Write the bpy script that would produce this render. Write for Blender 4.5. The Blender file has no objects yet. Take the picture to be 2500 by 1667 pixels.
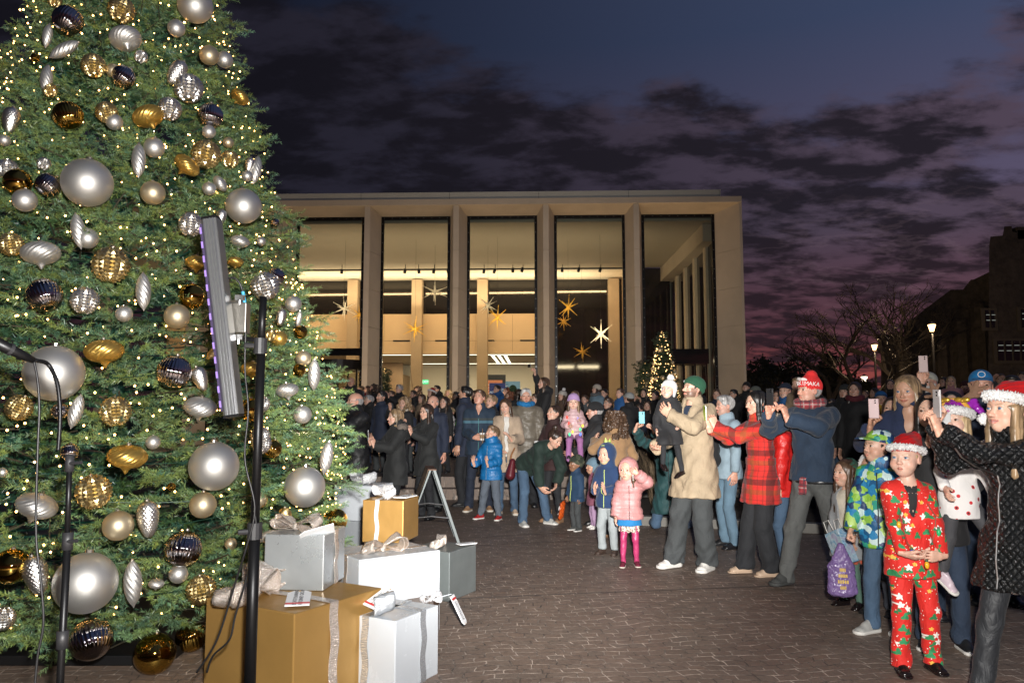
import bpy, bmesh, math, random
import numpy as np
from mathutils import Vector, Matrix
R=math.radians
rng=random.Random(7); nr=np.random.default_rng(7)
scene=bpy.context.scene
COL=scene.collection
# ---------------------------------------------------------------- camera
PITCH=R(5.4); FPX=1875.; CH=1.45
cam=bpy.data.cameras.new('camera'); camo=bpy.data.objects.new('camera',cam); COL.objects.link(camo)
cam.sensor_width=36; cam.lens=27; cam.clip_end=2000; cam.clip_start=.05
camo.location=(0,0,CH); camo.rotation_euler=(R(90)+PITCH,0,0); scene.camera=camo
def ray(u,v):
    dx=(u-1250)/FPX; dz=(833.5-v)/FPX
    return np.array([dx,math.cos(PITCH)-dz*math.sin(PITCH),math.sin(PITCH)+dz*math.cos(PITCH)])
def gz(u,v,z=0.):
    r=ray(u,v); t=(z-CH)/r[2]; return np.array([0,0,CH])+r*t
def gy(u,v,Y):
    r=ray(u,v); return np.array([0,0,CH])+r*Y/r[1]
def lin(c):
    c=c/255.; return c/12.92 if c<=.04045 else ((c+.055)/1.055)**2.4
def S(r,g,b): return (lin(r),lin(g),lin(b),1.)
# ---------------------------------------------------------------- render
scene.view_settings.view_transform='Standard'; scene.view_settings.look='None'
scene.view_settings.exposure=0; scene.view_settings.gamma=1
# ---------------------------------------------------------------- world (dusk sky after sunset)
W=bpy.data.worlds.new('World'); scene.world=W; W.use_nodes=True
def build_world():
    nt=W.node_tree; N=nt.nodes; L=nt.links; N.clear()
    out=N.new('ShaderNodeOutputWorld'); bg=N.new('ShaderNodeBackground'); L.new(bg.outputs[0],out.inputs[0])
    tc=N.new('ShaderNodeTexCoord'); sp=N.new('ShaderNodeSeparateXYZ'); L.new(tc.outputs['Generated'],sp.inputs[0])
    def M(op,a,b=None,c=None,clamp=False):
        m=N.new('ShaderNodeMath'); m.operation=op; m.use_clamp=clamp
        for i,x in enumerate((a,b,c)):
            if x is None: continue
            if isinstance(x,(int,float)): m.inputs[i].default_value=x
            else: L.new(x,m.inputs[i])
        return m.outputs[0]
    def MR(x,a,b,c=0,d=1,t='SMOOTHSTEP'):
        m=N.new('ShaderNodeMapRange'); m.interpolation_type=t; L.new(x,m.inputs[0])
        for i,k in enumerate((a,b,c,d)): m.inputs[i+1].default_value=k
        return m.outputs[0]
    def MIX(f,a,b,mode='MIX'):
        m=N.new('ShaderNodeMix'); m.data_type='RGBA'; m.blend_type=mode
        if isinstance(f,(int,float)): m.inputs[0].default_value=f
        else: L.new(f,m.inputs[0])
        for i,x in ((6,a),(7,b)):
            if isinstance(x,tuple): m.inputs[i].default_value=x
            else: L.new(x,m.inputs[i])
        return m.outputs[2]
    x,y,z=sp.outputs
    az=M('ARCTAN2',x,M('ABSOLUTE',y)); 
    hor=M('SQRT',M('ADD',M('MULTIPLY',x,x),M('MULTIPLY',y,y)))
    el=M('ARCTAN2',z,hor)
    # plane projection of a cloud layer, noise sampled where the view ray meets it
    den=M('ADD',M('MAXIMUM',z,-.01),.20)
    cv=N.new('ShaderNodeCombineXYZ'); L.new(M('DIVIDE',x,den),cv.inputs[0]); L.new(M('DIVIDE',y,den),cv.inputs[1])
    def noise(sc,det,rough,dist,off):
        mp=N.new('ShaderNodeMapping'); L.new(cv.outputs[0],mp.inputs[0]); mp.inputs['Location'].default_value=off
        mp.inputs['Rotation'].default_value=(0,0,R(28)); mp.inputs['Scale'].default_value=(1.,1.5,1)
        n=N.new('ShaderNodeTexNoise'); L.new(mp.outputs[0],n.inputs['Vector']); n.inputs['Scale'].default_value=sc
        n.inputs['Detail'].default_value=det; n.inputs['Roughness'].default_value=rough; n.inputs['Distortion'].default_value=dist
        return n.outputs[0]
    n1=noise(2.4,9,.60,.15,(3.1,.7,0)); n2=noise(5.2,9,.58,.15,(9.3,4.1,0)); n3=noise(1.3,4,.5,.3,(1.3,2.2,0))
    # clear wedge above a falling line; cloud deck under it
    line=M('SUBTRACT',.465,M('MULTIPLY',M('ADD',az,.133),.26))
    under=MR(M('SUBTRACT',line,el),-.06,.07,-.26,.24,'LINEAR')
    bx=M('DIVIDE',M('SUBTRACT',az,.56),.20); by=M('DIVIDE',M('SUBTRACT',el,.35),.06)
    blob=M('MULTIPLY',M('EXPONENT',M('MULTIPLY',M('ADD',M('MULTIPLY',bx,bx),M('MULTIPLY',by,by)),-1.)),.34)
    cx=M('DIVIDE',M('SUBTRACT',az,.36),.14); cy=M('DIVIDE',M('SUBTRACT',el,.265),.045)
    gap=M('MULTIPLY',M('EXPONENT',M('MULTIPLY',M('ADD',M('MULTIPLY',cx,cx),M('MULTIPLY',cy,cy)),-1.)),-.14)
    dens=M('ADD',M('ADD',M('ADD',M('MULTIPLY',n1,.95),M('MULTIPLY',n3,.15)),under),M('ADD',blob,gap))
    cov=MR(dens,.47,.63)
    # sky colours
    clear=MIX(MR(az,-.35,.62,0,1,'LINEAR'),S(19,23,37),S(62,73,102))
    clear=MIX(MR(el,.46,.20,0,.9,'LINEAR'),clear,MIX(MR(az,-.2,.5,0,1,'LINEAR'),S(50,44,62),S(96,82,104)))
    cl_dark=MIX(MR(az,-.3,.45,0,1,'LINEAR'),S(21,20,27),S(36,32,40))
    cl_low=MIX(MR(az,-.1,.4,0,1,'LINEAR'),S(34,26,33),S(48,32,38))
    cloud=MIX(MR(el,.24,.08,0,1,'LINEAR'),cl_dark,cl_low)
    # thin edges lit from below the horizon
    edge=M('MULTIPLY',MR(n2,.42,.62),MR(az,-.35,.5,.45,1.,'LINEAR'))
    edgec=MIX(MR(el,.22,.06,0,1,'LINEAR'),MIX(MR(az,-.1,.5,0,1,'LINEAR'),S(54,52,68),S(94,80,98)),S(112,62,68))
    cloud=MIX(M('MULTIPLY',edge,.66),cloud,edgec)
    rim=MR(M('ABSOLUTE',M('SUBTRACT',n1,.535)),.0,.03,1,0)
    rim=M('MULTIPLY',M('MULTIPLY',rim,MR(az,.1,.5)),M('MULTIPLY',MR(el,.07,.15),MR(el,.3,.2)))
    cloud=MIX(M('MULTIPLY',rim,.05),cloud,S(170,142,152))
    col=MIX(cov,clear,cloud)
    g=M('MULTIPLY',MR(el,.10,.015),M('MULTIPLY',MR(az,.0,.28),MR(az,.75,.42)))
    col=MIX(M('MULTIPLY',g,M('MULTIPLY',MR(n2,.44,.62),.8)),col,S(165,78,68))
    col=MIX(MR(el,.0,-.05),col,S(12,11,14))
    L.new(col,bg.inputs[0]); bg.inputs[1].default_value=1.
build_world()
# ---------------------------------------------------------------- the photographer's flash
fl=bpy.data.lights.new('camera_flash','POINT'); fl.energy=1430; fl.color=(1,.97,.93); fl.shadow_soft_size=.05
flo=bpy.data.objects.new('camera_flash',fl); flo.location=(.11,-.03,1.66); COL.objects.link(flo)
# added fill spot at the flash position, lifts the crowd further back
fs_=bpy.data.lights.new('crowd_fill_spot','SPOT'); fs_.energy=5000; fs_.color=(1,.97,.93); fs_.shadow_soft_size=.06; fs_.spot_size=R(46); fs_.spot_blend=1.
fso=bpy.data.objects.new('crowd_fill_spot',fs_); fso.location=(.11,-.03,1.66); fso.rotation_euler=Vector((.35,12,-.15)).to_track_quat('-Z','Y').to_euler(); COL.objects.link(fso)
# ---------------------------------------------------------------- helpers: objects
def link(o): COL.objects.link(o); return o
def tag(o,label=None,cat=None,group=None,kind=None):
    if label: o['label']=label
    if cat: o['category']=cat
    if group: o['group']=group
    if kind: o['kind']=kind
    return o
def thing(name,label,cat,loc=(0,0,0),rz=0,group=None):
    o=bpy.data.objects.new(name,None); link(o); o.empty_display_size=.1
    o.location=loc; o.rotation_euler=(0,0,rz); return tag(o,label,cat,group)
def mesh_np(name,V,F,mat=None,parent=None,smooth=False,cols=None,world=False,mats=None,mi=None):
    me=bpy.data.meshes.new(name); V=np.asarray(V,np.float32); 
    if isinstance(F,np.ndarray):
        n=F.shape[1]; me.vertices.add(len(V)); me.vertices.foreach_set('co',V.ravel())
        me.loops.add(F.size); me.loops.foreach_set('vertex_index',F.astype(np.int32).ravel())
        me.polygons.add(len(F)); me.polygons.foreach_set('loop_start',np.arange(0,F.size,n,dtype=np.int32))
        me.update(calc_edges=True)
    else: me.from_pydata(V.tolist(),[],F); me.update()
    if smooth: me.polygons.foreach_set('use_smooth',np.ones(len(me.polygons),bool))
    if cols is not None:
        ca=me.color_attributes.new('Col','FLOAT_COLOR','POINT'); c=np.ones((len(V),4),np.float32); c[:,:3]=cols[:,:3]; ca.data.foreach_set('color',c.ravel())
    for m in (mats or ([mat] if mat else [])): me.materials.append(m)
    if mi is not None: me.polygons.foreach_set('material_index',mi)
    o=bpy.data.objects.new(name,me); link(o)
    if parent: o.parent=parent
    return o
class MB:
    def __init__(s): s.V=[]; s.F=[]
    def add(s,V,F):
        b=len(s.V); s.V+= [tuple(map(float,v)) for v in V]; s.F+=[tuple(i+b for i in f) for f in F]; return s
    def box(s,a,b,M=None):
        x0,y0,z0=a; x1,y1,z1=b
        V=[(x0,y0,z0),(x1,y0,z0),(x1,y1,z0),(x0,y1,z0),(x0,y0,z1),(x1,y0,z1),(x1,y1,z1),(x0,y1,z1)]
        if M: V=[M@Vector(v) for v in V]
        return s.add(V,[(0,3,2,1),(4,5,6,7),(0,1,5,4),(1,2,6,5),(2,3,7,6),(3,0,4,7)])
    def hexa(s,V): return s.add(V,[(0,3,2,1),(4,5,6,7),(0,1,5,4),(1,2,6,5),(2,3,7,6),(3,0,4,7)])
    def prism(s,pts,z0,z1,M=None):
        n=len(pts); V=[(x,y,z0) for x,y in pts]+[(x,y,z1) for x,y in pts]
        if M: V=[M@Vector(v) for v in V]
        return s.add(V,[tuple(reversed(range(n))),tuple(range(n,2*n))]+[(i,(i+1)%n,(i+1)%n+n,i+n) for i in range(n)])
    def tube(s,P,r,n=8,cap=True):
        P=[Vector(p) for p in P]; k=len(P); rs=r if hasattr(r,'__len__') else [r]*k
        up=Vector((0,0,1)); V=[]; pa=None
        for i in range(k):
            t=(P[min(i+1,k-1)]-P[max(i-1,0)]).normalized()
            if pa is None:
                pa=t.cross(up); 
                if pa.length<1e-3: pa=t.cross(Vector((1,0,0)))
            pa=(pa-t*pa.dot(t)).normalized(); b=t.cross(pa)
            for j in range(n):
                q=2*math.pi*j/n; V.append(P[i]+(pa*math.cos(q)+b*math.sin(q))*rs[i])
        F=[(i*n+j,i*n+(j+1)%n,(i+1)*n+(j+1)%n,(i+1)*n+j) for i in range(k-1) for j in range(n)]
        if cap: F+=[tuple(reversed(range(n))),tuple(range((k-1)*n,k*n))]
        return s.add(V,F)
    def sphere(s,c,r,nu=12,nv=8):
        r3=r if hasattr(r,'__len__') else (r,r,r); V=[];F=[]
        for i in range(nv+1):
            th=math.pi*i/nv
            for j in range(nu):
                ph=2*math.pi*j/nu; V.append((c[0]+r3[0]*math.sin(th)*math.cos(ph),c[1]+r3[1]*math.sin(th)*math.sin(ph),c[2]+r3[2]*math.cos(th)))
        for i in range(nv):
            for j in range(nu):
                a=i*nu+j; b=i*nu+(j+1)%nu; F.append((a,a+nu,b+nu,b) if 0<i<nv-1 else ((a,a+nu,b+nu) if i==0 else (a,a+nu,b)))
        return s.add(V,F)
    def build(s,name,mat=None,parent=None,smooth=False,bevel=0,seg=2):
        me=bpy.data.meshes.new(name); me.from_pydata(s.V,[],s.F); me.update()
        if bevel:
            bm=bmesh.new(); bm.from_mesh(me); bmesh.ops.bevel(bm,geom=[e for e in bm.edges],offset=bevel,segments=seg,affect='EDGES',profile=.5); bm.to_mesh(me); bm.free()
        if mat: me.materials.append(mat)
        if smooth: me.polygons.foreach_set('use_smooth',np.ones(len(me.polygons),bool))
        o=bpy.data.objects.new(name,me); link(o)
        if parent: o.parent=parent
        return o
def copytree(o,parent=None):
    c=o.copy(); link(c)
    if parent: c.parent=parent; c.matrix_parent_inverse=o.matrix_parent_inverse
    for ch in list(o.children): copytree(ch,c)
    return c
# ---------------------------------------------------------------- helpers: materials
MATS={}
class NT:
    def __init__(s,m): s.t=m.node_tree; s.N=s.t.nodes; s.L=s.t.links; s.b=s.N['Principled BSDF']
    def n(s,t,**k):
        x=s.N.new(t)
        for a,b in k.items():
            if a.startswith('_'): x.inputs[a[1:].replace('_',' ')].default_value=b
            else: setattr(x,a,b)
        return x
    def l(s,a,b): s.L.new(a,b)
    def coords(s,scale=(1,1,1),which='Object',rot=(0,0,0)):
        tc=s.n('ShaderNodeTexCoord'); mp=s.n('ShaderNodeMapping'); mp.inputs['Scale'].default_value=scale; mp.inputs['Rotation'].default_value=rot
        s.l(tc.outputs[which],mp.inputs[0]); return mp.outputs[0]
    def noise(s,sc,det=4,rough=.55,vec=None,dist=0):
        n=s.n('ShaderNodeTexNoise'); n.inputs['Scale'].default_value=sc; n.inputs['Detail'].default_value=det; n.inputs['Roughness'].default_value=rough; n.inputs['Distortion'].default_value=dist
        s.l(vec if vec is not None else s.coords(),n.inputs['Vector']); return n.outputs[0]
    def ramp(s,f,stops,interp='LINEAR'):
        r=s.n('ShaderNodeValToRGB'); r.color_ramp.interpolation=interp; e=r.color_ramp.elements
        while len(e)<len(stops): e.new(.5)
        for i,(p,c) in enumerate(stops): e[i].position=p; e[i].color=c if hasattr(c,'__len__') else (c,c,c,1)
        s.l(f,r.inputs[0]); return r.outputs[0]
    def mix(s,f,a,b,mode='MIX'):
        m=s.n('ShaderNodeMix',data_type='RGBA',blend_type=mode)
        for i,x in ((0,f),(6,a),(7,b)):
            if isinstance(x,(int,float,tuple)): m.inputs[i].default_value=x
            else: s.l(x,m.inputs[i])
        return m.outputs[2]
    def math(s,op,a,b=0.,clamp=False):
        m=s.n('ShaderNodeMath',operation=op,use_clamp=clamp)
        for i,x in enumerate((a,b)):
            if isinstance(x,(int,float)): m.inputs[i].default_value=x
            else: s.l(x,m.inputs[i])
        return m.outputs[0]
    def bump(s,h,st=.3,d=.01,prev=None):
        b=s.n('ShaderNodeBump'); b.inputs['Strength'].default_value=st; b.inputs['Distance'].default_value=d
        s.l(h,b.inputs['Height']); 
        if prev is not None: s.l(prev,b.inputs['Normal'])
        s.l(b.outputs[0],s.b.inputs['Normal']); return b.outputs[0]
def mat(name,col=(.5,.5,.5,1),rough=.6,metal=0.,fn=None,spec=None,**kw):
    if name in MATS: return MATS[name]
    m=bpy.data.materials.new(name); m.use_nodes=True; t=NT(m)
    if len(col)==3: col=(*col,1)
    t.b.inputs['Base Color'].default_value=col; t.b.inputs['Roughness'].default_value=rough; t.b.inputs['Metallic'].default_value=metal
    if spec is not None: t.b.inputs['Specular IOR Level'].default_value=spec
    for k,v in kw.items(): t.b.inputs[k.replace('_',' ')].default_value=v
    if fn: fn(t)
    MATS[name]=m; return m
def emis(name,col,st):
    if name in MATS: return MATS[name]
    m=mat(name,(0.02,.02,.02,1),.5); b=m.node_tree.nodes['Principled BSDF']; b.inputs['Emission Color'].default_value=col; b.inputs['Emission Strength'].default_value=st; return m
def vary(c,amt=.25,sc=3.,bs=.25,bd=.004,bsc=60,rr=None,vec=None):
    def fn(t):
        v=t.coords(); n=t.noise(sc,5,.6,v)
        t.l(t.ramp(n,[(.25,tuple(x*(1-amt) for x in c[:3])+(1,)),(.75,tuple(min(1,x*(1+amt)) for x in c[:3])+(1,))]),t.b.inputs['Base Color'])
        if bs: t.bump(t.noise(bsc,4,.6,v),bs,bd)
        if rr: t.l(t.ramp(n,[(.3,rr[0]),(.7,rr[1])]),t.b.inputs['Roughness'])
    return fn
def glass_mat(name,tint=(.86,.9,.88,1),refl=.08):
    if name in MATS: return MATS[name]
    m=bpy.data.materials.new(name); m.use_nodes=True; N=m.node_tree.nodes; L=m.node_tree.links; N.clear()
    o=N.new('ShaderNodeOutputMaterial'); mx=N.new('ShaderNodeMixShader'); tr=N.new('ShaderNodeBsdfTransparent'); gl=N.new('ShaderNodeBsdfGlossy'); fr=N.new('ShaderNodeFresnel')
    tr.inputs[0].default_value=tint; gl.inputs['Roughness'].default_value=.02; fr.inputs[0].default_value=1.5
    L.new(fr.outputs[0],mx.inputs[0]); L.new(tr.outputs[0],mx.inputs[1]); L.new(gl.outputs[0],mx.inputs[2]); L.new(mx.outputs[0],o.inputs[0]); MATS[name]=m; return m
black=mat('black_metal',(.012,.012,.013),.4,.6)
darkmetal=mat('dark_metal',(.03,.03,.032),.45,.8)
steel=mat('steel',(.5,.5,.5),.3,1.)
# ================================================================ GROUND
def brick_fn(t):
    v=t.coords(); 
    nz=t.n('ShaderNodeTexNoise'); nz.inputs['Scale'].default_value=5.5; nz.inputs['Detail'].default_value=2; t.l(v,nz.inputs['Vector'])
    nz2=t.n('ShaderNodeTexNoise'); nz2.inputs['Scale'].default_value=.9; nz2.inputs['Detail'].default_value=2; t.l(v,nz2.inputs['Vector'])
    def off(vec,noise,k):
        s=t.n('ShaderNodeVectorMath',operation='SUBTRACT'); t.l(noise.outputs['Color'],s.inputs[0]); s.inputs[1].default_value=(.5,.5,.5)
        m=t.n('ShaderNodeVectorMath',operation='SCALE'); m.inputs['Scale'].default_value=k; t.l(s.outputs[0],m.inputs[0])
        a=t.n('ShaderNodeVectorMath',operation='ADD'); t.l(vec,a.inputs[0]); t.l(m.outputs[0],a.inputs[1]); return a.outputs[0]
    vv=off(off(v,nz,.075),nz2,.35)
    mp=t.n('ShaderNodeMapping'); mp.inputs['Rotation'].default_value=(0,0,R(-7)); t.l(vv,mp.inputs[0])
    b=t.n('ShaderNodeTexBrick',offset=.5,squash=1.35,squash_frequency=3); t.l(mp.outputs[0],b.inputs['Vector'])
    for k,x in (('Scale',1.),('Brick Width',.108),('Row Height',.084),('Mortar Size',.0046),('Mortar Smooth',.25),('Bias',0.)): b.inputs[k].default_value=x
    b.inputs['Color1'].default_value=(0,0,0,1); b.inputs['Color2'].default_value=(1,1,1,1)
    n=t.noise(1.3,6,.65,v); n2=t.noise(38,5,.7,v)
    br=t.ramp(b.outputs['Color'],[(0.,(0.126,0.083,0.061,1)),(.45,(0.185,0.117,0.083,1)),(.75,(0.164,0.129,0.102,1)),(1.,(0.252,0.151,0.102,1))])
    br=t.mix(.55,br,t.ramp(n,[(.3,(0.118,0.086,0.068,1)),(.7,(0.282,0.208,0.157,1))]))
    br=t.mix(.35,br,t.ramp(n2,[(.3,(0.060,0.046,0.036,1)),(.75,(0.415,0.315,0.249,1))]))
    n3=t.noise(7,4,.6,v)
    mort=t.ramp(n3,[(.42,(0.10,0.08,0.065,1)),(.64,(0.62,0.50,0.41,1))])
    t.l(t.mix(b.outputs['Fac'],br,mort),t.b.inputs['Base Color'])
    t.l(t.ramp(n2,[(.3,.42),(.7,.72)]),t.b.inputs['Roughness'])
    h=t.math('SUBTRACT',t.math('MULTIPLY',n2,.35),t.math('MULTIPLY',b.outputs['Fac'],1.))
    h=t.math('ADD',h,t.math('MULTIPLY',b.outputs['Color'],.4))
    t.bump(h,.75,.009)
brick=mat('brick_paving',fn=brick_fn)
asph=mat('asphalt',(.03,.03,.032),.85,fn=vary((.03,.03,.032),.3,4))
lawn=mat('dark_lawn',(.02,.03,.015),.9,fn=vary((.02,.03,.012),.4,2,.6,.02,30))
conc=mat('kerb_concrete',(.2,.19,.17),.8,fn=vary((.2,.19,.17),.25,4))
gm=MB(); gm.add([(-400,-60,-.012),(400,-60,-.012),(400,900,-.012),(-400,900,-.012)],[(0,1,2,3)]); tag(gm.build('ground',lawn),kind='structure')
gm=MB(); gm.add([(-22,-8,0),(12,-8,0),(12,27.2,0),(-22,27.2,0)],[(0,1,2,3)]); tag(gm.build('plaza_paving',brick),kind='structure')
tag(MB().box((-22,13.6,.002),(12,27.25,.36)).box((-22,13.25,.002),(12,13.598,.18)).build('terrace',brick),kind='structure')
gm=MB(); gm.add([(12,-8,-.004),(60,-8,-.004),(60,40,-.004),(12,40,-.004)],[(0,1,2,3)]); tag(gm.build('road',asph),kind='structure')
# pale granite bands across the brick, 4 mm proud
gband=mat('paving_band',(.1,.085,.075),.7,fn=vary((.095,.08,.072),.3,6))
for i,(p,q,w) in enumerate((((-0.9,6.15),(3.6,6.9),.022),((-1.5,8.35),(.7,9.0),.02),((-1.5,8.9),(.8,9.65),.02))):
    d=np.array(q)-np.array(p); n=np.array([-d[1],d[0]])/np.hypot(*d)*w/2
    m=MB(); m.add([(*(np.array(p)-n),.004),(*(np.array(q)-n),.004),(*(np.array(q)+n),.004),(*(np.array(p)+n),.004)],[(0,1,2,3)])
    tag(m.build('paving_joint',gband),kind='structure')
# planting bed with kerb behind the crowd on the right
mulch=mat('mulch',(.035,.022,.015),.95,fn=vary((.04,.026,.018),.6,9,1.,.03,35))
bed=[(1.35,10.4),(5.2,9.1),(8.5,11.),(8.5,13.1),(2.0,13.1)]
tag(MB().prism(bed,.004,.07).build('planting_bed',mulch),kind='structure')
kb=MB()
for i in range(len(bed)):
    a=Vector((*bed[i],0)); b=Vector((*bed[(i+1)%len(bed)],0)); d=(b-a).normalized(); n=Vector((-d.y,d.x,0))*.075
    kb.hexa([(*(a-n).xy,.004),(*(b-n).xy,.004),(*(b+n).xy,.004),(*(a+n).xy,.004),(*(a-n).xy,.12),(*(b-n).xy,.12),(*(b+n).xy,.12),(*(a+n).xy,.12)])
tag(kb.build('kerb',conc,bevel=0),kind='structure')
def grass_clump(x,y,h,n,label):
    g=np.random.default_rng(int(x*100)); V=[];F=[]
    for i in range(n):
        a=g.uniform(0,6.28); r=g.uniform(0,.28); b=np.array([x+r*math.cos(a),y+r*math.sin(a),.07]); lean=g.uniform(.15,.6)*h; a2=a+g.normal(0,.5); hh=h*g.uniform(.6,1)
        w=np.array([-math.sin(a2),math.cos(a2),0])*.006
        m=b+np.array([math.cos(a2)*lean*.35,math.sin(a2)*lean*.35,hh*.6]); e=b+np.array([math.cos(a2)*lean,math.sin(a2)*lean,hh]); k=len(V)
        V+=[b-w,b+w,m+w,m-w,e]; F+=[(k,k+1,k+2,k+3),(k+3,k+2,k+4)]
    o=mesh_np('ornamental_grass',V,F,mat('dry_grass',(.16,.115,.07),.7,fn=vary((.16,.115,.07),.4,20,0)))
    return tag(o,label,'plant')
grass_clump(2.35,11.6,1.25,700,'tall clump of dry brown ornamental grass behind the kneeling person')
grass_clump(2.9,12.4,1.1,500,'dry grass clump behind the man in the beige coat')
# ================================================================ LOBBY BUILDING
AF=R(2)
fd=np.array([math.cos(AF),-math.sin(AF)]); fn_=np.array([-math.sin(AF),-math.cos(AF)])  # along, outward
D0=28.3
FM=Matrix(((fd[0],-fn_[0],0,0),(fd[1],-fn_[1],0,D0),(0,0,1,0),(0,0,0,1)))   # local (s, depth inwards, z)
bld=thing('lobby_building','modern stone and glass lobby building with tall window bays, lit warm from inside','building',(0,0,0))
bld.matrix_world=FM
stone=mat('lobby_stone',(.50,.42,.33),.85,fn=vary((.50,.42,.33),.10,1.2,.25,.004,90))
stone2=mat('roof_metal',(.42,.42,.38),.7,fn=vary((.42,.42,.38),.08,.7,0))
def bpart(m,name,mt,parent=None,bevel=0): return m.build(name,mt,parent or bld,bevel=bevel)
wins=[(-17.9,-15.3),(-14.65,-12.05),(-11.4,-8.8),(-8.15,-5.57),(-4.93,-2.32),(-1.68,.94),(1.58,4.21),(4.83,7.53)]
gaps=[-18.2]+[(wins[i][1]+wins[i+1][0])/2 for i in range(7)]
HW=8.86; ZS=9.02
# splayed fins, stacked panels with open joints
jz=[0,.45,1.83,3.21,4.59,5.97,7.35,ZS]
for i,g in enumerate(gaps[1:]):
    a=wins[i][1]; b=wins[i+1][0]; m=MB()
    for z0,z1 in zip(jz[:-1],jz[1:]):
        m.prism([(a,-.0),(g-.1,-1.),(g+.1,-1.),(b,-.0),(b,.22),(a,.22)],z0+.006,z1-.006)
    m.prism([(a+.03,.02),(g-.07,-.97),(g+.07,-.97),(b-.03,.02)],0.01,ZS-.01)
    bpart(m,'fin',stone)
# head soffits sloping up from window to the fascia
m=MB()
for i,(a,b) in enumerate(wins):
    g0=gaps[i]+.1 if i else a; g1=gaps[i+1]-.1 if i<7 else 8.2
    m.hexa([(a,.0,HW),(b,.0,HW),(g1,-1.,ZS),(g0,-1.,ZS),(a,.0,ZS+.1),(b,.0,ZS+.1),(g1,-1.,ZS+.1),(g0,-1.,ZS+.1)])
bpart(m,'soffit',mat('soffit_stone',(.45,.36,.26),.85,fn=vary((.45,.36,.26),.1,1.5,.2,.004,60)))
m=MB().box((-19,-1.06,ZS+.002),(8.28,.6,9.235)); bpart(m,'fascia',stone)
m=MB().box((-19,-1.0,9.24),(7.55,9,9.5)); 
bpart(m,'roof',stone2)
m=MB()
for k in range(9): m.box((-18.5+k*3.25,-1.004,9.245),(-18.49+k*3.25,-1.0,9.495))
bpart(m,'roof_joint',black)
# corner pier, splayed, with return
m=MB()
for z0,z1 in zip(jz[:-1],jz[1:]):
    m.prism([(7.53,0),(8.2,-1.),(8.29,-1.),(8.29,.5),(7.53,.5)],z0+.006,z1-.006)
m.prism([(7.56,.02),(8.2,-.96),(8.26,-.96),(8.26,.48),(7.56,.48)],.01,ZS-.01)
bpart(m,'corner_pier',stone)
# right side wall: ribs and dark glass seen through the last bay
m=MB()
for k in range(5): m.box((7.5,1.5+k*2.1,0),(8.1,1.95+k*2.1,8.2))
bpart(m,'side_fin',stone)
m=MB().hexa([(7.2,0.5,7.95),(8.15,.5,7.95),(8.15,13,7.95),(6.9,13,7.95),(7.2,.5,8.62),(8.15,.5,8.62),(8.15,13,8.62),(6.9,13,8.62)])
bpart(m,'side_beam',stone)
m=MB().box((7.6,.5,.36),(7.63,12.9,7.94)); bpart(m,'side_glazing',mat('dark_glass',(.012,.011,.012),.06))
# windows: frame + pane, each its own
fr_m=mat('window_frame',(.01,.01,.011),.35,.5)
for i,(a,b) in enumerate(wins):
    m=MB(); w=.1; z0=0; 
    m.box((a,-.03,z0),(a+w,.08,HW)); m.box((b-w,-.03,z0),(b,.08,HW)); m.box((a+w,-.03,HW-.12),(b-w,.08,HW))
    if i in (3,): m.box((a+w,-.03,3.62),(b-w,.08,3.78))
    f=m.build('window',fr_m,bld)
    m=MB(); g=(b-a)/8
    for k in range(9): m.box((a+.1+k*(b-a-.22)/8,-.036,HW-.068),(a+.12+k*(b-a-.22)/8,-.03,HW-.05))
    for k in range(24):
        for xx in (a+.04,b-.06): m.box((xx,-.036,.3+k*.36),(xx+.02,-.03,.32+k*.36))
    m.build('frame_bolts',steel,f)
    m=MB().box((a+w,.02,0.02),(b-w,.035,HW-.12)); m.build('pane',glass_mat('pane_glass'),f)
# interior
warmwall=mat('warm_wall',(.56,.42,.28),.7,fn=vary((.56,.42,.28),.07,.8,0))
ceilm=mat('lobby_ceiling',(.42,.37,.30),.85)
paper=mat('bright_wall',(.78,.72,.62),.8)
def ipart(m,n,mt,bevel=0): return m.build(n,mt,bld,bevel=bevel)
ipart(MB().box((-19,.3,0.0),(7.7,24,.36)),'floor',mat('lobby_floor',(.2,.17,.13),.25))
ipart(MB().box((-19,.1,8.64),(7.6,9.3,8.75)),'ceiling',ceilm)
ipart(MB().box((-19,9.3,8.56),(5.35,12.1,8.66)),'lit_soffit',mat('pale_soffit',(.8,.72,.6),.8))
ipart(MB().box((-19,9.24,8.58),(5.35,9.3,8.64)),'light_shelf',mat('shelf_dark',(.05,.045,.04),.6))
ipart(MB().box((5.35,9.3,0),(5.6,12.3,8.64)),'end_wall',warmwall)
ipart(MB().box((5.62,9.3,0),(7.44,9.36,8.6)),'dark_glass_wall',mat('dark_glass',(.012,.011,.012),.06))
ipart(MB().box((-19,12.12,6.75),(5.35,12.2,8.56)),'clerestory',mat('dark_glass',(.012,.011,.012),.06))
m=MB()
for k in range(8): m.box((-17.5+k*3.42,12.1,4.75),(-17.49+k*3.42+.0,12.102,6.7))
ipart(m,'panel_joints',black)
ipart(MB().box((-19,12.105,4.62),(5.35,12.35,6.75)),'upper_wall',warmwall)
m=MB()
for k in range(9): m.box((-18.0+k*2.25,12.09,5.28),(-17.1+k*2.25,12.104,5.36))
ipart(m,'air_slots',black)
ipart(MB().box((-19,12.098,5.315),(5.35,12.104,5.325)),'wall_reveal',black)
for x in (-12.2,-8.8,-5.4,-1.95,1.5,4.9):
    ipart(MB().box((x-.27,11.4,0),(x+.27,11.98,8.5)),'inner_column',mat('column_stone',(.36,.28,.2),.8,fn=vary((.36,.28,.2),.1,1,0)))
ipart(MB().box((-19,12.36,4.62),(5.35,22,4.72)),'gallery_ceiling',ceilm)
ipart(MB().box((-9.,21.5,0),(5.35,21.6,4.62)),'back_wall',paper)
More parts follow.
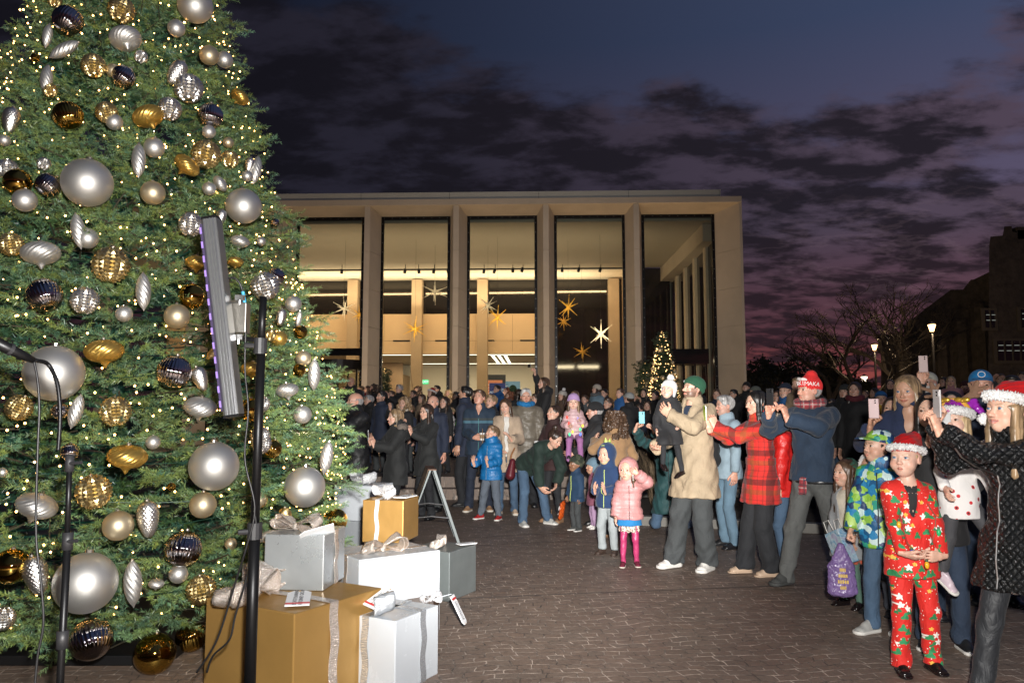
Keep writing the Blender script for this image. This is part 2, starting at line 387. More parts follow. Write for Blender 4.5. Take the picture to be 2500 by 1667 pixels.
ipart(MB().box((-19,21.5,0),(-9.02,21.6,4.62)),'back_wall',warmwall)
ipart(MB().box((-7.6,18.9,0),(-7.4,21.48,3.9)).box((-10.4,18.85,0),(-7.4,18.9,4.6)),'wood_partition',mat('wood_panel',(.30,.2,.12),.5,fn=vary((.30,.2,.12),.2,1.2,0)))
m=MB()
for k in range(3): m.box((-1.6+k*.35+.0,13.,4.60),(-1.45+k*.35,20,4.618))
ipart(m,'linear_lamp',emis('lamp_strip',(1,.86,.66,1),5.))
ipart(MB().box((-19,12.6,4.60),(5.3,12.66,4.618)).box((-6.4,19.9,4.60),(4.4,19.97,4.618)),'linear_lamp',MATS['lamp_strip'])
ipart(MB().box((-7.0,.1,3.76),(-5.57,1.,3.9)),'door_canopy',fr_m)
# dark blank wall in the fourth bay, lower
ipart(MB().box((1.35,12.05,0),(5.35,12.1,8.5)),'dark_glass_wall',mat('dark_glass',(.012,.011,.012),.06))
bpy.context.view_layer.update()
def Fp(s,d,z): return FM@Vector((s,d,z))
# revolving door
rd=thing('revolving_door','black framed revolving glass door in the third window bay','door',Fp(-6.4,-.3,0)); m=MB()
m.tube([(0,0,3.05),(0,0,3.4)],1.0,32); m.build('canopy',fr_m,rd)
m=MB()
for a in (35,80,145,215,260,325): m.tube([(math.cos(R(a))*.98,math.sin(R(a))*.98,0),(math.cos(R(a))*.98,math.sin(R(a))*.98,3.05)],.035,6)
m.tube([(0,0,0),(0,0,3.05)],.04,8); m.build('post',fr_m,rd)
for a in (10,100,190,280):
    M=Matrix.Rotation(R(a),4,'Z'); MB().box((.04,-.006,.1),(.95,.006,3.04),M).build('leaf',glass_mat('pane_glass'),rd)
rd2=thing('entrance_vestibule','black framed glass entrance with flat canopy beside the lit outdoor tree','door',Fp(6.35,.7,0))
m=MB(); m.box((-.95,-.5,3.3),(.9,.6,3.85)); m.build('canopy',fr_m,rd2)
m=MB()
for x in (-.5,-.05,.4,.82): m.box((x-.03,-.45,0),(x+.03,-.39,3.3))
m.build('post',fr_m,rd2)
# lights inside
def area(name,loc,size,e,col,aim,shape='RECTANGLE'):
    l=bpy.data.lights.new(name,'AREA'); l.shape=shape; l.size=size[0]; l.size_y=size[1]; l.energy=e; l.color=col
    o=bpy.data.objects.new(name,l); o.location=loc; o.rotation_euler=Vector(aim).to_track_quat('-Z','Y').to_euler(); link(o); return o
WARM=(1,.61,.30); WARM2=(1,.75,.48)
area('facade_fill',Fp(-3,-7.,.5),(17,.3),470,(1,.77,.53),(0,.75,.66))  # added unseen area lamp behind the crowd, brightens the stone front
area('cove_light',Fp(-6,10.4,7.0),(20,.6),620,WARM2,(0,0.03,1))
area('gallery_light',Fp(-2.,17,4.55),(13,.25),700,WARM2,(0,0,-1))
area('gallery_light',Fp(-13.,17,4.55),(8,.25),230,WARM,(0,0,-1))
area('lobby_fill',Fp(-6,8.9,8.35),(22,.15),900,WARM,(0,.35,-.9))
area('lobby_fill',Fp(-4,.6,4.6),(18,.2),560,WARM2,(0,1,.28))  # added unseen lamp behind the panes, brightens the stars and back wall
area('lobby_fill',Fp(3,5.,.35),(10,3),130,WARM,(0,0.,1))
area('lobby_fill',Fp(-8,5.,.35),(12,3),380,WARM,(0,0.,1))
def spot(name,loc,aim,e,col,ang=40,blend=.6,r=.05):
    l=bpy.data.lights.new(name,'SPOT'); l.energy=e; l.color=col; l.spot_size=R(ang); l.spot_blend=blend; l.shadow_soft_size=r
    o=bpy.data.objects.new(name,l); o.location=loc; o.rotation_euler=Vector(aim).to_track_quat('-Z','Y').to_euler(); link(o); return o
# uplights at the feet of the window bays
for i,(a,b) in enumerate(wins):
    if i<2: continue
    for q,e in ((.5,[0,0,300,300,25,180,330,500][i]),):
        spot('facade_uplight',Fp(a+(b-a)*q,-.75,.2),Fp(0,0,1)-Fp(0,.02,0),e,(1,.66,.33),42,.8)
        uf=MB().tube([(0,0,0),(0,0,.16)],.09,12).build('uplight_fixture',black); uf.location=Fp(a+(b-a)*q,-.75,0)
        tag(uf,'small round ground uplight at the foot of a lobby window','light',group='facade uplights')
area('side_light',Fp(8.9,-.2,.4),(.3,.3),90,(1,.66,.3),Vector((-.45,.0,1)))
# track spots
for u,v in ((835,658),(990,657),(1022,657),(1061,657),(1094,657),(1182,657),(1209,657),(1252,655),(1277,654),(1373,654),(1415,654),(1467,654)):
    p=gy(u,v,36.6); t=thing('track_spotlight','small dark track spotlight hung from the lobby ceiling edge','light',tuple(p),group='track spotlights on the lobby ceiling')
    MB().tube([(0,0,.02),(rng.uniform(-.08,.08),.05,-.2)],.07,8).build('lamp_head',black,t); MB().box((-.015,-.015,.0),(.015,.015,.25)).build('stem',black,t)
# hanging bead stars
def star(u,v,rp,metal,depth,label):
    p=gy(u,v,depth); r=rp/FPX*depth*1.08
    t=thing('hanging_star',label,'decoration',tuple(p),rz=rng.uniform(0,1),group='bead stars hanging in the lobby')
    m=MB(); m.sphere((0,0,0),r*.17,10,8); g=random.Random(int(u))
    dirs=[Vector((0,0,1)),Vector((0,0,-1))]+[Vector((math.cos(a),0,math.sin(a))) for a in (R(28),R(152),R(-28),R(-152))]+[Vector((0,math.cos(a),math.sin(a))) for a in (R(35),R(145),R(-35),R(-145))]+[Vector((.7,.7,0.05)),Vector((-.7,-.7,.1))]
    for d in dirs:
        d=Matrix.Rotation(g.uniform(-.12,.12),3,'Y')@d.normalized(); q=.2; b=.095
        while q<.92: m.sphere(d*r*q,r*b*.8,7,5); q+=b*1.35; b*=.84
        m.tube([d*r*q,d*r*1.02],[r*.03,r*.004],6)
    m.build('beads',metal,t,smooth=True)
    MB().tube([(0,0,r*1.),(0,0,8.55-p[2])],.004,4).build('wire',black,t); return t
sm=mat('star_silver',(.8,.72,.6),.45,.15); gmt=mat('star_gold',(.8,.45,.06),.45,.15)
for a in ((840.5,753,28,sm,31,'silver bead star hanging low left of the left gold star'),(877,768,22,gmt,32,'gold bead star half hidden by the stone fin'),
 (1061.5,712,31,sm,32,'silver bead star hanging highest, in the fourth window from the corner'),(1013.5,803,30,gmt,31,'gold bead star hanging low in the same window as the highest silver star'),
 (1191,745,27,sm,32,'silver bead star overlapping a gold star, hanging just above it'),(1214.5,775,29,gmt,30.5,'gold bead star overlapping the silver star above it'),
 (1387.5,750,30,gmt,31,'bright gold bead star in front of the dark glass'),(1376,785,20,gmt,37,'dim gold bead star added as the reflection of the bright gold one'),  # the upper dim star is a reflection in the glass, built as an object
 (1467,815,33,sm,30,'silver bead star farthest right, by the lit inner wall'),(1421.5,859,22,gmt,37,'dim dark gold bead star, lowest, against the dark glass')): star(*a)
# exit sign, screens, poster
def textobj(name,s,size,loc,rot,mt,parent=None,ext=.001,align='CENTER',kern=1.):
    cu=bpy.data.curves.new(name,'FONT'); cu.body=s; cu.size=size; cu.extrude=ext; cu.align_x=align; cu.align_y='CENTER'; cu.space_character=kern
    o=bpy.data.objects.new(name,cu); link(o); dg=bpy.context.evaluated_depsgraph_get(); me=bpy.data.meshes.new_from_object(o.evaluated_get(dg)); bpy.data.objects.remove(o)
    me.materials.clear(); me.materials.append(mt); o=bpy.data.objects.new(name,me); link(o); o.location=loc; o.rotation_euler=rot
    if parent: o.parent=parent
    return o
es=thing('exit_sign','green lit EXIT sign on the pale back wall of the lobby','sign',tuple(gy(1038,932,47.)))
MB().box((-.2,0,-.14),(.2,.05,.14)).build('sign_box',emis('exit_green',(.05,.75,.25,1),1.6),es)
textobj('lettering','EXIT',.2,(0,-.006,0),(R(90),0,0),emis('exit_white',(.8,1,.85,1),2.5),es)
sc=thing('wall_screen','large dark framed display with orange picture on the lobby back wall','screen',tuple(gy(1204,945,46.)))
MB().box((-.75,0,-.6),(.75,.08,.75)).build('frame',black,sc); MB().box((-.75,-.01,-.5),(.55,-.002,.42)).build('display',emis('orange_screen',S(225,110,50),.8),sc)
m=MB()
for i in range(5):
    for j in range(4): m.box((-.68+i*.13,-.016,-.4+j*.17),(-.6+i*.13,-.011,-.33+j*.17))
m.build('display_dots',emis('pale_dots',S(250,190,150),.8),sc)
sc=thing('wall_screen','blue display with white writing beside the orange display','screen',tuple(gy(1218,954,44.)))
MB().box((-.55,0,-.35),(.55,.06,.45)).build('display',emis('blue_screen',S(20,40,100),.8),sc)
textobj('lettering','CAPITAL\nADVANCEMENT',.16,(.05,-.006,.0),(R(90),0,0),emis('white_text',(1,1,1,1),.8),sc)
sc=thing('wall_picture','pale blue framed winter picture right of the blue display','picture',tuple(gy(1252,952,44.)))
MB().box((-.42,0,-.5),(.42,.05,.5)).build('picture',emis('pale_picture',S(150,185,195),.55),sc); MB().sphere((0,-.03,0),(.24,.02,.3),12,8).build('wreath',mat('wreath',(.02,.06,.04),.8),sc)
# ================================================================ CHRISTMAS TREE
TX,TY=-2.88,5.6
def RZ(z): 
    return max(.03,min((6.72-z)*.312,1.60+.10*math.sin(max(0,z-.3)*1.2)))
def needles(n_boughs,zlo,zhi,rfun,axis,front_bias,nside=6,nneed=52,blen=.30,slen=.15,nl=.031,nw=.0042,seed=3,base=(.145,.285,.122)):
    g=np.random.default_rng(seed); ax,ay=axis
    zs=[];
    zz=g.uniform(zlo,zhi,n_boughs*6); Rm=max(rfun(z) for z in np.linspace(zlo,zhi,20)); rr=np.array([rfun(z) for z in zz]); keep=g.uniform(0,1,len(zz))<rr/Rm
    zz=zz[keep][:n_boughs]; rr=rr[keep][:n_boughs]; n=len(zz)
    th=g.uniform(0,2*np.pi,n); cam_th=math.atan2(-ay,-ax)
    d=np.abs((th-cam_th+np.pi)%(2*np.pi)-np.pi); kp=(d<2.0)|(g.uniform(0,1,n)<front_bias); th,zz,rr=th[kp],zz[kp],rr[kp]; n=len(th)
    depth=g.choice([-.13,0,.10,.24],n,p=[.07,.50,.26,.17])+g.uniform(0,.07,n)-.03
    out=np.stack([np.cos(th),np.sin(th),np.zeros(n)],1)
    d3=out*1.+np.stack([g.normal(0,.28,n),g.normal(0,.28,n),g.normal(.10,.26,n)],1); d3/=np.linalg.norm(d3,axis=1)[:,None]
    tip=np.stack([ax+np.cos(th)*(rr-depth),ay+np.sin(th)*(rr-depth),zz],1)
    root=tip-d3*blen
    side=np.cross(d3,[0,0,1]); side/=np.linalg.norm(side,axis=1)[:,None]+1e-9
    # sprigs: (origin, direction, len)
    O=[];D=[];Ln=[];B=[]
    O.append(tip-d3*slen);D.append(d3);Ln.append(np.full(n,slen));B.append(np.arange(n))
    for k in range(nside):
        f=(.12,.30,.48,.62,.2,.4)[k%6]; s=1 if k%2 else -1; w=g.normal(0,.35,n)[:,None]
        dd=d3*.72+side*s*.75+np.array([0,0,1.])*w*.7+ g.normal(0,.12,(n,3)); dd/=np.linalg.norm(dd,axis=1)[:,None]
        O.append(root+d3*blen*f);D.append(dd);Ln.append(slen*g.uniform(.75,1.1,n));B.append(np.arange(n))
    O=np.concatenate(O);D=np.concatenate(D);Ln=np.concatenate(Ln);B=np.concatenate(B); m=len(O)
    t=np.tile(np.linspace(.0,1.,nneed),(m,1))+g.uniform(-.02,.02,(m,nneed)); ph=g.uniform(0,2*np.pi,(m,nneed))
    a=np.cross(D,g.normal(0,1,(m,3)));a/=np.linalg.norm(a,axis=1)[:,None]; b=np.cross(D,a)
    p0=O[:,None]+D[:,None]*(Ln[:,None]*t)[...,None]
    rad=a[:,None]*np.cos(ph)[...,None]+b[:,None]*np.sin(ph)[...,None]
    nd=rad*.86+D[:,None]*(.35+.5*t)[...,None]; nd/=np.linalg.norm(nd,axis=2)[...,None]
    L=nl*g.uniform(.7,1.15,(m,nneed))*(1.-.35*np.clip((t-.75)*4,0,1))
    w=np.cross(nd,g.normal(0,1,(m,nneed,3))); w/=np.linalg.norm(w,axis=2)[...,None]
    tp=p0+nd*L[...,None]
    V=np.stack([p0-w*nw/2,p0+w*nw/2,tp],2).reshape(-1,3)
    F=np.arange(len(V)).reshape(-1,3)
    cb=g.uniform(.62,1.35,len(tip))[B]; 
    hue=g.uniform(0,1,m)
    c=np.stack([base[0]*(.8+.9*hue),base[1]*(.85+.3*hue),base[2]*(1.25-.6*hue)],1)*cb[:,None]
    c=np.repeat(c,nneed*3,0); c*=np.tile(np.array([.6,.6,1.25]),m*nneed)[:,None]
    return V,F,c,(O,D,Ln,tip,d3,th)
def needle_fn(t):
    a=t.n('ShaderNodeVertexColor',layer_name='Col'); t.l(a.outputs[0],t.b.inputs['Base Color'])
needle_m=mat('fir_needles',rough=.38,fn=needle_fn,spec=.5)
tree=thing('christmas_tree','tall decorated artificial fir tree covered in silver and gold ornaments and warm lights','tree',(0,0,0))
V,F,c,info=needles(2900,.22,6.6,RZ,(TX,TY),.35)
mesh_np('crown',V,F,needle_m,tree,cols=c)
O_,D_,L_,tips,d3s,ths=info
m=MB()
for i in range(0,len(O_)): 
    if i%1==0 and (O_[i][1]<TY+.4): m.add([O_[i]-np.array([.0025,0,0]),O_[i]+np.array([.0025,0,0]),O_[i]+D_[i]*L_[i]],[(0,1,2)])
for k in range(0,len(tips)):
    if tips[k][1]<TY+.5: m.tube([tips[k]-d3s[k]*.42,tips[k]-d3s[k]*.1],[.006,.003],3,False)
twig=m.build('twigs',mat('twig',(.05,.045,.025),.8),tree)
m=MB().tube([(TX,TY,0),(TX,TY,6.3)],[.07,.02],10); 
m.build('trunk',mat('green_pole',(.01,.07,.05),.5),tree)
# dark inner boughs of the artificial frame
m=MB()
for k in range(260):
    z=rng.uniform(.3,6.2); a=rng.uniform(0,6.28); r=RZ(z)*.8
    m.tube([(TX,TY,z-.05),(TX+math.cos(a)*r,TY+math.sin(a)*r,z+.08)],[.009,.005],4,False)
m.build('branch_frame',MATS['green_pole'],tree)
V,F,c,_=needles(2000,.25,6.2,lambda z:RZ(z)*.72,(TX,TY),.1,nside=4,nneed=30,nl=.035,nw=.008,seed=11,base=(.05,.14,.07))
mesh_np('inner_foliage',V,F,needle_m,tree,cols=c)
# string lights
g=np.random.default_rng(21)
sl=thing('string_lights','warm white string lights wound all over the big christmas tree','lights',(0,0,0))
bulb_m=emis('bulb_glow',(1,.50,.14,1),22.)
pts=[]
while len(pts)<1500:
    z=g.uniform(.3,6.6); 
    if g.uniform()>RZ(z)/1.7: continue
    th=g.uniform(-math.pi,math.pi)+0; a=math.atan2(-TY,-TX)+g.uniform(-1.5,1.5); r=RZ(z)-.03-abs(g.normal(0,.09))
    pts.append((TX+math.cos(a)*r,TY+math.sin(a)*r,z))
pts=np.array(pts); dd=np.linalg.norm(pts-np.array([0,0,1.45]),axis=1); order=np.argsort(dd); 
bm_=MB().sphere((0,0,0),.0062,6,4); b0=bm_.build('bulb',bulb_m,sl); b0.location=pts[order[0]]
for i in order[1:100]:
    o=b0.copy(); link(o); o.parent=sl; o.location=pts[i]
m=MB()
for i in order[100:]: m.sphere(pts[i],g.uniform(.0034,.0064),6,4)
o=m.build('bulbs',bulb_m,sl); o['kind']='stuff'
m=MB(); P=[]
for k in range(1400):
    z=.35+5.9*k/1400; a=k*.16; r=RZ(z)-.06+.03*math.sin(k*1.7); P.append((TX+math.cos(a)*r,TY+math.sin(a)*r,z+.03*math.sin(k*.9)))
m.tube(P,.0022,3,False); m.build('wire',mat('green_wire',(.01,.05,.03),.5),sl)
# ---------------------------------------------------------------- ornaments
def orn_mesh(kind):
    nu,nv=(48,32)
    if kind=='facet': nu,nv=(20,13)
    if kind in('pine',): nu,nv=(72,60)
    if kind=='rib': nu,nv=(120,28)
    if kind in('onion','fin'): nu,nv=(96,40)
    th=np.linspace(0,np.pi,nv+1)[:,None]; ph=(np.arange(nu)*2*np.pi/nu)[None,:]
    rr=np.ones((nv+1,nu)); zz=np.cos(th)*np.ones((1,nu)); rho=np.sin(th)*np.ones((1,nu))
    if kind=='rib': rho=rho*(1-.045*(1-np.abs(np.sin(ph*15)))*np.minimum(1,np.sin(th)*2)); 
    if kind=='onion':
        k=np.abs(np.sin((ph+th*.9)*9)); rho=rho*(1-.09*(1-k)**2*1.); zz=zz*.62; zz=zz-.32*np.exp(-(rho/.16)**2)*(th>np.pi/2)
    if kind=='fin':
        k=np.abs(np.sin((ph+zz*1.9)*5)); prof=np.sin(th)**1.35; rho=prof*.42*(1-.13*(1-k)**2); zz=zz*1.08
        zz=zz-.1*np.exp(-(rho/.05)**2)*(th>np.pi/2)
    if kind=='pine':
        prof=np.sin(th)**.8*(1+.28*np.cos(th)); rho=prof*.5; zz=zz*.95
        row=np.floor(th/np.pi*22); b=np.abs(np.sin(ph*9+ (row%2)*np.pi/2))*np.abs(np.sin(th*22)); rho=rho*(1+.13*b)
    V=np.stack([rho*np.cos(ph),rho*np.sin(ph),zz],2).reshape(-1,3); F=[]
    for i in range(nv):
        for j in range(nu):
            a=i*nu+j;b=i*nu+(j+1)%nu
            if kind=='facet' and 0<i<nv-1:
                q=[a,a+nu,b+nu,b]; c=V[q].mean(0); c=c/np.linalg.norm(c)*1.10; V=np.vstack([V,c]); n=len(V)-1
                F+=[(q[0],q[1],n),(q[1],q[2],n),(q[2],q[3],n),(q[3],q[0],n)]
            else: F.append((a,a+nu,b+nu,b) if 0<i<nv-1 else ((a,a+nu,b+nu) if i==0 else (a,a+nu,b)))
    return V,F
OM={}
def om(kind,mt):
    k=(kind,mt.name)
    if k not in OM:
        if (kind,) not in OM: OM[(kind,)]=orn_mesh(kind)
        V,F=OM[(kind,)]; me=bpy.data.meshes.new('ornament'); me.from_pydata(V.tolist(),[],F); me.update(); me.materials.append(mt)
        if kind!='facet': me.polygons.foreach_set('use_smooth',np.ones(len(me.polygons),bool))
        OM[k]=me
    return OM[k]
def mm(n,c,r,sc=0): 
    return mat(n,c,r,.9 if r>.33 else 1.,fn=(lambda t:t.bump(t.noise(400,2,.5),.06,.002)) if sc else None)
OMAT={'s':mm('silver_matte',(.62,.61,.58),.5,1),'p':mm('champagne_matte',(.66,.56,.38),.48,1),'g':mm('gold_matte',(.74,.48,.12),.36,1),
 'c':mm('chrome_dark',(.42,.40,.42),.05),'k':mm('chrome_gold',(.42,.27,.06),.04),'v':mm('silver_bright',(.78,.76,.72),.32),'w':mm('gold_bright',(.78,.62,.30),.30)}
capm=mat('ornament_cap',(.55,.5,.42),.3,1.)
capme=None
kn={'ball':'ball','facet':'faceted ball','rib':'ribbed ball','onion':'fluted onion shaped ornament','fin':'long spiral finial ornament','pine':'hammered pine cone ornament'}
cn={'s':'matte silver','p':'pale champagne','g':'matte gold','c':'mirror dark silver','k':'mirror dark gold','v':'bright silver','w':'bright gold'}
ORN=[] # kind col u v r(px) tilt on_ground
def addo(src,org,sc):
    for k,c,x,y,r,*rest in src: ORN.append((k,c,org[0]+x/sc,org[1]+y/sc,r/sc,rest[0] if rest else 0))
addo([('ball','s',1335,40,125),('rib','c',465,140,105,20),('onion','s',858,265,112,-20),('facet','w',830,70,88),('ball','s',1205,195,62),('fin','s',325,245,88,10),
('fin','s',440,340,115,55),('facet','w',640,450,80),('ball','p',775,485,50),('rib','c',845,525,82,30),('pine','v',1205,500,112,30),('facet','v',1290,605,98),
('ball','p',1430,380,70),('ball','s',1535,410,60),('facet','v',965,390,44),('fin','s',318,540,108,0),('facet','w',340,615,48),('rib','k',465,790,102,-25),('facet','w',730,770,72),
('ball','s',782,835,58),('onion','g',1015,795,112,-25),('facet','v',1160,745,78),('rib','c',1440,790,88,5),('ball','s',1428,902,48),('ball','p',1560,975,38),
('facet','w',1410,1055,96),('onion','g',1280,1130,96,40),('facet','w',1570,1090,60),('ball','s',1055,1010,72),('fin','s',948,1095,125,-2),('onion','g',1640,665,70,30),
('pine','v',75,825,112,5),('ball','s',30,960,42),('ball','s',597,1250,172),('facet','v',50,1160,72),('ball','k',120,1245,95),('rib','c',330,1265,85,30),('facet','v',300,1120,44),
('ball','s',170,1370,82),('ball','p',1045,1320,85),('onion','s',1505,1255,62,50),('ball','s',1430,1290,48),('fin','s',1750,1160,105,5),('pine','v',1705,1130,65,10),('ball','s',1665,1410,125),
('pine','v',1510,1490,68,10),('facet','v',1305,1535,80),('facet','w',375,5,45),('rib','k',240,395,30),('ball','s',1690,1205,40)],(0,0),2.8)
addo([('ball','s',600,230,72),('fin','s',535,178,125,-8),('facet','w',75,270,80),('onion','s',278,330,130,-8),('facet','w',757,410,120),('fin','s',980,590,132,0),('rib','c',305,615,118,-30),
('facet','v',580,655,90),('ball','s',848,745,58),('ball','k',1310,625,92),('ball','p',1210,762,88),('onion','g',1345,395,80,0),('facet','v',1810,555,95),('rib','c',1885,490,62,40),
('onion','s',1640,250,68,10),('ball','s',1785,250,32),('ball','s',1610,740,95),('pine','v',1920,770,68,5),('ball','g',1910,915,55),('onion','g',712,1000,130,0),('rib','c',1190,1140,116,10),
('pine','v',1370,1190,100,-20),('ball','s',370,1150,195),('facet','w',130,1385,85),('fin','s',520,1410,118,12),('rib','c',410,1410,58),('facet','w',790,1410,98),('onion','s',1370,1380,112,0),
('onion','g',1725,1120,80,0),('pine','w',1450,1020,60,40),('facet','v',1800,1360,45),('ball','k',1715,1400,82),('onion','g',1610,390,55,0),('rib','c',1880,120,30)],(0,500),2.8)
addo([('ball','s',290,910,62),('fin','s',330,1020,62,10),('rib','k',345,1115,50,20),('ball','p',365,1310,58),('fin','s',443,1430,118,2),('onion','s',245,1545,85,-10),('rib','k',335,1395,48,0)],(620,440),3.016)
addo([('onion','g',803,140,122,0),('ball','s',965,50,45),('ball','s',1350,200,155),('rib','c',440,110,55),('facet','w',590,360,103),('onion','s',232,450,125,20),('pine','v',935,535,130,-8),
('ball','p',745,575,94),('ball','p',1280,445,83),('facet','v',1650,60,60),('rib','k',1715,90,62,20),('rib','c',1155,720,113,5),('ball','k',70,830,110),('pine','v',228,890,140,-20),
('ball','s',540,935,188),('fin','s',838,935,142,0),('ball','s',1125,880,58),('onion','s',985,940,48),('facet','w',1270,980,88),('facet','v',20,1160,68),('rib','c',575,1290,128,-30),
('ball','p',1455,690,38),('facet','w',1640,415,45),('ball','k',1080,330,26),('fin','s',1690,640,85,70),('ball','s',15,240,30)],(0,1060),2.583)
K=2500/2352
for k,c,x,y,r,*t in [('ball','s',695,952,21),('facet','v',600,928,19),('facet','v',598,1002,22),('fin','s',750,1050,38,8),('ball','s',700,1118,47),('pine','w',655,1190,28),('rib','k',770,1195,28),('ball','p',595,1148,17),('facet','w',622,770,14)]:
    ORN.append((k,c,x*K,y*K,r*K,t[0] if t else 0))
def cone_hit(u,v):
    r=ray(u,v); best=None
    for i in range(700):
        t=2.5+i*.008; p=np.array([0,0,CH])+r*t
        if p[2]>.05 and math.hypot(p[0]-TX,p[1]-TY)<RZ(p[2]): return p,t
    t=((TY)*1.0-.0)/r[1]; return np.array([0,0,CH])+r*t,t
placed=[]
def zone(u,v):
    a='top' if v<250 else 'upper part' if v<560 else 'middle' if v<900 else 'lower part' if v<1300 else 'foot'
    return a
def make_orn(kind,c,p,rad,tilt,label,yaw=0):
    global capme
    o=bpy.data.objects.new('ornament',om(kind,OMAT[c])); link(o); o.location=p; o.scale=(rad,)*3
    o.rotation_euler=(R(rng.uniform(-25,10)) if kind in('onion','rib','facet') else R(rng.uniform(-8,8)),R(tilt),rng.uniform(0,6.28) if tilt==0 else 0)
    tag(o,label,'ornament',group='tree ornaments'); 
    if capme is None:
        m=MB().tube([(0,0,-.06),(0,0,.1)],.13,12); P=[(.07*math.cos(a),0,.13+.07*math.sin(a)) for a in np.linspace(0,6.28,9)]; m.tube(P,.012,4,False)
        q=m.build('cap',capm,o,smooth=False); capme=q.data
    else: q=bpy.data.objects.new('cap',capme); link(q); q.parent=o
    q.location=(0,0,{'onion':.6,'fin':1.05,'pine':.93}.get(kind,.98)); 
    if kind=='fin': q.scale=(.6,.6,.6)
    return o
# labels: look + where, from neighbours
lab=[]
def rel(i):
    k,c,u,v,r,t=ORN[i]; best=None
    for j,(k2,c2,u2,v2,r2,t2) in enumerate(ORN):
        if j==i or (k2==k and c2==c): continue
        d=math.hypot(u-u2,v-v2)-r2*.8
        if best is None or d<best[0]: best=(d,j)
    return best[1]
for i,(k,c,u,v,r,t) in enumerate(ORN):
    size='huge ' if r>52 and k=='ball' else 'big ' if r>38 and k in('ball','facet','rib') else 'small ' if r<20 else ''
    j=rel(i); k2,c2,u2,v2,r2,_=ORN[j]; dx,dy=u-u2,v-v2
    w=('right of' if dx>0 else 'left of') if abs(dx)>abs(dy) else ('below' if dy>0 else 'above')
    short={'ball':'ball','facet':'faceted ball','rib':'ribbed ball','onion':'onion ornament','fin':'spiral finial','pine':'pine cone'}
    lab.append([size+cn[c]+' '+kn[k], w+' '+cn[c2].split()[-1]+' '+short[k2], zone(u,v)])
full=[f'{a} {b}, {z}' for a,b,z in lab]
side=lambda u:'left edge' if u<90 else 'left side' if u<260 else 'centre' if u<430 else 'right side' if u<600 else 'right edge'
full=[f'{a} {b}, {z}, {side(o[2])}' for (a,b,z),o in zip(lab,ORN)]
from collections import defaultdict
dup=defaultdict(list)
for i,f in enumerate(full): dup[f].append(i)
for f,ii in dup.items():
    if len(ii)>1:
        ii.sort(key=lambda i:ORN[i][3])
        for n,i in enumerate(ii): full[i]=f+(', higher one' if n==0 else ', lower one' if n==1 else ', lowest one')
for (k,c,u,v,r,t),lb in zip(ORN,full):
    p,d=cone_hit(u,v); rad=r/FPX*p[1]; out=np.array([p[0]-TX,p[1]-TY,0]); out/=np.linalg.norm(out)+1e-9
    q=p-ray(u,v)*rad*.75
    rad*=q[1]/p[1]*.97
    make_orn(k,c,q,rad/(1.08 if k in('fin','pine') else 1.),t,' '.join(lb.split()[:16]))
# three ornaments lying on the paving under the tree
for k,c,u,v,r,lb in (('ball','k',975,1390,122,'large mirror gold ball resting on the paving under the tree'),('rib','k',1205,1280,92,'ribbed dark gold ball on the paving right of the large mirror gold ball')):
    u=u/2.583; v=1060+v/2.583; 
    p0=gz(u,v+r/2.583); Y=p0[1]; rad=r/2.583/FPX*Y; p=gy(u,v,Y); make_orn(k,c,(p[0],p[1],rad),rad,0,lb)
tag(MB().box((-3.6,4.6,.0),(-2.,6.4,.06)).build('tree_base',darkmetal,bevel=.008),'flat dark metal base plate under the christmas tree','stand')
# ================================================================ GIFT BOXES
def boxmat(n,c,r,met,amt=.06): return mat(n,c,r,met,fn=lambda t:(t.l(t.ramp(t.noise(4,4,.6),[(.3,tuple(x*(1-amt) for x in c)+(1,)),(.7,tuple(min(1,x*(1+amt)) for x in c)+(1,))]),t.b.inputs['Base Color']),t.bump(t.noise(500,2,.5),.12,.002),t.l(t.ramp(t.noise(7,5,.7),[(.3,max(.05,r-.08)),(.7,r+.1)]),t.b.inputs['Roughness'])))
GOLD=boxmat('gold_paper',(.43,.25,.075),.36,.5); WHITE=boxmat('white_paper',(.47,.50,.53),.22,0.,.03); SILV=boxmat('silver_paper',(.44,.47,.48),.3,.55); BROWN=boxmat('bronze_paper',(.13,.065,.03),.35,.5)
def foilfn(c):
    def f(t):
        v=t.coords((1,1,1)); w=t.noise(160,3,.6,t.coords((.25,1,3))); t.l(t.ramp(w,[(.35,tuple(x*.55 for x in c)+(1,)),(.5,tuple(x*.9 for x in c)+(1,)),(.66,(1,.97,.93,1))]),t.b.inputs['Base Color']); t.bump(w,.9,.006)
    return f
def foil(n,c,met=.75,r=.25): return mat(n,c,r,met,fn=foilfn(c))
RG=foil('rose_foil_ribbon',(.78,.66,.56),.65,.2); RS=foil('silver_foil_ribbon',(.78,.8,.82),.35,.22); RW=foil('white_sheer_ribbon',(.8,.8,.82),.3,.4)
TAGW=mat('tag_card',(.75,.76,.77),.45); TRED=mat('tag_red',(.5,.02,.02),.4); INK=mat('tag_ink',(.03,.03,.035),.6); TG=mat('tag_gold',(.5,.3,.08),.3,.8)
def ribbon_strip(m,pts,w,up,th=.0015,wav=0):
    """flat ribbon following pts, width w along vector up"""
    up=Vector(up).normalized()
    P=[Vector(p) for p in pts]; V=[];F=[]
    for i,p in enumerate(P):
        o=up*w/2
        V+=[p-o,p+o]
    n=len(P)
    b=len(m.V); m.V+=[tuple(v) for v in V]; m.F+=[(b+2*i,b+2*i+1,b+2*i+3,b+2*i+2) for i in range(n-1)]
def solid(o,th=.0015):
    s=o.modifiers.new('s','SOLIDIFY'); s.thickness=th; s.offset=0; return o
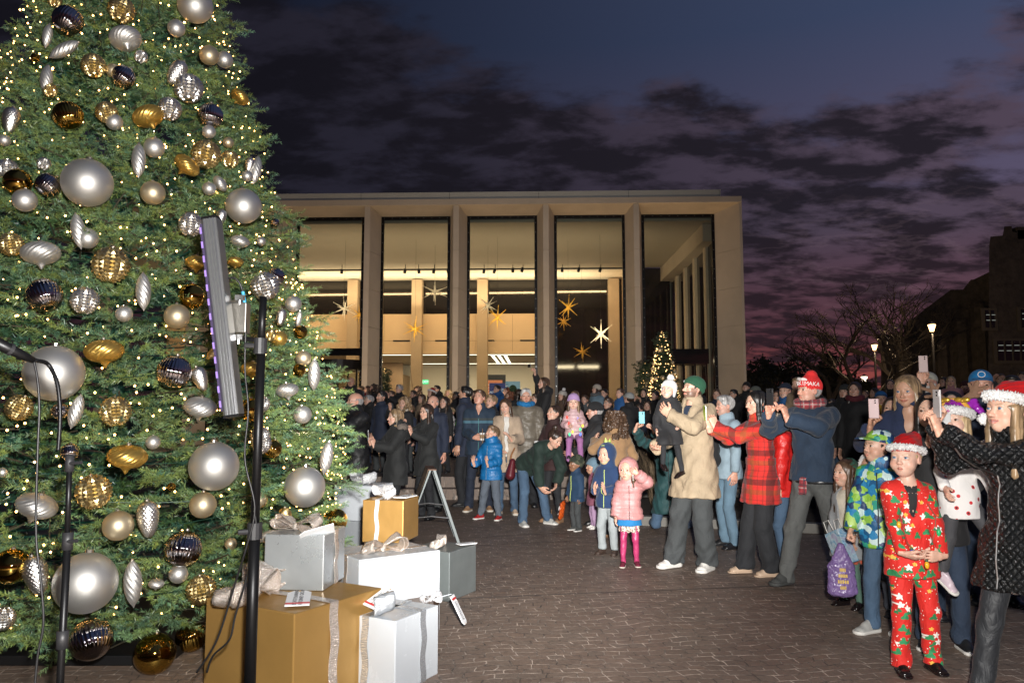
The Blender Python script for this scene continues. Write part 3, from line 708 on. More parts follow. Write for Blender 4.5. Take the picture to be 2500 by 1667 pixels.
def bow(parent,c,size,mt,seed,yaw=0,nl=4,label=None):
    g=random.Random(seed)
    for k in range(nl):
        m=MB(); a=yaw+(k%2)*math.pi+g.uniform(-.4,.4); L=size*g.uniform(.75,1.05); H=size*g.uniform(.35,.7); w=size*g.uniform(.5,.68); tw=g.uniform(-.5,.5)
        side=Vector((-math.sin(a),math.cos(a),g.uniform(-.2,.5))).normalized(); V=[];F=[];n=26
        for i in range(n+1):
            q=i/n; ang=-math.pi/2+2*math.pi*q; r=math.cos(math.pi*(q-.5))
            x=L*(.5+.5*math.sin(ang)) ; z=H*(.5*math.cos(ang))*(1 if q<.5 else .75)+H*.42*math.sin(math.pi*q)+H*.1
            x=L*math.sin(math.pi*q)**.8; z=H*(.55-.55*math.cos(2*math.pi*q)*0)+H*.6*math.sin(2*math.pi*q)*.7+H*.15*math.sin(math.pi*q)-H*.5
            ww=w*(.22+.78*math.sin(math.pi*q)**.6)
            p=Vector(c)+Vector((math.cos(a)*x,math.sin(a)*x,max(z,-H*.25)+H*.35))
            for j in range(7):
                s=j/6-.5; rip=.018*size*math.sin(q*38+j*1.3+k)+.012*size*math.sin(j*2.6+q*9)
                V.append(p+side*s*ww+Vector((0,0,rip*.8))+Vector((math.cos(a),math.sin(a),0))*rip*.4)
        F=[(i*7+j,i*7+j+1,(i+1)*7+j+1,(i+1)*7+j) for i in range(n) for j in range(6)]
        o=m.add(V,F).build('bow_loop',mt,parent,smooth=True); solid(o,.002)
    m=MB(); m.sphere((c[0],c[1],c[2]+size*.14),(size*.13,size*.13,size*.13),8,6); m.build('bow_knot',mt,parent,smooth=True)
def gift(name,near,dirR,wR,dirL,wL,z0,z1,mt,label):
    """near = nearest vertical edge (x,y); dirR/dirL unit vectors of its two base edges"""
    t=thing('gift_box',label,'gift box',(near[0],near[1],z0)); h=z1-z0
    dR=Vector((*dirR,0)).normalized(); dL=Vector((-dR.y,dR.x,0)) if dirL is None else Vector((*dirL,0)).normalized()
    M=Matrix((( dR.x,dL.x,0,0),(dR.y,dL.y,0,0),(0,0,1,0),(0,0,0,1))); t.matrix_world=Matrix.Translation((near[0],near[1],z0))@M
    m=MB(); m.box((0,0,0),(wR,wL,h)); m.build('box',mt,t,bevel=.006)
    return t
def wrap(t,axis,at,wR,wL,h,w,mt,faces=('n','t','b')):
    """ribbon over the box: axis 'R' runs across the face along dirR at distance 'at' from the near edge"""
    m=MB(); e=.004; g=random.Random(int(at*1000)); 
    def wob(k): return .004*math.sin(k*.35+at*9)
    n=26
    if axis=='R': # vertical strip on the dirR face (y=0) at x=at, over the top
        for i in range(n+1): pass
        P=[(at+wob(i),-e-.003*math.sin(i*.5),h*i/n) for i in range(n+1)]+[(at+wob(i+n),wL*i/n,h+e) for i in range(n+1)]
        ribbon_strip(m,P,w,(1,0,0))
    else:
        P=[(-e-.003*math.sin(i*.5),at+wob(i),h*i/n) for i in range(n+1)]+[(wR*i/n,at+wob(i+n),h+e) for i in range(n+1)]
        ribbon_strip(m,P,w,(0,1,0))
    o=m.build('ribbon',mt,t); solid(o,.002); return o
def gtag(t,loc,rot,L,W,lines,red=True,gold=False):
    m=MB(); c=.25*W; m.prism([(0,-W/2),(L-c,-W/2),(L,-W/2+c),(L,W/2-c),(L-c,W/2),(0,W/2)],0,.006)
    o=m.build('gift_tag',TAGW,t); o.location=loc; o.rotation_euler=rot
    if red: MB().prism([(.09*L,-W/2-.0005),(.16*L,-W/2-.0005),(.09*L+.07*L,W/2+.0005),(.09*L,W/2+.0005)],.0055,.0075).build('stripe',TRED,o)
    textobj('writing',lines,W*.24,(L*.53,0,.0066),(0,0,0),INK,o,.0003)
    MB().tube([(L-.06*W,0,.003),(L-.06*W,0,.0085)],.05*W,10).build('eyelet',TG,o)
    return o
# 1 big gold box
nr_,rt,lf=gz(719,1498,.487),gz(932,1434,.487),gz(552,1449,.487)
def setup(n,r,l):
    dR=(r-n)[:2]; wR=float(np.hypot(*dR)); dL=(l-n)[:2]; wL=float(np.hypot(*dL)); return n[:2],dR/wR,wR,wL
n,dR,wR,wL=setup(nr_,rt,lf); wL=max(wL,.6)
gold1=gift('g',n,dR,wR,None,wL,0,.487,GOLD,'largest gold gift box, in front, with a sparkling rose ribbon bow')
wrap(gold1,'R',wR*.42,wR,wL,.487,.062,RG); bow(gold1,(wR*.16,wL*.62,.487),.25,RG,3,yaw=.6,nl=5)
gtag(gold1,(wR*.12,wL*.10,.50),(0,R(-4),R(42)),.24,.12,'ESTATE PLANNING\nATTORNEY GROUP')
# 2 silver box on it
def onto(u,v,z): return gz(u,v,z)
n_=onto(789,1443,.4875); r_=onto(833,1414,.4875)
dR=(r_-n_)[:2]; wR2=.36; dR/=np.hypot(*dR)
l2=gz(661,1422,.4875)
silv=gift('s',n_[:2],dR,wR2,None,.34,.4885,.4885+.30,SILV,'silver gift box standing on top of the largest gold box')
wrap(silv,'R',.2,wR2,.34,.30,.058,RG); bow(silv,(.14,.22,.30),.17,RG,8,yaw=1.2,nl=5)
gtag(silv,(.06,-.035,.33),(R(30),R(14),R(112)),.19,.12,'DONNA\nMORAN MD')
# 3 big white box
nw=gz(877,1366,.53); rw=gz(1075,1342,.53); d=(rw-nw)[:2]; w3=float(np.hypot(*d)); d/=w3
wht=gift('w',nw[:2],d,w3,None,.50,0,.53,WHITE,'large white gift box behind the big gold one, carrying a gold box')
wrap(wht,'L',.2,w3,.50,.53,.05,RG); bow(wht,(w3*.42,.17,.53),.17,RG,14,yaw=.2,nl=4)
# 4 gold box on the white box
ng=gz(984,1326,.531); rg=gz(1027,1304,.531); d4=(rg-ng)[:2]; d4/=np.hypot(*d4)
g4=gift('g',ng[:2],d4,.36,None,.31,.5312,.5312+.30,GOLD,'smaller gold gift box standing on the large white box')
wrap(g4,'L',.2,.36,.31,.30,.03,RW); bow(g4,(.15,.2,.30),.14,RW,20,yaw=.4,nl=4)
gtag(g4,(.03,.04,.315),(0,0,R(-10)),.2,.1,'WITH CARE',red=False)
# 5 white boxes at the back
pb=gz(904,1280,.40); 
b5=gift('w',(pb[0],pb[1]+.0),(.72,.69),.4,None,.48,0,.42,WHITE,'white gift box at the bottom of the rear stack, under another white box')
wrap(b5,'R',.12,.4,.48,.42,.05,RG)
zb=.42; top=gy(904,1187,pb[1])[2]
b6=gift('w',(pb[0]-.0,pb[1]+.03),(.35,.93),.42,None,.42,.4215,top,WHITE,'white gift box on top of the rear stack with a clear silver bow')
wrap(b6,'R',.25,.42,.42,top-.4215,.04,RS); bow(b6,(.2,.22,top-.4215),.18,RS,27,yaw=1.,nl=4)
# 6 dark silver box at right
n7=gz(1097,1469); r7=gz(1162,1442); d7=(r7-n7)[:2]; w7=float(np.hypot(*d7)); d7/=w7
h7=gy(1097,1348,n7[1])[2]
g7=gift('s',n7[:2],d7,w7,None,.4,0,h7,mat('dark_silver_paper',(.22,.25,.25),.35,.5,fn=vary((.22,.25,.25),.12,5,.2,.002,300)),'grey silver gift box on the paving right of the large white box')
bow(g7,(w7*.35,.2,h7),.14,RG,33,yaw=.3,nl=4); gtag(g7,(w7*.55,.06,h7+.02),(0,0,R(-30)),.17,.08,'THANK YOU',red=False)
# 7 small white box front right
n8=gz(966,1516,.376); r8=gz(1071,1476,.376); d8=(r8-n8)[:2]; w8=float(np.hypot(*d8)); d8/=w8
g8=gift('w',n8[:2],d8,w8,None,.40,0,.376,WHITE,'white gift box with silver satin ribbon in front of the large white one')
SAT=mat('satin_ribbon',(.5,.53,.56),.25,.6,fn=lambda t:t.bump(t.noise(30,3,.5,t.coords((1,1,6))),.8,.01))
wrap(g8,'R',w8*.62,w8,.4,.376,.05,SAT); wrap(g8,'L',.2,w8,.4,.376,.045,SAT); bow(g8,(w8*.35,.24,.376),.2,SAT,41,yaw=.9,nl=3)
gtag(g8,(.02,.2,.42),(R(10),R(-22),R(-12)),.17,.09,'SINGING\nMOUNTAINS\nCOUNSELING')
# 8 bronze box behind it with a hanging tag
n9=(n8[0]+d8[0]*w8+.05,n8[1]+d8[1]*w8-.02)
p9=gz(1090,1585); p9b=gz(1097,1500,.0)
g9=gift('b',(p9[0]-.10,p9[1]+.05),(.05,1.),.34,(-1,.05),.2,0,.24,BROWN,'low bronze gift box tucked behind the front white box')
bow(g9,(.15,.03,.24),.09,RW,52,yaw=2.,nl=4); MB().tube([(.15,.03,.25),(.18,-.05,.27),(.2,-.10,.28)],.003,5).build('cord',WHITE,g9); gtag(g9,(.2,-.10,.27),(0,R(62),R(-100)),.2,.075,'INDIAN PRAIRIE\nORTHOPEDICS')
# ================================================================ STAGE, STANDS
deck=mat('stage_deck',(.035,.028,.022),.4,fn=vary((.035,.028,.022),.3,3,.2,.003,40))
tag(MB().box((-3.4,2.2,0),(-1.18,3.54,.25)).build('stage_platform',deck,bevel=.006),'low dark stage platform edge at the bottom left','platform')
st=thing('light_stand','black telescopic stand holding a long tilted light bar in front of the tree','stand',(0,0,0))
p0=gy(611,1640,3.4); x0,y0=p0[0],3.4
ztop=gy(617,725,3.4)[2]; zmid=gy(611,1295,3.4)[2]; zj=gy(611,845,3.4)[2]
MB().tube([(x0,y0,.27),(x0,y0,zmid)],.0245,16).build('pole',black,st,smooth=True)
MB().tube([(x0,y0,zmid),(x0+.004,y0,zj)],.0195,16).build('upper_pole',black,st,smooth=True)
MB().tube([(x0+.004,y0,zj),(x0+.006,y0,ztop)],.0165,16).build('top_spigot',black,st,smooth=True)
for z,rr in ((zmid,.032),(zj,.029)): MB().tube([(x0,y0,z-.035),(x0,y0,z+.035)],rr,14).build('collar',mat('collar_plastic',(.02,.02,.022),.5),st)
for z in (zmid,zj): MB().tube([(x0-.02,y0-.03,z),(x0-.055,y0-.05,z)],.012,8).build('clamp_knob',MATS['collar_plastic'],st)
MB().box((x0-.33,y0-.05,.25),(x0+.02,y0+.09,.268)).box((x0-.06,y0-.35,.25),(x0+.02,y0-.05,.262)).build('foot_plate',black,st,bevel=.003)
lb=thing('light_bar','long tilted black LED light bar with purple diodes clamped to the stand','light',(0,0,0))
a=Vector(gy(514,537,3.3)); b=Vector(gy(568,1012,3.3)); d=(b-a).normalized(); L=(b-a).length
rt_=d.cross(Vector((0,1,0))).normalized(); 
if rt_.x<0: rt_=-rt_
fw=Vector((0,-1,0)); M=Matrix((( rt_.x,fw.x,d.x,a.x),(rt_.y,fw.y,d.y,a.y),(rt_.z,fw.z,d.z,a.z),(0,0,0,1))); lb.matrix_world=M
alu=mat('bar_aluminium',(.30,.305,.31),.28,.8); 
prof=[(-.034,-.04),(-.034,.018),(-.022,.03),(-.014,.022),(-.008,.032),(.0,.024),(.006,.034),(.014,.026),(.02,.036),(.027,.026),(.036,.03),(.036,-.04)]
MB().prism(prof,0,L).build('housing',alu,lb)
m=MB().box((-.031,-.038,-.012),(.034,.026,-.0)).box((-.031,-.038,L),(.034,.026,L+.012)); m.build('end_cap',black,lb)
MB().box((-.0405,.0,.02),(-.030,.0275,L-.02)).build('lens_strip',mat('lens_dark',(.05,.04,.08),.1),lb)
ledm=emis('violet_diode',S(190,150,255),1.2); e0=None
for k in range(13):
    z=.05+k*(L-.1)/12
    if e0 is None: e0=MB().box((-.0415,.012,-.014),(-.034,.0295,.014)).build('diode',ledm,lb); e0.location=(0,0,z)
    else: q=e0.copy(); link(q); q.parent=lb; q.location=(0,0,z)
br_=mat('bracket_steel',(.2,.19,.17),.4,.8)
pa=gy(585,738,3.36); pbk=gy(585,812,3.36)
cb=thing('clamp_bracket','grey steel mounting bracket between the light bar and its stand','bracket',(0,0,0))
MB().box((pa[0]-.035,3.36,pbk[2]),(pa[0]+.03,3.42,pa[2])).build('plate',br_,cb,bevel=.004)
for zz in (pa[2]+.02,pbk[2]-.02):
    MB().box((pa[0]-.018,3.35,zz-.012),(pa[0]+.02,3.37,zz+.012)).tube([(pa[0],3.36,zz),(pa[0],3.36,zz-.03)],.006,8).build('wing_bolt',steel,cb)
MB().tube([(pa[0]-.05,3.39,pbk[2]-.02),(x0,3.4,pbk[2]-.03)],.011,8).build('arm',black,cb)
cabm=mat('cable_black',(.012,.012,.013),.45)
def cable(label,pts,r,name='cable'):
    P=[Vector(p) for p in pts]; Q=[]
    for i in range(len(P)-1):
        p0_,p1,p2,p3=P[max(i-1,0)],P[i],P[i+1],P[min(i+2,len(P)-1)]
        for k in range(8):
            t=k/8; Q.append(.5*((2*p1)+(-p0_+p2)*t+(2*p0_-5*p1+4*p2-p3)*t*t+(-p0_+3*p1-3*p2+p3)*t**3))
    Q.append(P[-1]); o=MB().tube(Q,r,7).build(name,cabm,smooth=True); return tag(o,label,'cable')
cable('thin black cable running from the light bar down around its stand',[gy(552,680,3.33),gy(575,680,3.36),gy(592,710,3.38),gy(600,780,3.37),gy(598,900,3.37),gy(606,1000,3.36),gy(598,1120,3.36),gy(622,1240,3.36),gy(600,1340,3.36),gy(575,1420,3.42),gy(530,1560,3.48),gy(480,1640,3.53)],.0045)
cable('second black cable hanging between the stand and the gold box',[gy(620,1240,3.37),gy(625,1300,3.38),gy(605,1400,3.4),gy(575,1500,3.43),gy(560,1560,3.45),gy(520,1600,3.5),gy(505,1640,3.53)],.0045)
MB().tube([Vector(gy(593,712,3.375)),Vector(gy(598,742,3.375))],.007,8).build('cable_tape',mat('blue_tape',(.05,.35,.6),.4),cb)
# microphone stand at left
ms=thing('microphone_stand','black microphone stand with curved gooseneck in front of the tree','stand',(0,0,0))
Y=2.75
pm=gy(147,1660,Y); zt=gy(142,1120,Y)[2]; zc=gy(143,1320,Y)[2]; zc2=gy(148,1560,Y)[2]
MB().tube([(pm[0],Y,.27),(pm[0],Y,zc)],.0125,14).build('pole',black,ms,smooth=True)
MB().tube([(pm[0]-.002,Y,zc),(pm[0]-.008,Y,zt)],.0095,14).build('upper_pole',black,ms,smooth=True)
for xx,zz,rr in ((0,zc,.018),(0,zc2,.02),(-.008,zt-.015,.015)): MB().tube([(pm[0]+xx,Y,zz-.03),(pm[0]+xx,Y,zz+.03)],rr,12).build('collar',MATS['collar_plastic'],ms,smooth=True)
for zz in (zt-.015,zc): MB().tube([(pm[0],Y-.01,zz),(pm[0]+.045,Y-.02,zz+.004)],.006,8).build('clamp_knob',MATS['collar_plastic'],ms)
P=[gy(142,1100,Y),gy(146,1040,Y),gy(146,985,Y),gy(138,930,Y),gy(118,890,Y),gy(90,880,Y-.05),gy(40,873,Y-.1)]
Q=[]
P=[Vector(p) for p in P]
for i in range(len(P)-1):
    p0_,p1,p2,p3=P[max(i-1,0)],P[i],P[i+1],P[min(i+2,len(P)-1)]
    for k in range(12):
        t=k/12; Q.append(.5*((2*p1)+(-p0_+p2)*t+(2*p0_-5*p1+4*p2-p3)*t*t+(-p0_+3*p1-3*p2+p3)*t**3))
Q.append(P[-1]); MB().tube(Q,[.0066+(.0012 if i%2 else 0) for i in range(len(Q))],10).build('gooseneck',black,ms,smooth=True)
tag(MB().tube([(pm[0],Y,.25),(pm[0],Y,.272)],.13,28).build('round_base',black,ms),None)
mic=thing('microphone','black handheld microphone in its clip at the left edge of the picture','microphone',(0,0,0))
a=Vector(gy(82,880,Y-.06)); b=Vector(gy(-40,822,Y-.2)); c2=Vector(gy(-90,800,Y-.26))
MB().tube([a,a.lerp(b,.25),b],[.011,.0165,.024],16).build('handle',black,mic,smooth=True)
m=MB().sphere(c2,.03,14,10); m.build('grille',steel,mic,smooth=True); MB().tube([a.lerp(b,.45),a.lerp(b,.52)],.0215,16).build('clip',MATS['collar_plastic'],mic)
cable('black microphone cable hanging down beside the microphone stand',[gy(83,882,Y-.06),gy(92,930,Y-.06),gy(96,1000,Y-.06),gy(92,1100,Y-.06),gy(88,1300,Y-.06),gy(100,1420,Y-.06),gy(106,1520,Y-.06),gy(92,1600,Y-.06),gy(84,1690,Y-.06)],.0042)
# A-frame sign board
sb=thing('sign_board','grey metal A-frame sign board with engraved wooden panel behind the gift boxes','sign',(0,0,0))
gm_=mat('aframe_grey',(.17,.19,.19),.5,.4); wd=mat('aframe_wood',(.24,.17,.11),.7,fn=vary((.24,.17,.11),.25,6,.4,.004,30))
Pf=gz(1122,1331); apex_z=gy(1055,1148,Pf[1])[2]; ax_=gy(1055,1148,Pf[1])
rb=Vector((Pf[0],Pf[1],0)); ap=Vector((ax_[0],Pf[1],ax_[2])); lb_=Vector((2*ax_[0]-Pf[0]-.02,Pf[1],0))
back=Vector((-.10,.62,0)); back2=Vector((-.14,.62,0))
def leg(a,b,w=.03,dp=.028):
    d=(Vector(b)-Vector(a)); 
    x=Vector((1,0,0))*w/2; y=Vector((0,1,0))*dp; A=Vector(a);B=Vector(b)
    return MB().hexa([A-x,A+x,A+x+y,A-x+y,B-x,B+x,B+x+y,B-x+y]).build('leg',gm_,sb)
leg(rb,ap+Vector((.025,0,0))); leg(lb_,ap-Vector((.025,0,0))); leg(rb+back,ap+back+Vector((.025,0,0)),.022); leg(lb_+back,ap+back-Vector((.025,0,0)),.022)
for z in (.36,.46):
    A=lb_.lerp(ap,z); B=rb.lerp(ap,z); off=back*(.0 if z<.4 else .9); MB().tube([A+off,(A+B)/2+off+Vector((0,0,.02)),B+off],.008,8).build('hinge_bar',steel,sb)
A0=lb_.lerp(ap,.38)-Vector((.02,0,0)); A1=ap-Vector((.045,0,0)); 
MB().hexa([A0,A0+Vector((.014,0,0)),A0+back+Vector((.014,0,0)),A0+back,A1,A1+Vector((.014,0,0)),A1+back+Vector((.014,0,0)),A1+back]).build('wood_panel',wd,sb)
MB().hexa([ap+Vector((-.05,0,0)),ap+Vector((.05,0,0)),ap+back+Vector((.05,0,0)),ap+back+Vector((-.05,0,0)),ap+Vector((-.05,0,.012)),ap+Vector((.05,0,.012)),ap+back+Vector((.05,0,.012)),ap+back+Vector((-.05,0,.012))]).build('top_rail',mat('rail_wood',(.16,.08,.045),.6),sb)
up=(A1-A0).normalized(); bd=back.normalized(); nrm=bd.cross(up).normalized()
tx=textobj('engraved_lettering','M A G I C',.2,(0,0,0),(0,0,0),mat('engraving',(.08,.055,.035),.8),sb)
if nrm.x>0: nrm=-nrm
Mt=Matrix(((up.x,0,nrm.x,0),(up.y,0,nrm.y,0),(up.z,0,nrm.z,0),(0,0,0,1))); yv=nrm.cross(up); 
ctr=(A0+A1)/2+back*.45+nrm*.003
tx.matrix_world=Matrix(((-up.x,-yv.x,nrm.x,ctr.x),(-up.y,-yv.y,nrm.y,ctr.y),(-up.z,-yv.z,nrm.z,ctr.z),(0,0,0,1)))@Matrix.Scale(.55,4)
# ================================================================ IMPLICIT-SURFACE MODELLER (for bodies and clothes)
def V3(*a): return np.array(a[0] if len(a)==1 else a,float)
def unit(v): v=np.asarray(v,float); return v/(np.linalg.norm(v)+1e-12)
class Sdf:
    def __init__(s,lo,hi,h):
        s.lo=np.asarray(lo,float); s.h=h; s.n=np.maximum(4,np.ceil((np.asarray(hi)-s.lo)/h).astype(int)+1)
        s.f=np.full(s.n,.6,np.float32); s.ax=[(s.lo[i]+h*np.arange(s.n[i])).astype(np.float32) for i in range(3)]
    def blk(s,lo,hi):
        a=np.clip(((np.asarray(lo)-s.lo)/s.h).astype(int),0,s.n); b=np.clip(np.ceil((np.asarray(hi)-s.lo)/s.h).astype(int)+1,0,s.n)
        if (b<=a).any(): return None
        sl=tuple(slice(a[i],b[i]) for i in range(3)); X=s.ax[0][sl[0]][:,None,None];Y=s.ax[1][sl[1]][None,:,None];Z=s.ax[2][sl[2]][None,None,:]
        return sl,X,Y,Z
    def put(s,sl,d,k,mode):
        f=s.f[sl]
        if mode=='add':
            if k>0: h=np.clip(.5+.5*(f-d)/k,0,1); f=f*(1-h)+d*h-k*h*(1-h)
            else: f=np.minimum(f,d)
        elif mode=='sub':
            if k>0: h=np.clip(.5-.5*(f+d)/k,0,1); f=f*(1-h)-d*h+k*h*(1-h)
            else: f=np.maximum(f,-d)
        s.f[sl]=f
    def cone(s,a,b,ra,rb,k=.0,mode='add',flat=None):
        """round cone a->b; ra,rb radius or (rx,ry) with rx along 'flat'"""
        a=V3(a);b=V3(b); ra=ra if hasattr(ra,'__len__') else (ra,ra); rb=rb if hasattr(rb,'__len__') else (rb,rb)
        R_=max(*ra,*rb)+k+3*s.h; B=s.blk(np.minimum(a,b)-R_,np.maximum(a,b)+R_)
        if B is None: return s
        sl,X,Y,Z=B; d=b-a; L=np.linalg.norm(d)+1e-9; w=d/L
        u=np.asarray(flat,float) if flat is not None else (V3(1,0,0) if abs(w[0])<.9 else V3(0,1,0))
        u=unit(u-w*np.dot(u,w)); v=np.cross(w,u)
        px=X-a[0];py=Y-a[1];pz=Z-a[2]
        l=px*w[0]+py*w[1]+pz*w[2]; t=np.clip(l/L,0,1); e=l-t*L
        pu=px*u[0]+py*u[1]+pz*u[2]; pv=px*v[0]+py*v[1]+pz*v[2]
        rx=ra[0]+(rb[0]-ra[0])*t; ry=ra[1]+(rb[1]-ra[1])*t; rm=np.minimum(rx,ry)
        q=np.sqrt((pu/rx)**2+(pv/ry)**2+(e/rm)**2)
        s.put(sl,((q-1)*rm).astype(np.float32),k,mode); return s
    def ell(s,c,r,k=0.,mode='add',M=None):
        c=V3(c); r=V3(r); R_=r.max()+k+3*s.h; B=s.blk(c-R_,c+R_)
        if B is None: return s
        sl,X,Y,Z=B; px=X-c[0];py=Y-c[1];pz=Z-c[2]
        if M is not None: px,py,pz=[px*M[i][0]+py*M[i][1]+pz*M[i][2] for i in range(3)]
        q=np.sqrt((px/r[0])**2+(py/r[1])**2+(pz/r[2])**2); s.put(sl,((q-1)*r.min()).astype(np.float32),k,mode); return s
    def cut(s,p,n,box=None):
        """remove the side n points to"""
        B=s.blk(s.lo if box is None else box[0],s.lo+s.n*s.h if box is None else box[1]); sl,X,Y,Z=B; n=unit(n); d=(X-p[0])*n[0]+(Y-p[1])*n[1]+(Z-p[2])*n[2]
        s.f[sl]=np.maximum(s.f[sl],d); return s
    def mesh(s):
        f=s.f; f=np.pad(f,1,constant_values=.5); ins=f<0; n=f.shape
        c=np.zeros((n[0]-1,n[1]-1,n[2]-1),np.int8)
        for i in (0,1):
            for j in (0,1):
                for k in (0,1): c+=ins[i:n[0]-1+i,j:n[1]-1+j,k:n[2]-1+k]
        act=(c>0)&(c<8); idx=np.full(act.shape,-1,np.int64); I=np.argwhere(act); idx[act]=np.arange(len(I))
        P=np.zeros((len(I),3)); W_=np.zeros(len(I))
        cor=[(i,j,k) for i in (0,1) for j in (0,1) for k in (0,1)]
        val={q:f[I[:,0]+q[0],I[:,1]+q[1],I[:,2]+q[2]] for q in cor}
        for q in cor:
            for ax in range(3):
                if q[ax]==0:
                    r=list(q); r[ax]=1; r=tuple(r); a=val[q];b=val[r]; m=(a<0)!=(b<0); t=np.where(m,a/(a-b+1e-12),0)
                    pt=np.array(q,float)[None,:]+np.zeros((len(I),1)); pt[:,ax]+=t; P+=pt*m[:,None]; W_+=m
        V=(I+P/np.maximum(W_,1)[:,None]-1)*s.h+s.lo
        F=[]
        for ax in range(3):
            a1,a2=(ax+1)%3,(ax+2)%3
            sl0=[slice(1,-1)]*3; sl1=[slice(1,-1)]*3; sl0[ax]=slice(0,-1); sl1[ax]=slice(1,None)
            A=ins[tuple(sl0)];B=ins[tuple(sl1)]; E=np.argwhere(A!=B)
            if not len(E): continue
            fl=A[E[:,0],E[:,1],E[:,2]]; base=E.copy(); base[:,a1]+=1; base[:,a2]+=1
            def id(o1,o2): q=base.copy(); q[:,a1]-=o1; q[:,a2]-=o2; return idx[q[:,0],q[:,1],q[:,2]]
            Q=np.stack([id(1,1),id(0,1),id(0,0),id(1,0)],1); Q[~fl]=Q[~fl][:,::-1]; F.append(Q)
        F=np.concatenate(F) if F else np.zeros((0,4),int); F=F[(F>=0).all(1)]
        return V,F
def smoothV(V,F,it=2,lam=.5):
    n=len(V); 
    if n==0: return V
    a=F.ravel(); b=np.roll(F,-1,1).ravel(); cnt=np.bincount(a,minlength=n)+np.bincount(b,minlength=n)
    for _ in range(it):
        S_=np.stack([np.bincount(a,V[b,i],n)+np.bincount(b,V[a,i],n) for i in range(3)],1); V=V*(1-lam)+lam*S_/np.maximum(cnt,1)[:,None]
    return V
def vnorm(V,F):
    p=V[F]; fn=np.cross(p[:,2]-p[:,0],p[:,3]-p[:,1]); N=np.zeros_like(V)
    for i in range(3):
        for j in range(F.shape[1]): N[:,i]+=np.bincount(F[:,j],fn[:,i],len(V))
    return N/(np.linalg.norm(N,axis=1)[:,None]+1e-12)
def join(parts):
    V=[];F=[];C=[];b=0
    for v,f,c in parts:
        V.append(v);F.append(f+b);b+=len(v);C.append(c if getattr(c,'ndim',1)==2 else np.tile(np.asarray(c,float)[:3],(len(v),1)))
    return np.concatenate(V),np.concatenate(F),np.concatenate(C)
def rx(a): c,s=math.cos(a),math.sin(a); return np.array([[1,0,0],[0,c,-s],[0,s,c]])
def ry(a): c,s=math.cos(a),math.sin(a); return np.array([[c,0,s],[0,1,0],[-s,0,c]])
def rz(a): c,s=math.cos(a),math.sin(a); return np.array([[c,-s,0],[s,c,0],[0,0,1]])
def wrinkle(V,N,amp,fr=28.,seed=0.,mask=1.):
    p=V*fr; w=np.sin(p[:,0]*.9+2.1*np.sin(p[:,2]*.45+seed)+seed)*np.sin(p[:,2]*.8+1.7*np.sin(p[:,0]*.6+p[:,1]*.5+seed*2))+.5*np.sin(p[:,1]*1.7+p[:,2]*1.3+2*np.sin(p[:,0]*.8)+seed)
    return V+N*(w*amp*mask)[:,None]
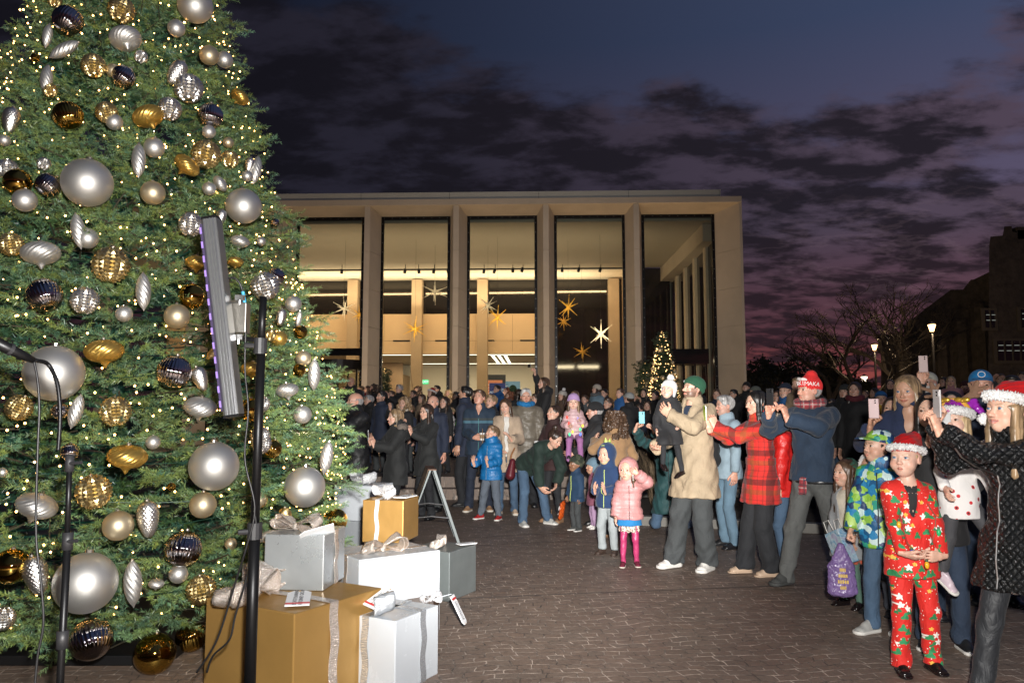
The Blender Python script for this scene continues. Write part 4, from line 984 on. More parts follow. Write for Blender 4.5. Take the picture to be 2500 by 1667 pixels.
# ---------------------------------------------------------------- head
HEADS={}
def head_mesh(sex,face,res):
    """unit head: chin z=-.5, crown z=.5, eyes z=0, face towards +Y"""
    key=(sex,face,res)
    if key in HEADS: return HEADS[key]
    ch=sex=='c'; fm=sex=='f'; s=Sdf((-.46,-.56,-.72),(.46,.62,.56),res)
    s.ell((0,-.06,.13),(.335,.425,.365)); s.ell((0,.09,-.10),(.29 if not ch else .30,.285,.36),.10)
    if ch: s.ell((0,.17,-.33),(.17,.17,.15),.09); s.ell((.17,.20,-.17),(.14,.14,.14),.06); s.ell((-.17,.20,-.17),(.14,.14,.14),.06)
    else: s.ell((0,.20,-.37),(.125 if fm else .155,.145,.12),.09); s.ell((.17,.10,-.26),(.09,.16,.13),.08); s.ell((-.17,.10,-.26),(.09,.16,.13),.08); s.ell((.165,.23,-.09),(.10,.10,.09),.07); s.ell((-.165,.23,-.09),(.10,.10,.09),.07)
    s.cone((-.17,.29,.09),(.17,.29,.09),.055 if sex=='m' else .045,.055 if sex=='m' else .045,.06)
    s.cone((0,-.06,-.28),(0,-.13,-.75),.20 if sex=='m' else .165,.22 if sex=='m' else .18,.06)
    for x in (-1,1):
        s.ell((x*.145,.405,.005),(.092,.085,.062),.05,'sub')
        e=V3(x*.145,.300,.0)
        lid=Sdf((e[0]-.12,e[1]-.02,-.12),(e[0]+.12,e[1]+.14,.12),res)
        # lids: shell slightly outside the eyeball with an almond opening
        sl,X,Y,Z=s.blk(e-.14,e+.14); r=np.sqrt((X-e[0])**2+(Y-e[1])**2+(Z-e[2])**2)-.076
        op=np.abs(Z-.004+.10*(X-e[0])*x*(-.5))-.021*np.clip(1-((X-e[0])/.072)**2,0.0,1)*(.35 if face=='laugh' else 1.)
        lidd=np.maximum(r,-op); s.put(sl,lidd.astype(np.float32),.012,'add')
    nb=.035 if ch else .045
    s.cone((0,.335,.02),(0,.425 if ch else .455,-.145 if not ch else -.125),.030,.042,.035); 
    for x in (-1,1): s.ell((x*.045,.395,-.155 if not ch else -.14),(.034,.045,.034),.03)
    mz=-.275; wd=.085 if not ch else .07; sm={'smile':.028,'laugh':.035}.get(face,0.)
    mw=wd*(1.35 if sm else 1.)
    for x in (-1,1):
        s.cone((0,.385,mz+.017-sm*.2),(x*mw,.345-sm*.3,mz+.006+sm),.022,.008,.02); s.cone((0,.378,mz-.030-sm*.2),(x*mw*.9,.342-sm*.3,mz-.006+sm*.9),.026,.008,.02)
    if face in('laugh','open'): s.ell((0,.41,mz-.005),(mw*.75,.06,.03 if face=='laugh' else .055),.012,'sub')
    else: s.cone((-mw*.9,.405-sm,mz-.004+sm*.9),(0,.425,mz-.006),.007,.009,.01,'sub'); s.cone((mw*.9,.405-sm,mz-.004+sm*.9),(0,.425,mz-.006),.007,.009,.01,'sub')
    for x in (-1,1):
        s.ell((x*.335,-.03,-.03),(.045,.085,.125),.02); s.ell((x*.375,-.015,-.02),(.022,.045,.075),.015,'sub')
    V,F=s.mesh(); V=smoothV(V,F,1,.4)
    HEADS[key]=(V,F); return V,F
def head_color(V,sex,face,skin,hairc,beard=0,blush=1.,brow=1.,lips=None,stub=0):
    skin=np.array(skin[:3]); C=np.tile(skin,(len(V),1)); x,y,z=V.T; ax=np.abs(x)
    def m(d,w): return np.clip(1-d/w,0,1)[:,None]
    def bl(k,c): 
        nonlocal C; C=C*(1-k)+np.array(c)[None,:]*k
    red=skin*np.array([1.12,.72,.68]); 
    bl(.45*blush*np.exp(-(((ax-.19)/.09)**2+((z+.14)/.08)**2))[:,None]*(y>.1)[:,None],red); bl(.35*blush*np.exp(-((ax/.06)**2+((z+.15)/.05)**2))[:,None]*(y>.36)[:,None],red)
    bl(.35*np.exp(-((ax-.36)/.05)**2)[:,None],red)
    lc=lips if lips else skin*np.array([.92,.48,.46]); sm={'smile':.028,'laugh':.035}.get(face,0); mz=-.275; mw=(.085 if sex!='c' else .07)*(1.35 if sm else 1)
    dz=z-(mz-.006+sm*(ax/mw)**1.5); k=((np.abs(dz)<.042*np.clip(1-(ax/(mw*1.05))**2,0,1)**.6)&(y>.28)).astype(float)[:,None]; bl(k*.8,lc)
    k=((np.abs(dz+.0)<.009)&(ax<mw)&(y>.25)).astype(float)[:,None]; bl(k*.75,(.05,.015,.015))
    if face in('laugh','open'):
        hz=.022 if face=='laugh' else .05; k=((np.abs(dz)<hz)&(ax<mw*.75)&(y<.40)&(y>.2)).astype(float)[:,None]; bl(k,(.06,.015,.015))
        k=((dz>-.004)&(dz<.02)&(ax<mw*.62)&(y<.40)&(y>.25)).astype(float)[:,None]; bl(k,(.75,.72,.66))
    # brows, lash line
    hb=np.array(hairc[:3])*.75; bz=.085+.022*np.clip((ax-.07)/.09,0,1)-.03*np.clip((ax-.17)/.06,0,1)
    k=(np.clip(1-np.abs(z-bz)/(.020 if sex=='m' else .014),0,1)*(ax>.055)*(ax<.225)*(y>.2))[:,None]; bl(np.clip(k*1.4,0,1)*.8*brow,hb)
    op=.021*np.clip(1-((ax-.145)/.072)**2,0,1); k=((z-.004>op-.004)&(z-.004<op+.016)&(np.abs(ax-.145)<.075)&(y>.25)&(op>.004)).astype(float)[:,None]; bl(k*.75,(.03,.018,.012))
    if beard or stub:
        k=np.clip(((-.17-z+ .25*np.clip(ax-.06,0,1))/.05),0,1)*(y>-.02)*(z>-.58)*np.clip((z+.62)/.08,0,1)
        mo=((z>-.25)&(z<-.19)&(ax<.12)&(y>.3)); lipz=(np.abs(z-mz)<.035)&(ax<mw*.95)
        k=np.clip(k+mo,0,1)*(~lipz); k=np.maximum(k,(ax>.27)*(z<.0)*(z>-.3)*(y>-.02)*.8)
        bl((k*(beard or stub))[:,None],np.array(hairc[:3])*.9)
    # nostrils
    k=((np.abs(ax-.028)<.016)&(np.abs(z+.185)<.014)&(y>.38)).astype(float)[:,None]; bl(k*.8,(.06,.02,.02))
    return np.clip(C,0,1)
def vary_noise(V,sc,seed):
    return .5+.5*np.sin(V[:,0]*sc+seed+2*np.sin(V[:,1]*sc*.7))*np.sin(V[:,2]*sc*.9+1.3*seed+1.5*np.sin(V[:,0]*sc*.6))
EYE={}
def eye_geo():
    V=[];F=[];C=[]; nu=14; rings=[0,9,14,24,31,45,65,90,120,150,180]
    for i,a in enumerate(rings):
        for j in range(nu):
            p=2*math.pi*j/nu; V.append((math.sin(R(a))*math.cos(p),math.cos(R(a)),math.sin(R(a))*math.sin(p)))
    for i in range(len(rings)-1):
        for j in range(nu): F.append((i*nu+j,i*nu+(j+1)%nu,(i+1)*nu+(j+1)%nu,(i+1)*nu+j))
    return np.array(V),np.array(F),rings,nu
# hair in unit head space ------------------------------------------------
HAIR={}
def hair_mesh(style,res):
    key=(style,res)
    if key in HAIR: return HAIR[key]
    lowz={'long':-2.3,'longer':-2.6,'mid':-1.3,'bob':-.75,'curly':-.95,'pony':-1.2,'bun':-.7}.get(style,-.7)
    s=Sdf((-.72,-.85,lowz),(.72,.55,.9),res)
    if style in('bald','buzz','none'):
        s.ell((0,-.08,.06),(.352,.435,.33)); s.ell((0,-.02,.34),(.36,.50,.27),.03,'sub'); s.ell((0,.30,.05),(.40,.36,.60),.02,'sub'); s.cut((0,0,-.26),(0,0,-1))
    elif style in('short','side','spiky'):
        s.ell((0,-.07,.15),(.365,.455,.395)); s.ell((0,.12,.40),(.27,.26,.12),.08)
        s.ell((0,.34,-.10),(.29,.30,.40),.03,'sub'); s.ell((0,.10,-.40),(.5,.30,.33),.04,'sub'); s.cut((0,0,-.33),(0,-.25,-1))
    elif style=='bob':
        s.ell((0,-.07,.14),(.39,.46,.40)); s.cone((.25,-.05,0),(.27,-.02,-.45),.17,.15,.05);s.cone((-.25,-.05,0),(-.27,-.02,-.45),.17,.15,.05); s.cone((0,-.25,0),(0,-.24,-.45),.28,.24,.08)
        s.ell((0,.36,-.12),(.27,.32,.42),.03,'sub'); s.cut((0,0,-.56),(0,0,-1))
    elif style=='bun':
        s.ell((0,-.07,.14),(.36,.45,.385)); s.ell((0,.36,-.12),(.28,.32,.44),.03,'sub'); s.cut((0,0,-.3),(0,.35,-1)); s.ell((0,-.3,.55),(.16,.16,.15),.03)
    elif style=='pony':
        s.ell((0,-.07,.14),(.36,.45,.385)); s.ell((0,.36,-.12),(.28,.32,.44),.03,'sub'); s.cut((0,0,-.3),(0,.35,-1)); s.cone((0,-.42,.18),(0,-.62,-.2),.09,.13,.03); s.cone((0,-.62,-.2),(0,-.56,-.8),.13,.05,.04)
    elif style=='curly':
        s.ell((0,-.09,.12),(.44,.50,.45)); g=np.random.default_rng(5)
        for i in range(60):
            a=g.uniform(.25*np.pi+.5,2.25*np.pi-.5)+np.pi/4; zz=g.uniform(-.75,.45); r=.40+.1*(zz<0)-.18*max(0,zz-.1)
            s.ell((math.cos(a)*r,-.09+math.sin(a)*r,zz),(.14,.14,.15),.03)
        s.ell((0,.42,-.10),(.29,.36,.44),.03,'sub')
    else: # long, mid
        L={'mid':-1.05,'long':-1.75,'longer':-2.2}[style]
        s.ell((0,-.07,.14),(.375,.46,.392)); s.cone((0,-.22,0),(0,-.32,L*.55),(.34,.22),(.36,.14),.06); s.cone((0,-.32,L*.55),(0,-.30,L),(.36,.14),(.26,.08),.05)
        for x in (-1,1):
            s.cone((x*.27,.05,.15),(x*.31,.06,-.45),(.10,.15),(.11,.15),.05); s.cone((x*.31,.06,-.45),(x*.33,.10,L*.80),(.11,.15),(.08,.07),.05)
        s.ell((0,.42,-.17),(.275,.38,.50),.03,'sub'); s.cone((0,0,-.5),(0,.05,-1.4),.17,.17,.03,'sub')
    V,F=s.mesh(); V=smoothV(V,F,1,.5); N=vnorm(V,F); a=np.arctan2(V[:,0],V[:,1]+.1)
    if style in('curly',): V=V+N*(.05*np.sin(V[:,0]*22+3*np.sin(V[:,2]*13))*np.sin(V[:,2]*19+2*np.sin(V[:,1]*15)))[:,None]
    elif style!='bald': V=V+N*((.010*np.sin(a*17+2*np.sin(V[:,2]*2.1))+.007*np.sin(a*37+1.5*np.sin(V[:,2]*4)))*np.clip(1.4-V[:,2]*1.2,.3,1.)*np.clip((.26-V[:,1])/.2,.15,1))[:,None]
    if style=='spiky': V=V+N*(.05*np.abs(np.sin(a*9)*np.sin(V[:,1]*14)))[:,None]*(V[:,2]>.25)[:,None]
    HAIR[key]=(V,F); return V,F
def hair_mat(c):
    n='hair_%02x%02x%02x'%tuple(int(min(1,x)*255) for x in c[:3])
    def fn(t):
        w=t.noise(26,4,.65,t.coords((1,1,.09))); t.l(t.ramp(w,[(.33,tuple(x*.35 for x in c[:3])+(1,)),(.5,tuple(c[:3])+(1,)),(.68,tuple(min(1,x*1.7+.01) for x in c[:3])+(1,))]),t.b.inputs['Base Color'])
        t.bump(w,.7,.006)
    return mat(n,c,.38,fn=fn,spec=.6)
skin_m=mat('skin',rough=.46,fn=lambda t:(t.l(t.n('ShaderNodeVertexColor',layer_name='Col').outputs[0],t.b.inputs['Base Color']),t.bump(t.noise(220,3,.5),.06,.001)))
skin_m.node_tree.nodes['Principled BSDF'].inputs['Subsurface Weight'].default_value=.12
skin_m.node_tree.nodes['Principled BSDF'].inputs['Subsurface Radius'].default_value=(.012,.005,.003)
skin_m.node_tree.nodes['Principled BSDF'].inputs['Subsurface Scale'].default_value=.6
eye_m=mat('eye',rough=.08,fn=lambda t:t.l(t.n('ShaderNodeVertexColor',layer_name='Col').outputs[0],t.b.inputs['Base Color']))
# ---------------------------------------------------------------- hands
HANDS={}
def hand_mesh(pose,res):
    """wrist at origin, fingers +Y, palm faces -Z, thumb on -X (right hand). 0.185 m long"""
    key=(pose,res)
    if key in HANDS: return HANDS[key]
    s=Sdf((-.09,-.04,-.12),(.07,.21,.05),res)
    s.cone((0,-.03,0),(0,.015,0),(.026,.02),(.03,.018)); s.cone((0,.015,0),(.0,.075,0),(.032,.017),(.040,.015),.012,flat=(1,0,0))
    curl={'relax':(18,25,18),'grip':(48,62,35),'flat':(4,6,4),'fist':(80,85,60),'cup':(35,45,35),'point':(18,25,18),'hold':(22,50,35)}[pose]
    for i,(x,L) in enumerate(((-.030,.074),(-.010,.082),(.011,.077),(.030,.062))):
        p=V3(x,.082-.004*abs(i-1.2),-.001); spread=(-7,-2,3,9)[i]*(1.6 if pose=='flat' else .7); a=0.; r=.0088 if i<3 else .0078; base=V3(x*.9,.045,0)
        s.cone(base,p,.011,r+.001,.008)
        for j,f in enumerate((.46,.30,.24)):
            a+=R(curl[j]*(1+.10*(i-1.5)*(pose!='flat'))); d=V3(math.sin(R(spread))*math.cos(a),math.cos(a)*math.cos(R(spread)),-math.sin(a)); q=p+d*L*f
            s.cone(p,q,r,r-.0008,.0025); p=q; r-=.0008
    th={'grip':((-.042,.045,-.018),(-.040,.068,-.045),(-.026,.083,-.062)),'cup':((-.045,.04,-.02),(-.048,.06,-.045),(-.04,.078,-.06)),'hold':((-.045,.045,-.012),(-.045,.072,-.028),(-.034,.092,-.036)),'fist':((-.036,.045,-.025),(-.018,.065,-.04),(-.002,.068,-.045))}.get(pose,((-.048,.045,-.01),(-.062,.068,-.016),(-.066,.09,-.02)))
    p=V3(-.020,.012,-.004)
    for q,r in zip(th,(.0125,.0108,.0095)): s.cone(p,q,r+.001,r,.006); p=V3(q)
    V,F=s.mesh(); V=smoothV(V,F,1,.4); HANDS[key]=(V,F); return V,F
# ================================================================ PERSON BUILDER
SK={'light':(.62,.38,.28),'pale':(.62,.40,.31),'tan':(.54,.31,.21),'ruddy':(.60,.33,.24),'brown':(.27,.145,.085),'dark':(.13,.07,.045)}
HC={'black':(.012,.010,.009),'dkbrown':(.035,.02,.013),'brown':(.075,.042,.024),'ltbrown':(.16,.10,.055),'blond':(.42,.30,.16),'dkblond':(.25,.165,.09),'grey':(.30,.29,.28),'white':(.55,.54,.52),'red':(.18,.06,.025)}
def ik(a,c,l1,l2,hint):
    a=V3(a);c=V3(c); d=c-a; D=np.linalg.norm(d); D2=min(D,(l1+l2)*.999)
    if D>D2: c=a+d/D*D2; D=D2
    w=d/np.linalg.norm(d); x=(l1*l1-l2*l2+D*D)/(2*D); h=math.sqrt(max(0,l1*l1-x*x)); n=V3(hint)-w*np.dot(hint,w); return a+w*x+unit(n)*h,c
def fab(name,c,rough=.8,sc=500,bs=.25,folds=.35,sheen=.04,c2=None,ptn=None,fs=9):
    if name in MATS: return MATS[name]
    def fn(t):
        v=t.coords()
        if ptn: ptn(t,v)
        else:
            n=t.noise(6,4,.6,v); t.l(t.ramp(n,[(.3,tuple(x*.82 for x in c[:3])+(1,)),(.7,tuple(min(1,x*1.14) for x in c[:3])+(1,))]),t.b.inputs['Base Color'])
        f=t.math('ABSOLUTE',t.math('SUBTRACT',t.noise(fs,3,.5,t.coords((1,1,.6)),1.4),.5)); a=t.bump(f,folds,.03); t.bump(t.noise(sc,3,.5,v),bs,.0015,a)
    m=mat(name,c,rough,fn=fn); m.node_tree.nodes['Principled BSDF'].inputs['Sheen Weight'].default_value=sheen; return m
def puffm(name,c,rough=.42,folds=.4): return fab(name,c,rough,700,.1,folds,0.,fs=18)
def frame_from(y,zhint):
    y=unit(y); z=V3(zhint)-y*np.dot(zhint,y); z=unit(z); x=np.cross(y,z); return np.stack([x,y,z],1)
PEOPLE=[]
def person(label,x,y,H,head=180,sex='m',skin='light',hair=('short','brown'),face='neutral',hh=None,w=1.,z0=0.,
    lean=0,twist=0,hips=None,feet=None,yaw=0,pitch=0,roll=0,Rh=None,Lh=None,Rp='relax',Lp='relax',Rn=None,Ln=None,Rd=None,Ld=None,Re=None,Le=None,
    top=None,bot=None,shoe=None,hat=None,glasses=False,beard=0,stub=0,lod=1,lips=None,eye='brown',scarf=None,group=None,cat='person',hairs=1.,sh=None,blush=1.,stand=True,only_top=False,inner=None,extras=(),bsc=1.,knees=None):
    age='c' if sex=='c' else 'a'
    if hh is None: hh=.228 if H>1.55 else .165+.042*H if H<1.45 else .222
    C=H-hh*.98; k=C/1.52; kw=k*w if age=='a' else (k*.45+.5)*(H/1.28)**.4*w*.88 if False else k*w*(1. if age=='a' else 1.10)
    res={0:.0095,1:.014,2:.024}[lod]
    L=Matrix.Translation((x,y,z0))@Matrix.Rotation(R(head),4,'Z')
    # ---- joints (local: +Y forward, +X the person's right)
    hipc=V3(hips) if hips is not None else V3(0,0,.565*C) if stand else V3(0,0,.565*C)
    S_=rz(R(twist))@rx(R(-lean)); up=S_@V3(0,0,1); rt=S_@V3(1,0,0); fw=S_@V3(0,1,0)
    P=lambda a,b=0.,c=0.: hipc+up*a*C+fw*b*C+rt*c*C
    neck=P(.395,-.008); shw=(.118 if sex=='m' else .105 if sex=='f' else .108)*(sh or 1)
    J={}
    for s,n in ((1,'R'),(-1,'L')): J['s'+n]=P(.352,-.008,s*shw*.93*(w**.5 if age=='a' else 1.))
    ua,fa,hl=.190*C,.165*C,.118*C
    HR=S_@rz(R(yaw))@rx(R(pitch)) if False else rz(R(twist))@rz(R(yaw))@rx(R(pitch))@ry(R(roll))
    hup=HR@V3(0,0,1); 
    nb=neck+up*.012*C+fw*.012*C
    hc=nb+hup*(hh*.50)+ (HR@V3(0,1,0))*hh*.10+up*.012*C
    for n,s,t,d,hint in (('R',1,Rh,Rd,Re),('L',-1,Lh,Ld,Le)):
        if t is None: t=tuple(J['s'+n]/C*np.array([1,1,0])+np.array([s*.045,.035,.52]))
        t=V3(t)*C; h0=V3(hint) if hint is not None else V3(s*.6,-.55,-.8)
        e,wr=ik(J['s'+n],t,ua,fa,h0); J['e'+n]=e; J['w'+n]=wr
        J['d'+n]=unit(V3(d)) if d is not None else unit(unit(wr-e)+V3(0,.0,-.0))
    ft=feet or ((.075,.0),(-.075,.0)); shank,thigh=.260*C,.263*C
    for n,s,f in (('R',1,ft[0]),('L',-1,ft[1])):
        hj=hipc+rt*s*.052*C*(w**.3); a=V3(f[0]*C,f[1]*C,(f[2] if len(f)>2 else .0)*C+.048*C)
        kh=V3(s*.12,1,0) if knees is None else V3(knees)
        kn_,a2=ik(hj,a,thigh,shank,kh); J['h'+n]=hj;J['k'+n]=kn_;J['a'+n]=a2; J['f'+n]=R(f[3]) if len(f)>3 else R(-s*12)
    # ---- body: one mesh (torso, limbs, neck, head, hands)
    lo=np.min([v for q,v in J.items() if hasattr(v,'__len__') and q[0] in 'sewhka'],axis=0)-.22; hi=np.max([v for q,v in J.items() if hasattr(v,'__len__') and q[0] in 'sewhka'],axis=0)+.25
    lo[2]=max(lo[2],-.01); parts=[]; skc=np.array(SK[skin] if isinstance(skin,str) else skin); hcol=HC[hair[1]] if isinstance(hair[1],str) else hair[1]
    bres=max(res,.02); s=Sdf(lo,np.maximum(hi,hc+.1),bres)
    s.cone(P(.0),P(.16),(.135*kw,.095*kw),(.115*kw,.085*kw),.02,flat=rt); s.cone(P(.16),P(.33),(.115*kw,.085*kw),(.14*kw,.095*kw),.02,flat=rt); s.cone(P(.33),nb,(.12*kw,.08*kw),(.05*kw,.05*kw),.03,flat=rt)
    s.cone(nb-up*.03,hc-hup*hh*.2,.05*k,.048*k,.02)
    for n in 'RL':
        s.cone(J['s'+n],J['e'+n],.042*kw,.034*kw,.02); s.cone(J['e'+n],J['w'+n],.034*kw,.024*kw,.01); s.cone(J['h'+n],J['k'+n],.068*kw,.047*kw,.02); s.cone(J['k'+n],J['a'+n],.038*kw,.024*kw,.01)
    Vb,Fb=s.mesh(); parts.append((Vb,Fb,skc))
    hres={0:.0165,1:.024,2:.042}[lod]
    Vh,Fh=head_mesh(sex,face,hres); Ch=head_color(Vh,sex,face,skc,hcol,beard,blush,1. if lod<2 else .7,lips,stub)
    parts.append((Vh*hh@HR.T+hc,Fh,Ch))
    for n,s_,pose,pn in (('R',1,Rp,Rn),('L',-1,Lp,Ln)):
        if pose is None: continue
        Vq,Fq=hand_mesh(pose,{0:.0036,1:.0048,2:.008}[lod]); hs=C/1.52*1.0*(1. if age=='a' else 1.1)
        Vq=Vq*hs*V3(s_,1,1); Fq=Fq if s_==1 else Fq[:,::-1]
        d=J['d'+n]; pnv=V3(pn) if pn is not None else (V3(-s_,0,0) if abs(d[0])<.9 else V3(0,0,-1))
        M=frame_from(d,-pnv)
        cq=np.tile(skc*np.array([1.,.93,.9]),(len(Vq),1)); 
        parts.append((Vq@M.T+J['w'+n],Fq,cq)); J['p'+n]=M@V3(0,.085*hs,-.03*hs)+J['w'+n]; J['M'+n]=M
    V,F,Cc=join(parts)
    body=mesh_np('person',V,F,skin_m,None,True,Cc); body.matrix_world=L
    tag(body,' '.join(label.split()[:16]),cat,group)
    # ---- eyes
    if lod<2 or True:
        Ve,Fe,rings,nu=eye_geo(); ec={'brown':(.07,.03,.015),'blue':(.10,.18,.28),'green':(.12,.14,.07)}[eye]
        for s_ in (1,-1):
            col=[]
            for a in rings:
                col+= [(.004,.004,.004) if a<=9 else ec if a<=31 else (.62,.58,.55)]*nu
            er=.067*hh; o=mesh_np('eye',Ve*er,Fe,eye_m,body,True,np.array(col)); o.location=tuple(hc+HR@(V3(s_*.145,.300,.004)*hh)); o.rotation_euler=Matrix(HR.tolist()).to_euler()
    # ---- hair
    if hair[0]!='none':
        Vr,Fr=hair_mesh(hair[0],{0:.018,1:.026,2:.045}[lod]); Vr=Vr.copy()
        if hat and hat['kind']!='band': q=np.clip((Vr[:,2]-.05)/.12,0,1)*.17; c0=np.array([0,-.06,.05]); Vr=c0+(Vr-c0)*(1-q)[:,None]
        mesh_np('hair',Vr*hh*V3(hairs,hairs,hairs)@HR.T+hc,Fr,hair_mat(hcol),body,True)
    if glasses:
        m=MB(); q=lambda a,b,c: Vector(hc+HR@(V3(a,b,c)*hh))
        for s_ in (1,-1): m.tube([q(s_*.15+.105*math.cos(t),.405,.0+.085*math.sin(t)) for t in np.linspace(0,6.283,17)],.0016 if lod else .0014,5,False)
        m.tube([q(-.045,.42,.02),q(.045,.42,.02)],.0016,5)
        for s_ in (1,-1): m.tube([q(s_*.255,.40,.02),q(s_*.34,.05,.03)],.0016,5)
        m.build('glasses',mat('glasses_frame',(.03,.02,.015),.3),body)
    # ---- top garment
    def torso(s,t,hem,flare,wst=1.,chest=1.,k_=.03,front=0.):
        s.cone(P(.19),P(.335),((.118*wst+t/kw if 0 else .122*wst)*kw+t,.088*kw*wst+t),(.150*kw*chest+t,.098*kw*chest+t),k_,flat=rt)
        s.cone(P(.02),P(.19),(.152*kw+t,.116*kw+t),(.122*kw*wst+t,.090*kw*wst+t),k_,flat=rt)
        s.cone(P(.31),P(.392,-.004),(.140*kw*chest+t,.085*kw+t),(.056*kw+t*.7,.052*kw+t*.7),k_,flat=rt)
        if hem<.0:
            a=P(.02); b=P(hem,.0)*1.; b=V3(a[0]*.4+b[0]*.6,a[1]*.4+b[1]*.6,b[2]); s.cone(a,b,(.158*kw+t,.122*kw+t),(.168*kw*flare+t,.138*kw*flare+t),k_,flat=rt)
    tops=[] if top is None else ([top] if isinstance(top,dict) else list(top))
    for ti,tp in enumerate(tops):
        t=tp.get('t',.014); hem=tp.get('hem',-.02); sl=tp.get('sleeve',1.); s=Sdf(lo-.06,np.maximum(hi,hc)+.06,res)
        bones=[('T',P(-.2),P(.4))]
        for n in 'RL':
            if sl<=0: continue
            r1,r2,r3=[q*kw*tp.get('arm',1.)+t*.8 for q in (.047,.040,.030)]
            e,wr=J['e'+n],J['w'+n]; wr2=e+(wr-e)*min(sl,.97) if sl<=1 else wr
            s.cone(J['s'+n]-rt*(1 if n=='R' else -1)*.01,e,r1,r2,.025); s.cone(e,wr2,r2,r3+tp.get('cuff',.004),.02)
            d=unit(wr-e); cp=wr2; s.cut(cp,d,(cp-.085,cp+.085))
            bones+= [('A',J['s'+n],e),('A',e,wr)]
        torso(s,t,min(hem-.02,.0) if hem<.02 else hem,tp.get('flare',1.03),tp.get('waist',1.),tp.get('chest',1.))
        if hem<-.12 and stand:
            for n in 'RL':
                hj,kj=J['h'+n],J['k'+n]; f_=min(1.,(hj[2]-P(hem)[2])/max(.05,hj[2]-kj[2])); s.cone(hj,hj+(kj-hj)*f_,.098*kw+t,.098*kw+t,.05)
        if tp.get('collar','') :
            cl=tp['collar']; r=.062*kw+t
            if cl=='hood': s.ell(nb-fw*.075-up*.01,(.115*kw+t,.075*kw+t,.07*kw+t),.03); s.cone(nb-fw*.02+up*.012,nb+up*.045-fw*.01,(r+.012,r+.008),(r+.016,r+.012),.02,flat=rt)
            else: s.cone(nb-up*.02,nb+up*(.045 if cl=='high' else .022)+fw*.004,(r,r*.95),(r+.004,r),.02,flat=rt)
            s.cone(nb+up*.0,nb+up*.14+fw*.03,.047*k+.004,.075*k+.006,.006,'sub')
        else: s.cone(nb+up*.002,nb+up*.14+fw*.03,.052*k+.006,.11*k,.006,'sub')
        if tp.get('v'):  # open neckline / open front
            vd=tp['v']; a=P(.395,.02); b=P(.40-vd,.07); s.cone(a+fw*.03,b+fw*.03,(tp.get('vw',.05)*k,.09),(.008,.07),.004,'sub',flat=rt)
        if hem>-.5:
            hp=P(hem); s.cut(hp,-(up if lean>25 else V3(0,0,1)),((hp-.45)*V3(1,1,1)-V3(0,0,.3),V3(hp[0]+.45,hp[1]+.45,hp[2]+res*2)))
            if tp.get('inside',True): pass
        V,F=s.mesh(); V=smoothV(V,F,2 if lod<2 else 1,.5); N=vnorm(V,F)
        # coordinate along the nearest bone for quilting
        if tp.get('puff'):
            best=np.full(len(V),9.); co=np.zeros(len(V))
            for nm,a,b in bones:
                d=b-a; Lb=np.linalg.norm(d); tt=np.clip((V-a)@d/Lb/Lb,0,1); q=np.linalg.norm(V-a-tt[:,None]*d,axis=1)/(.17*kw if nm=='T' else .06*kw); m_=q<best; best[m_]=q[m_]; co[m_]=(tt*Lb)[m_]+(0 if nm=='T' else .02)
            sp=tp.get('puff'); V=V+N*(tp.get('pa',.009)*(np.abs(np.sin(np.pi*co/sp))**.5-.62))[:,None]
        hd=np.ones(len(V)); V=wrinkle(V,N,tp.get('wr',.0055)*(k**.5),26,ti+x*3,hd)
        o=mesh_np(tp.get('name','jacket'),V,F,tp['m'],body,True)
        J['top']=o
        if tp.get('zip'):
            a=P(.385); m=MB(); pts=[]
            for q in np.linspace(.37 if not tp.get('v') else .3,max(hem,-.3)+.01,16):
                c=P(q); 
                # march forward to the surface
                dd=V-c; lat=np.abs(dd@rt)<.02; hgt=np.abs(dd@up)<.02; f_=(dd@fw)[lat&hgt]; pts.append(Vector(c+fw*((f_.max() if len(f_) else .1*kw)+.002)))
            m.tube(pts,.004,5); m.build('zip',tp['zip'],body)
    # ---- trousers / skirt
    if bot is not None and not only_top:
        st=bot.get('style','straight'); t=bot.get('t',.010); s=Sdf(lo-.03,np.array([hi[0],hi[1],min(hi[2],P(.25)[2]+.3)])+.05,res)
        wd={'straight':(.076,.056,.050),'wide':(.088,.078,.078),'skinny':(.072,.048,.036),'jogger':(.08,.06,.045)}[st]
        s.cone(P(-.0),P(.10),(.128*kw+t,.095*kw+t),(.120*kw+t,.088*kw+t),.02,flat=rt)
        for n in 'RL':
            s.cone(J['h'+n],J['k'+n],wd[0]*kw+t*.6,wd[1]*kw+t*.6,.025); a=J['a'+n]+V3(0,0,-.01*k); s.cone(J['k'+n],a,wd[1]*kw+t*.6,wd[2]*kw+t*.6,.015); s.cone(a+V3(0,.0,.03*C),a+V3(0,.02,-.06*C),wd[2]*kw+t*.6,wd[2]*kw+t*.7,.015) if stand and st!='skinny' else None
        if stand: s.cut(V3(0,0,.028*C if st!='jogger' else .05*C),(0,0,-1))
        V,F=s.mesh(); V=smoothV(V,F,2,.5); N=vnorm(V,F); zz=V[:,2]/C
        mk=.35+1.5*np.exp(-((zz-.07)/.07)**2)+.9*np.exp(-((zz-.30)/.05)**2)+.9*np.exp(-((zz-.53)/.05)**2)
        V=wrinkle(V,N,bot.get('wr',.0045)*k**.5,30,x*2+1,mk)
        mesh_np(bot.get('name','trousers'),V,F,bot['m'],body,True)
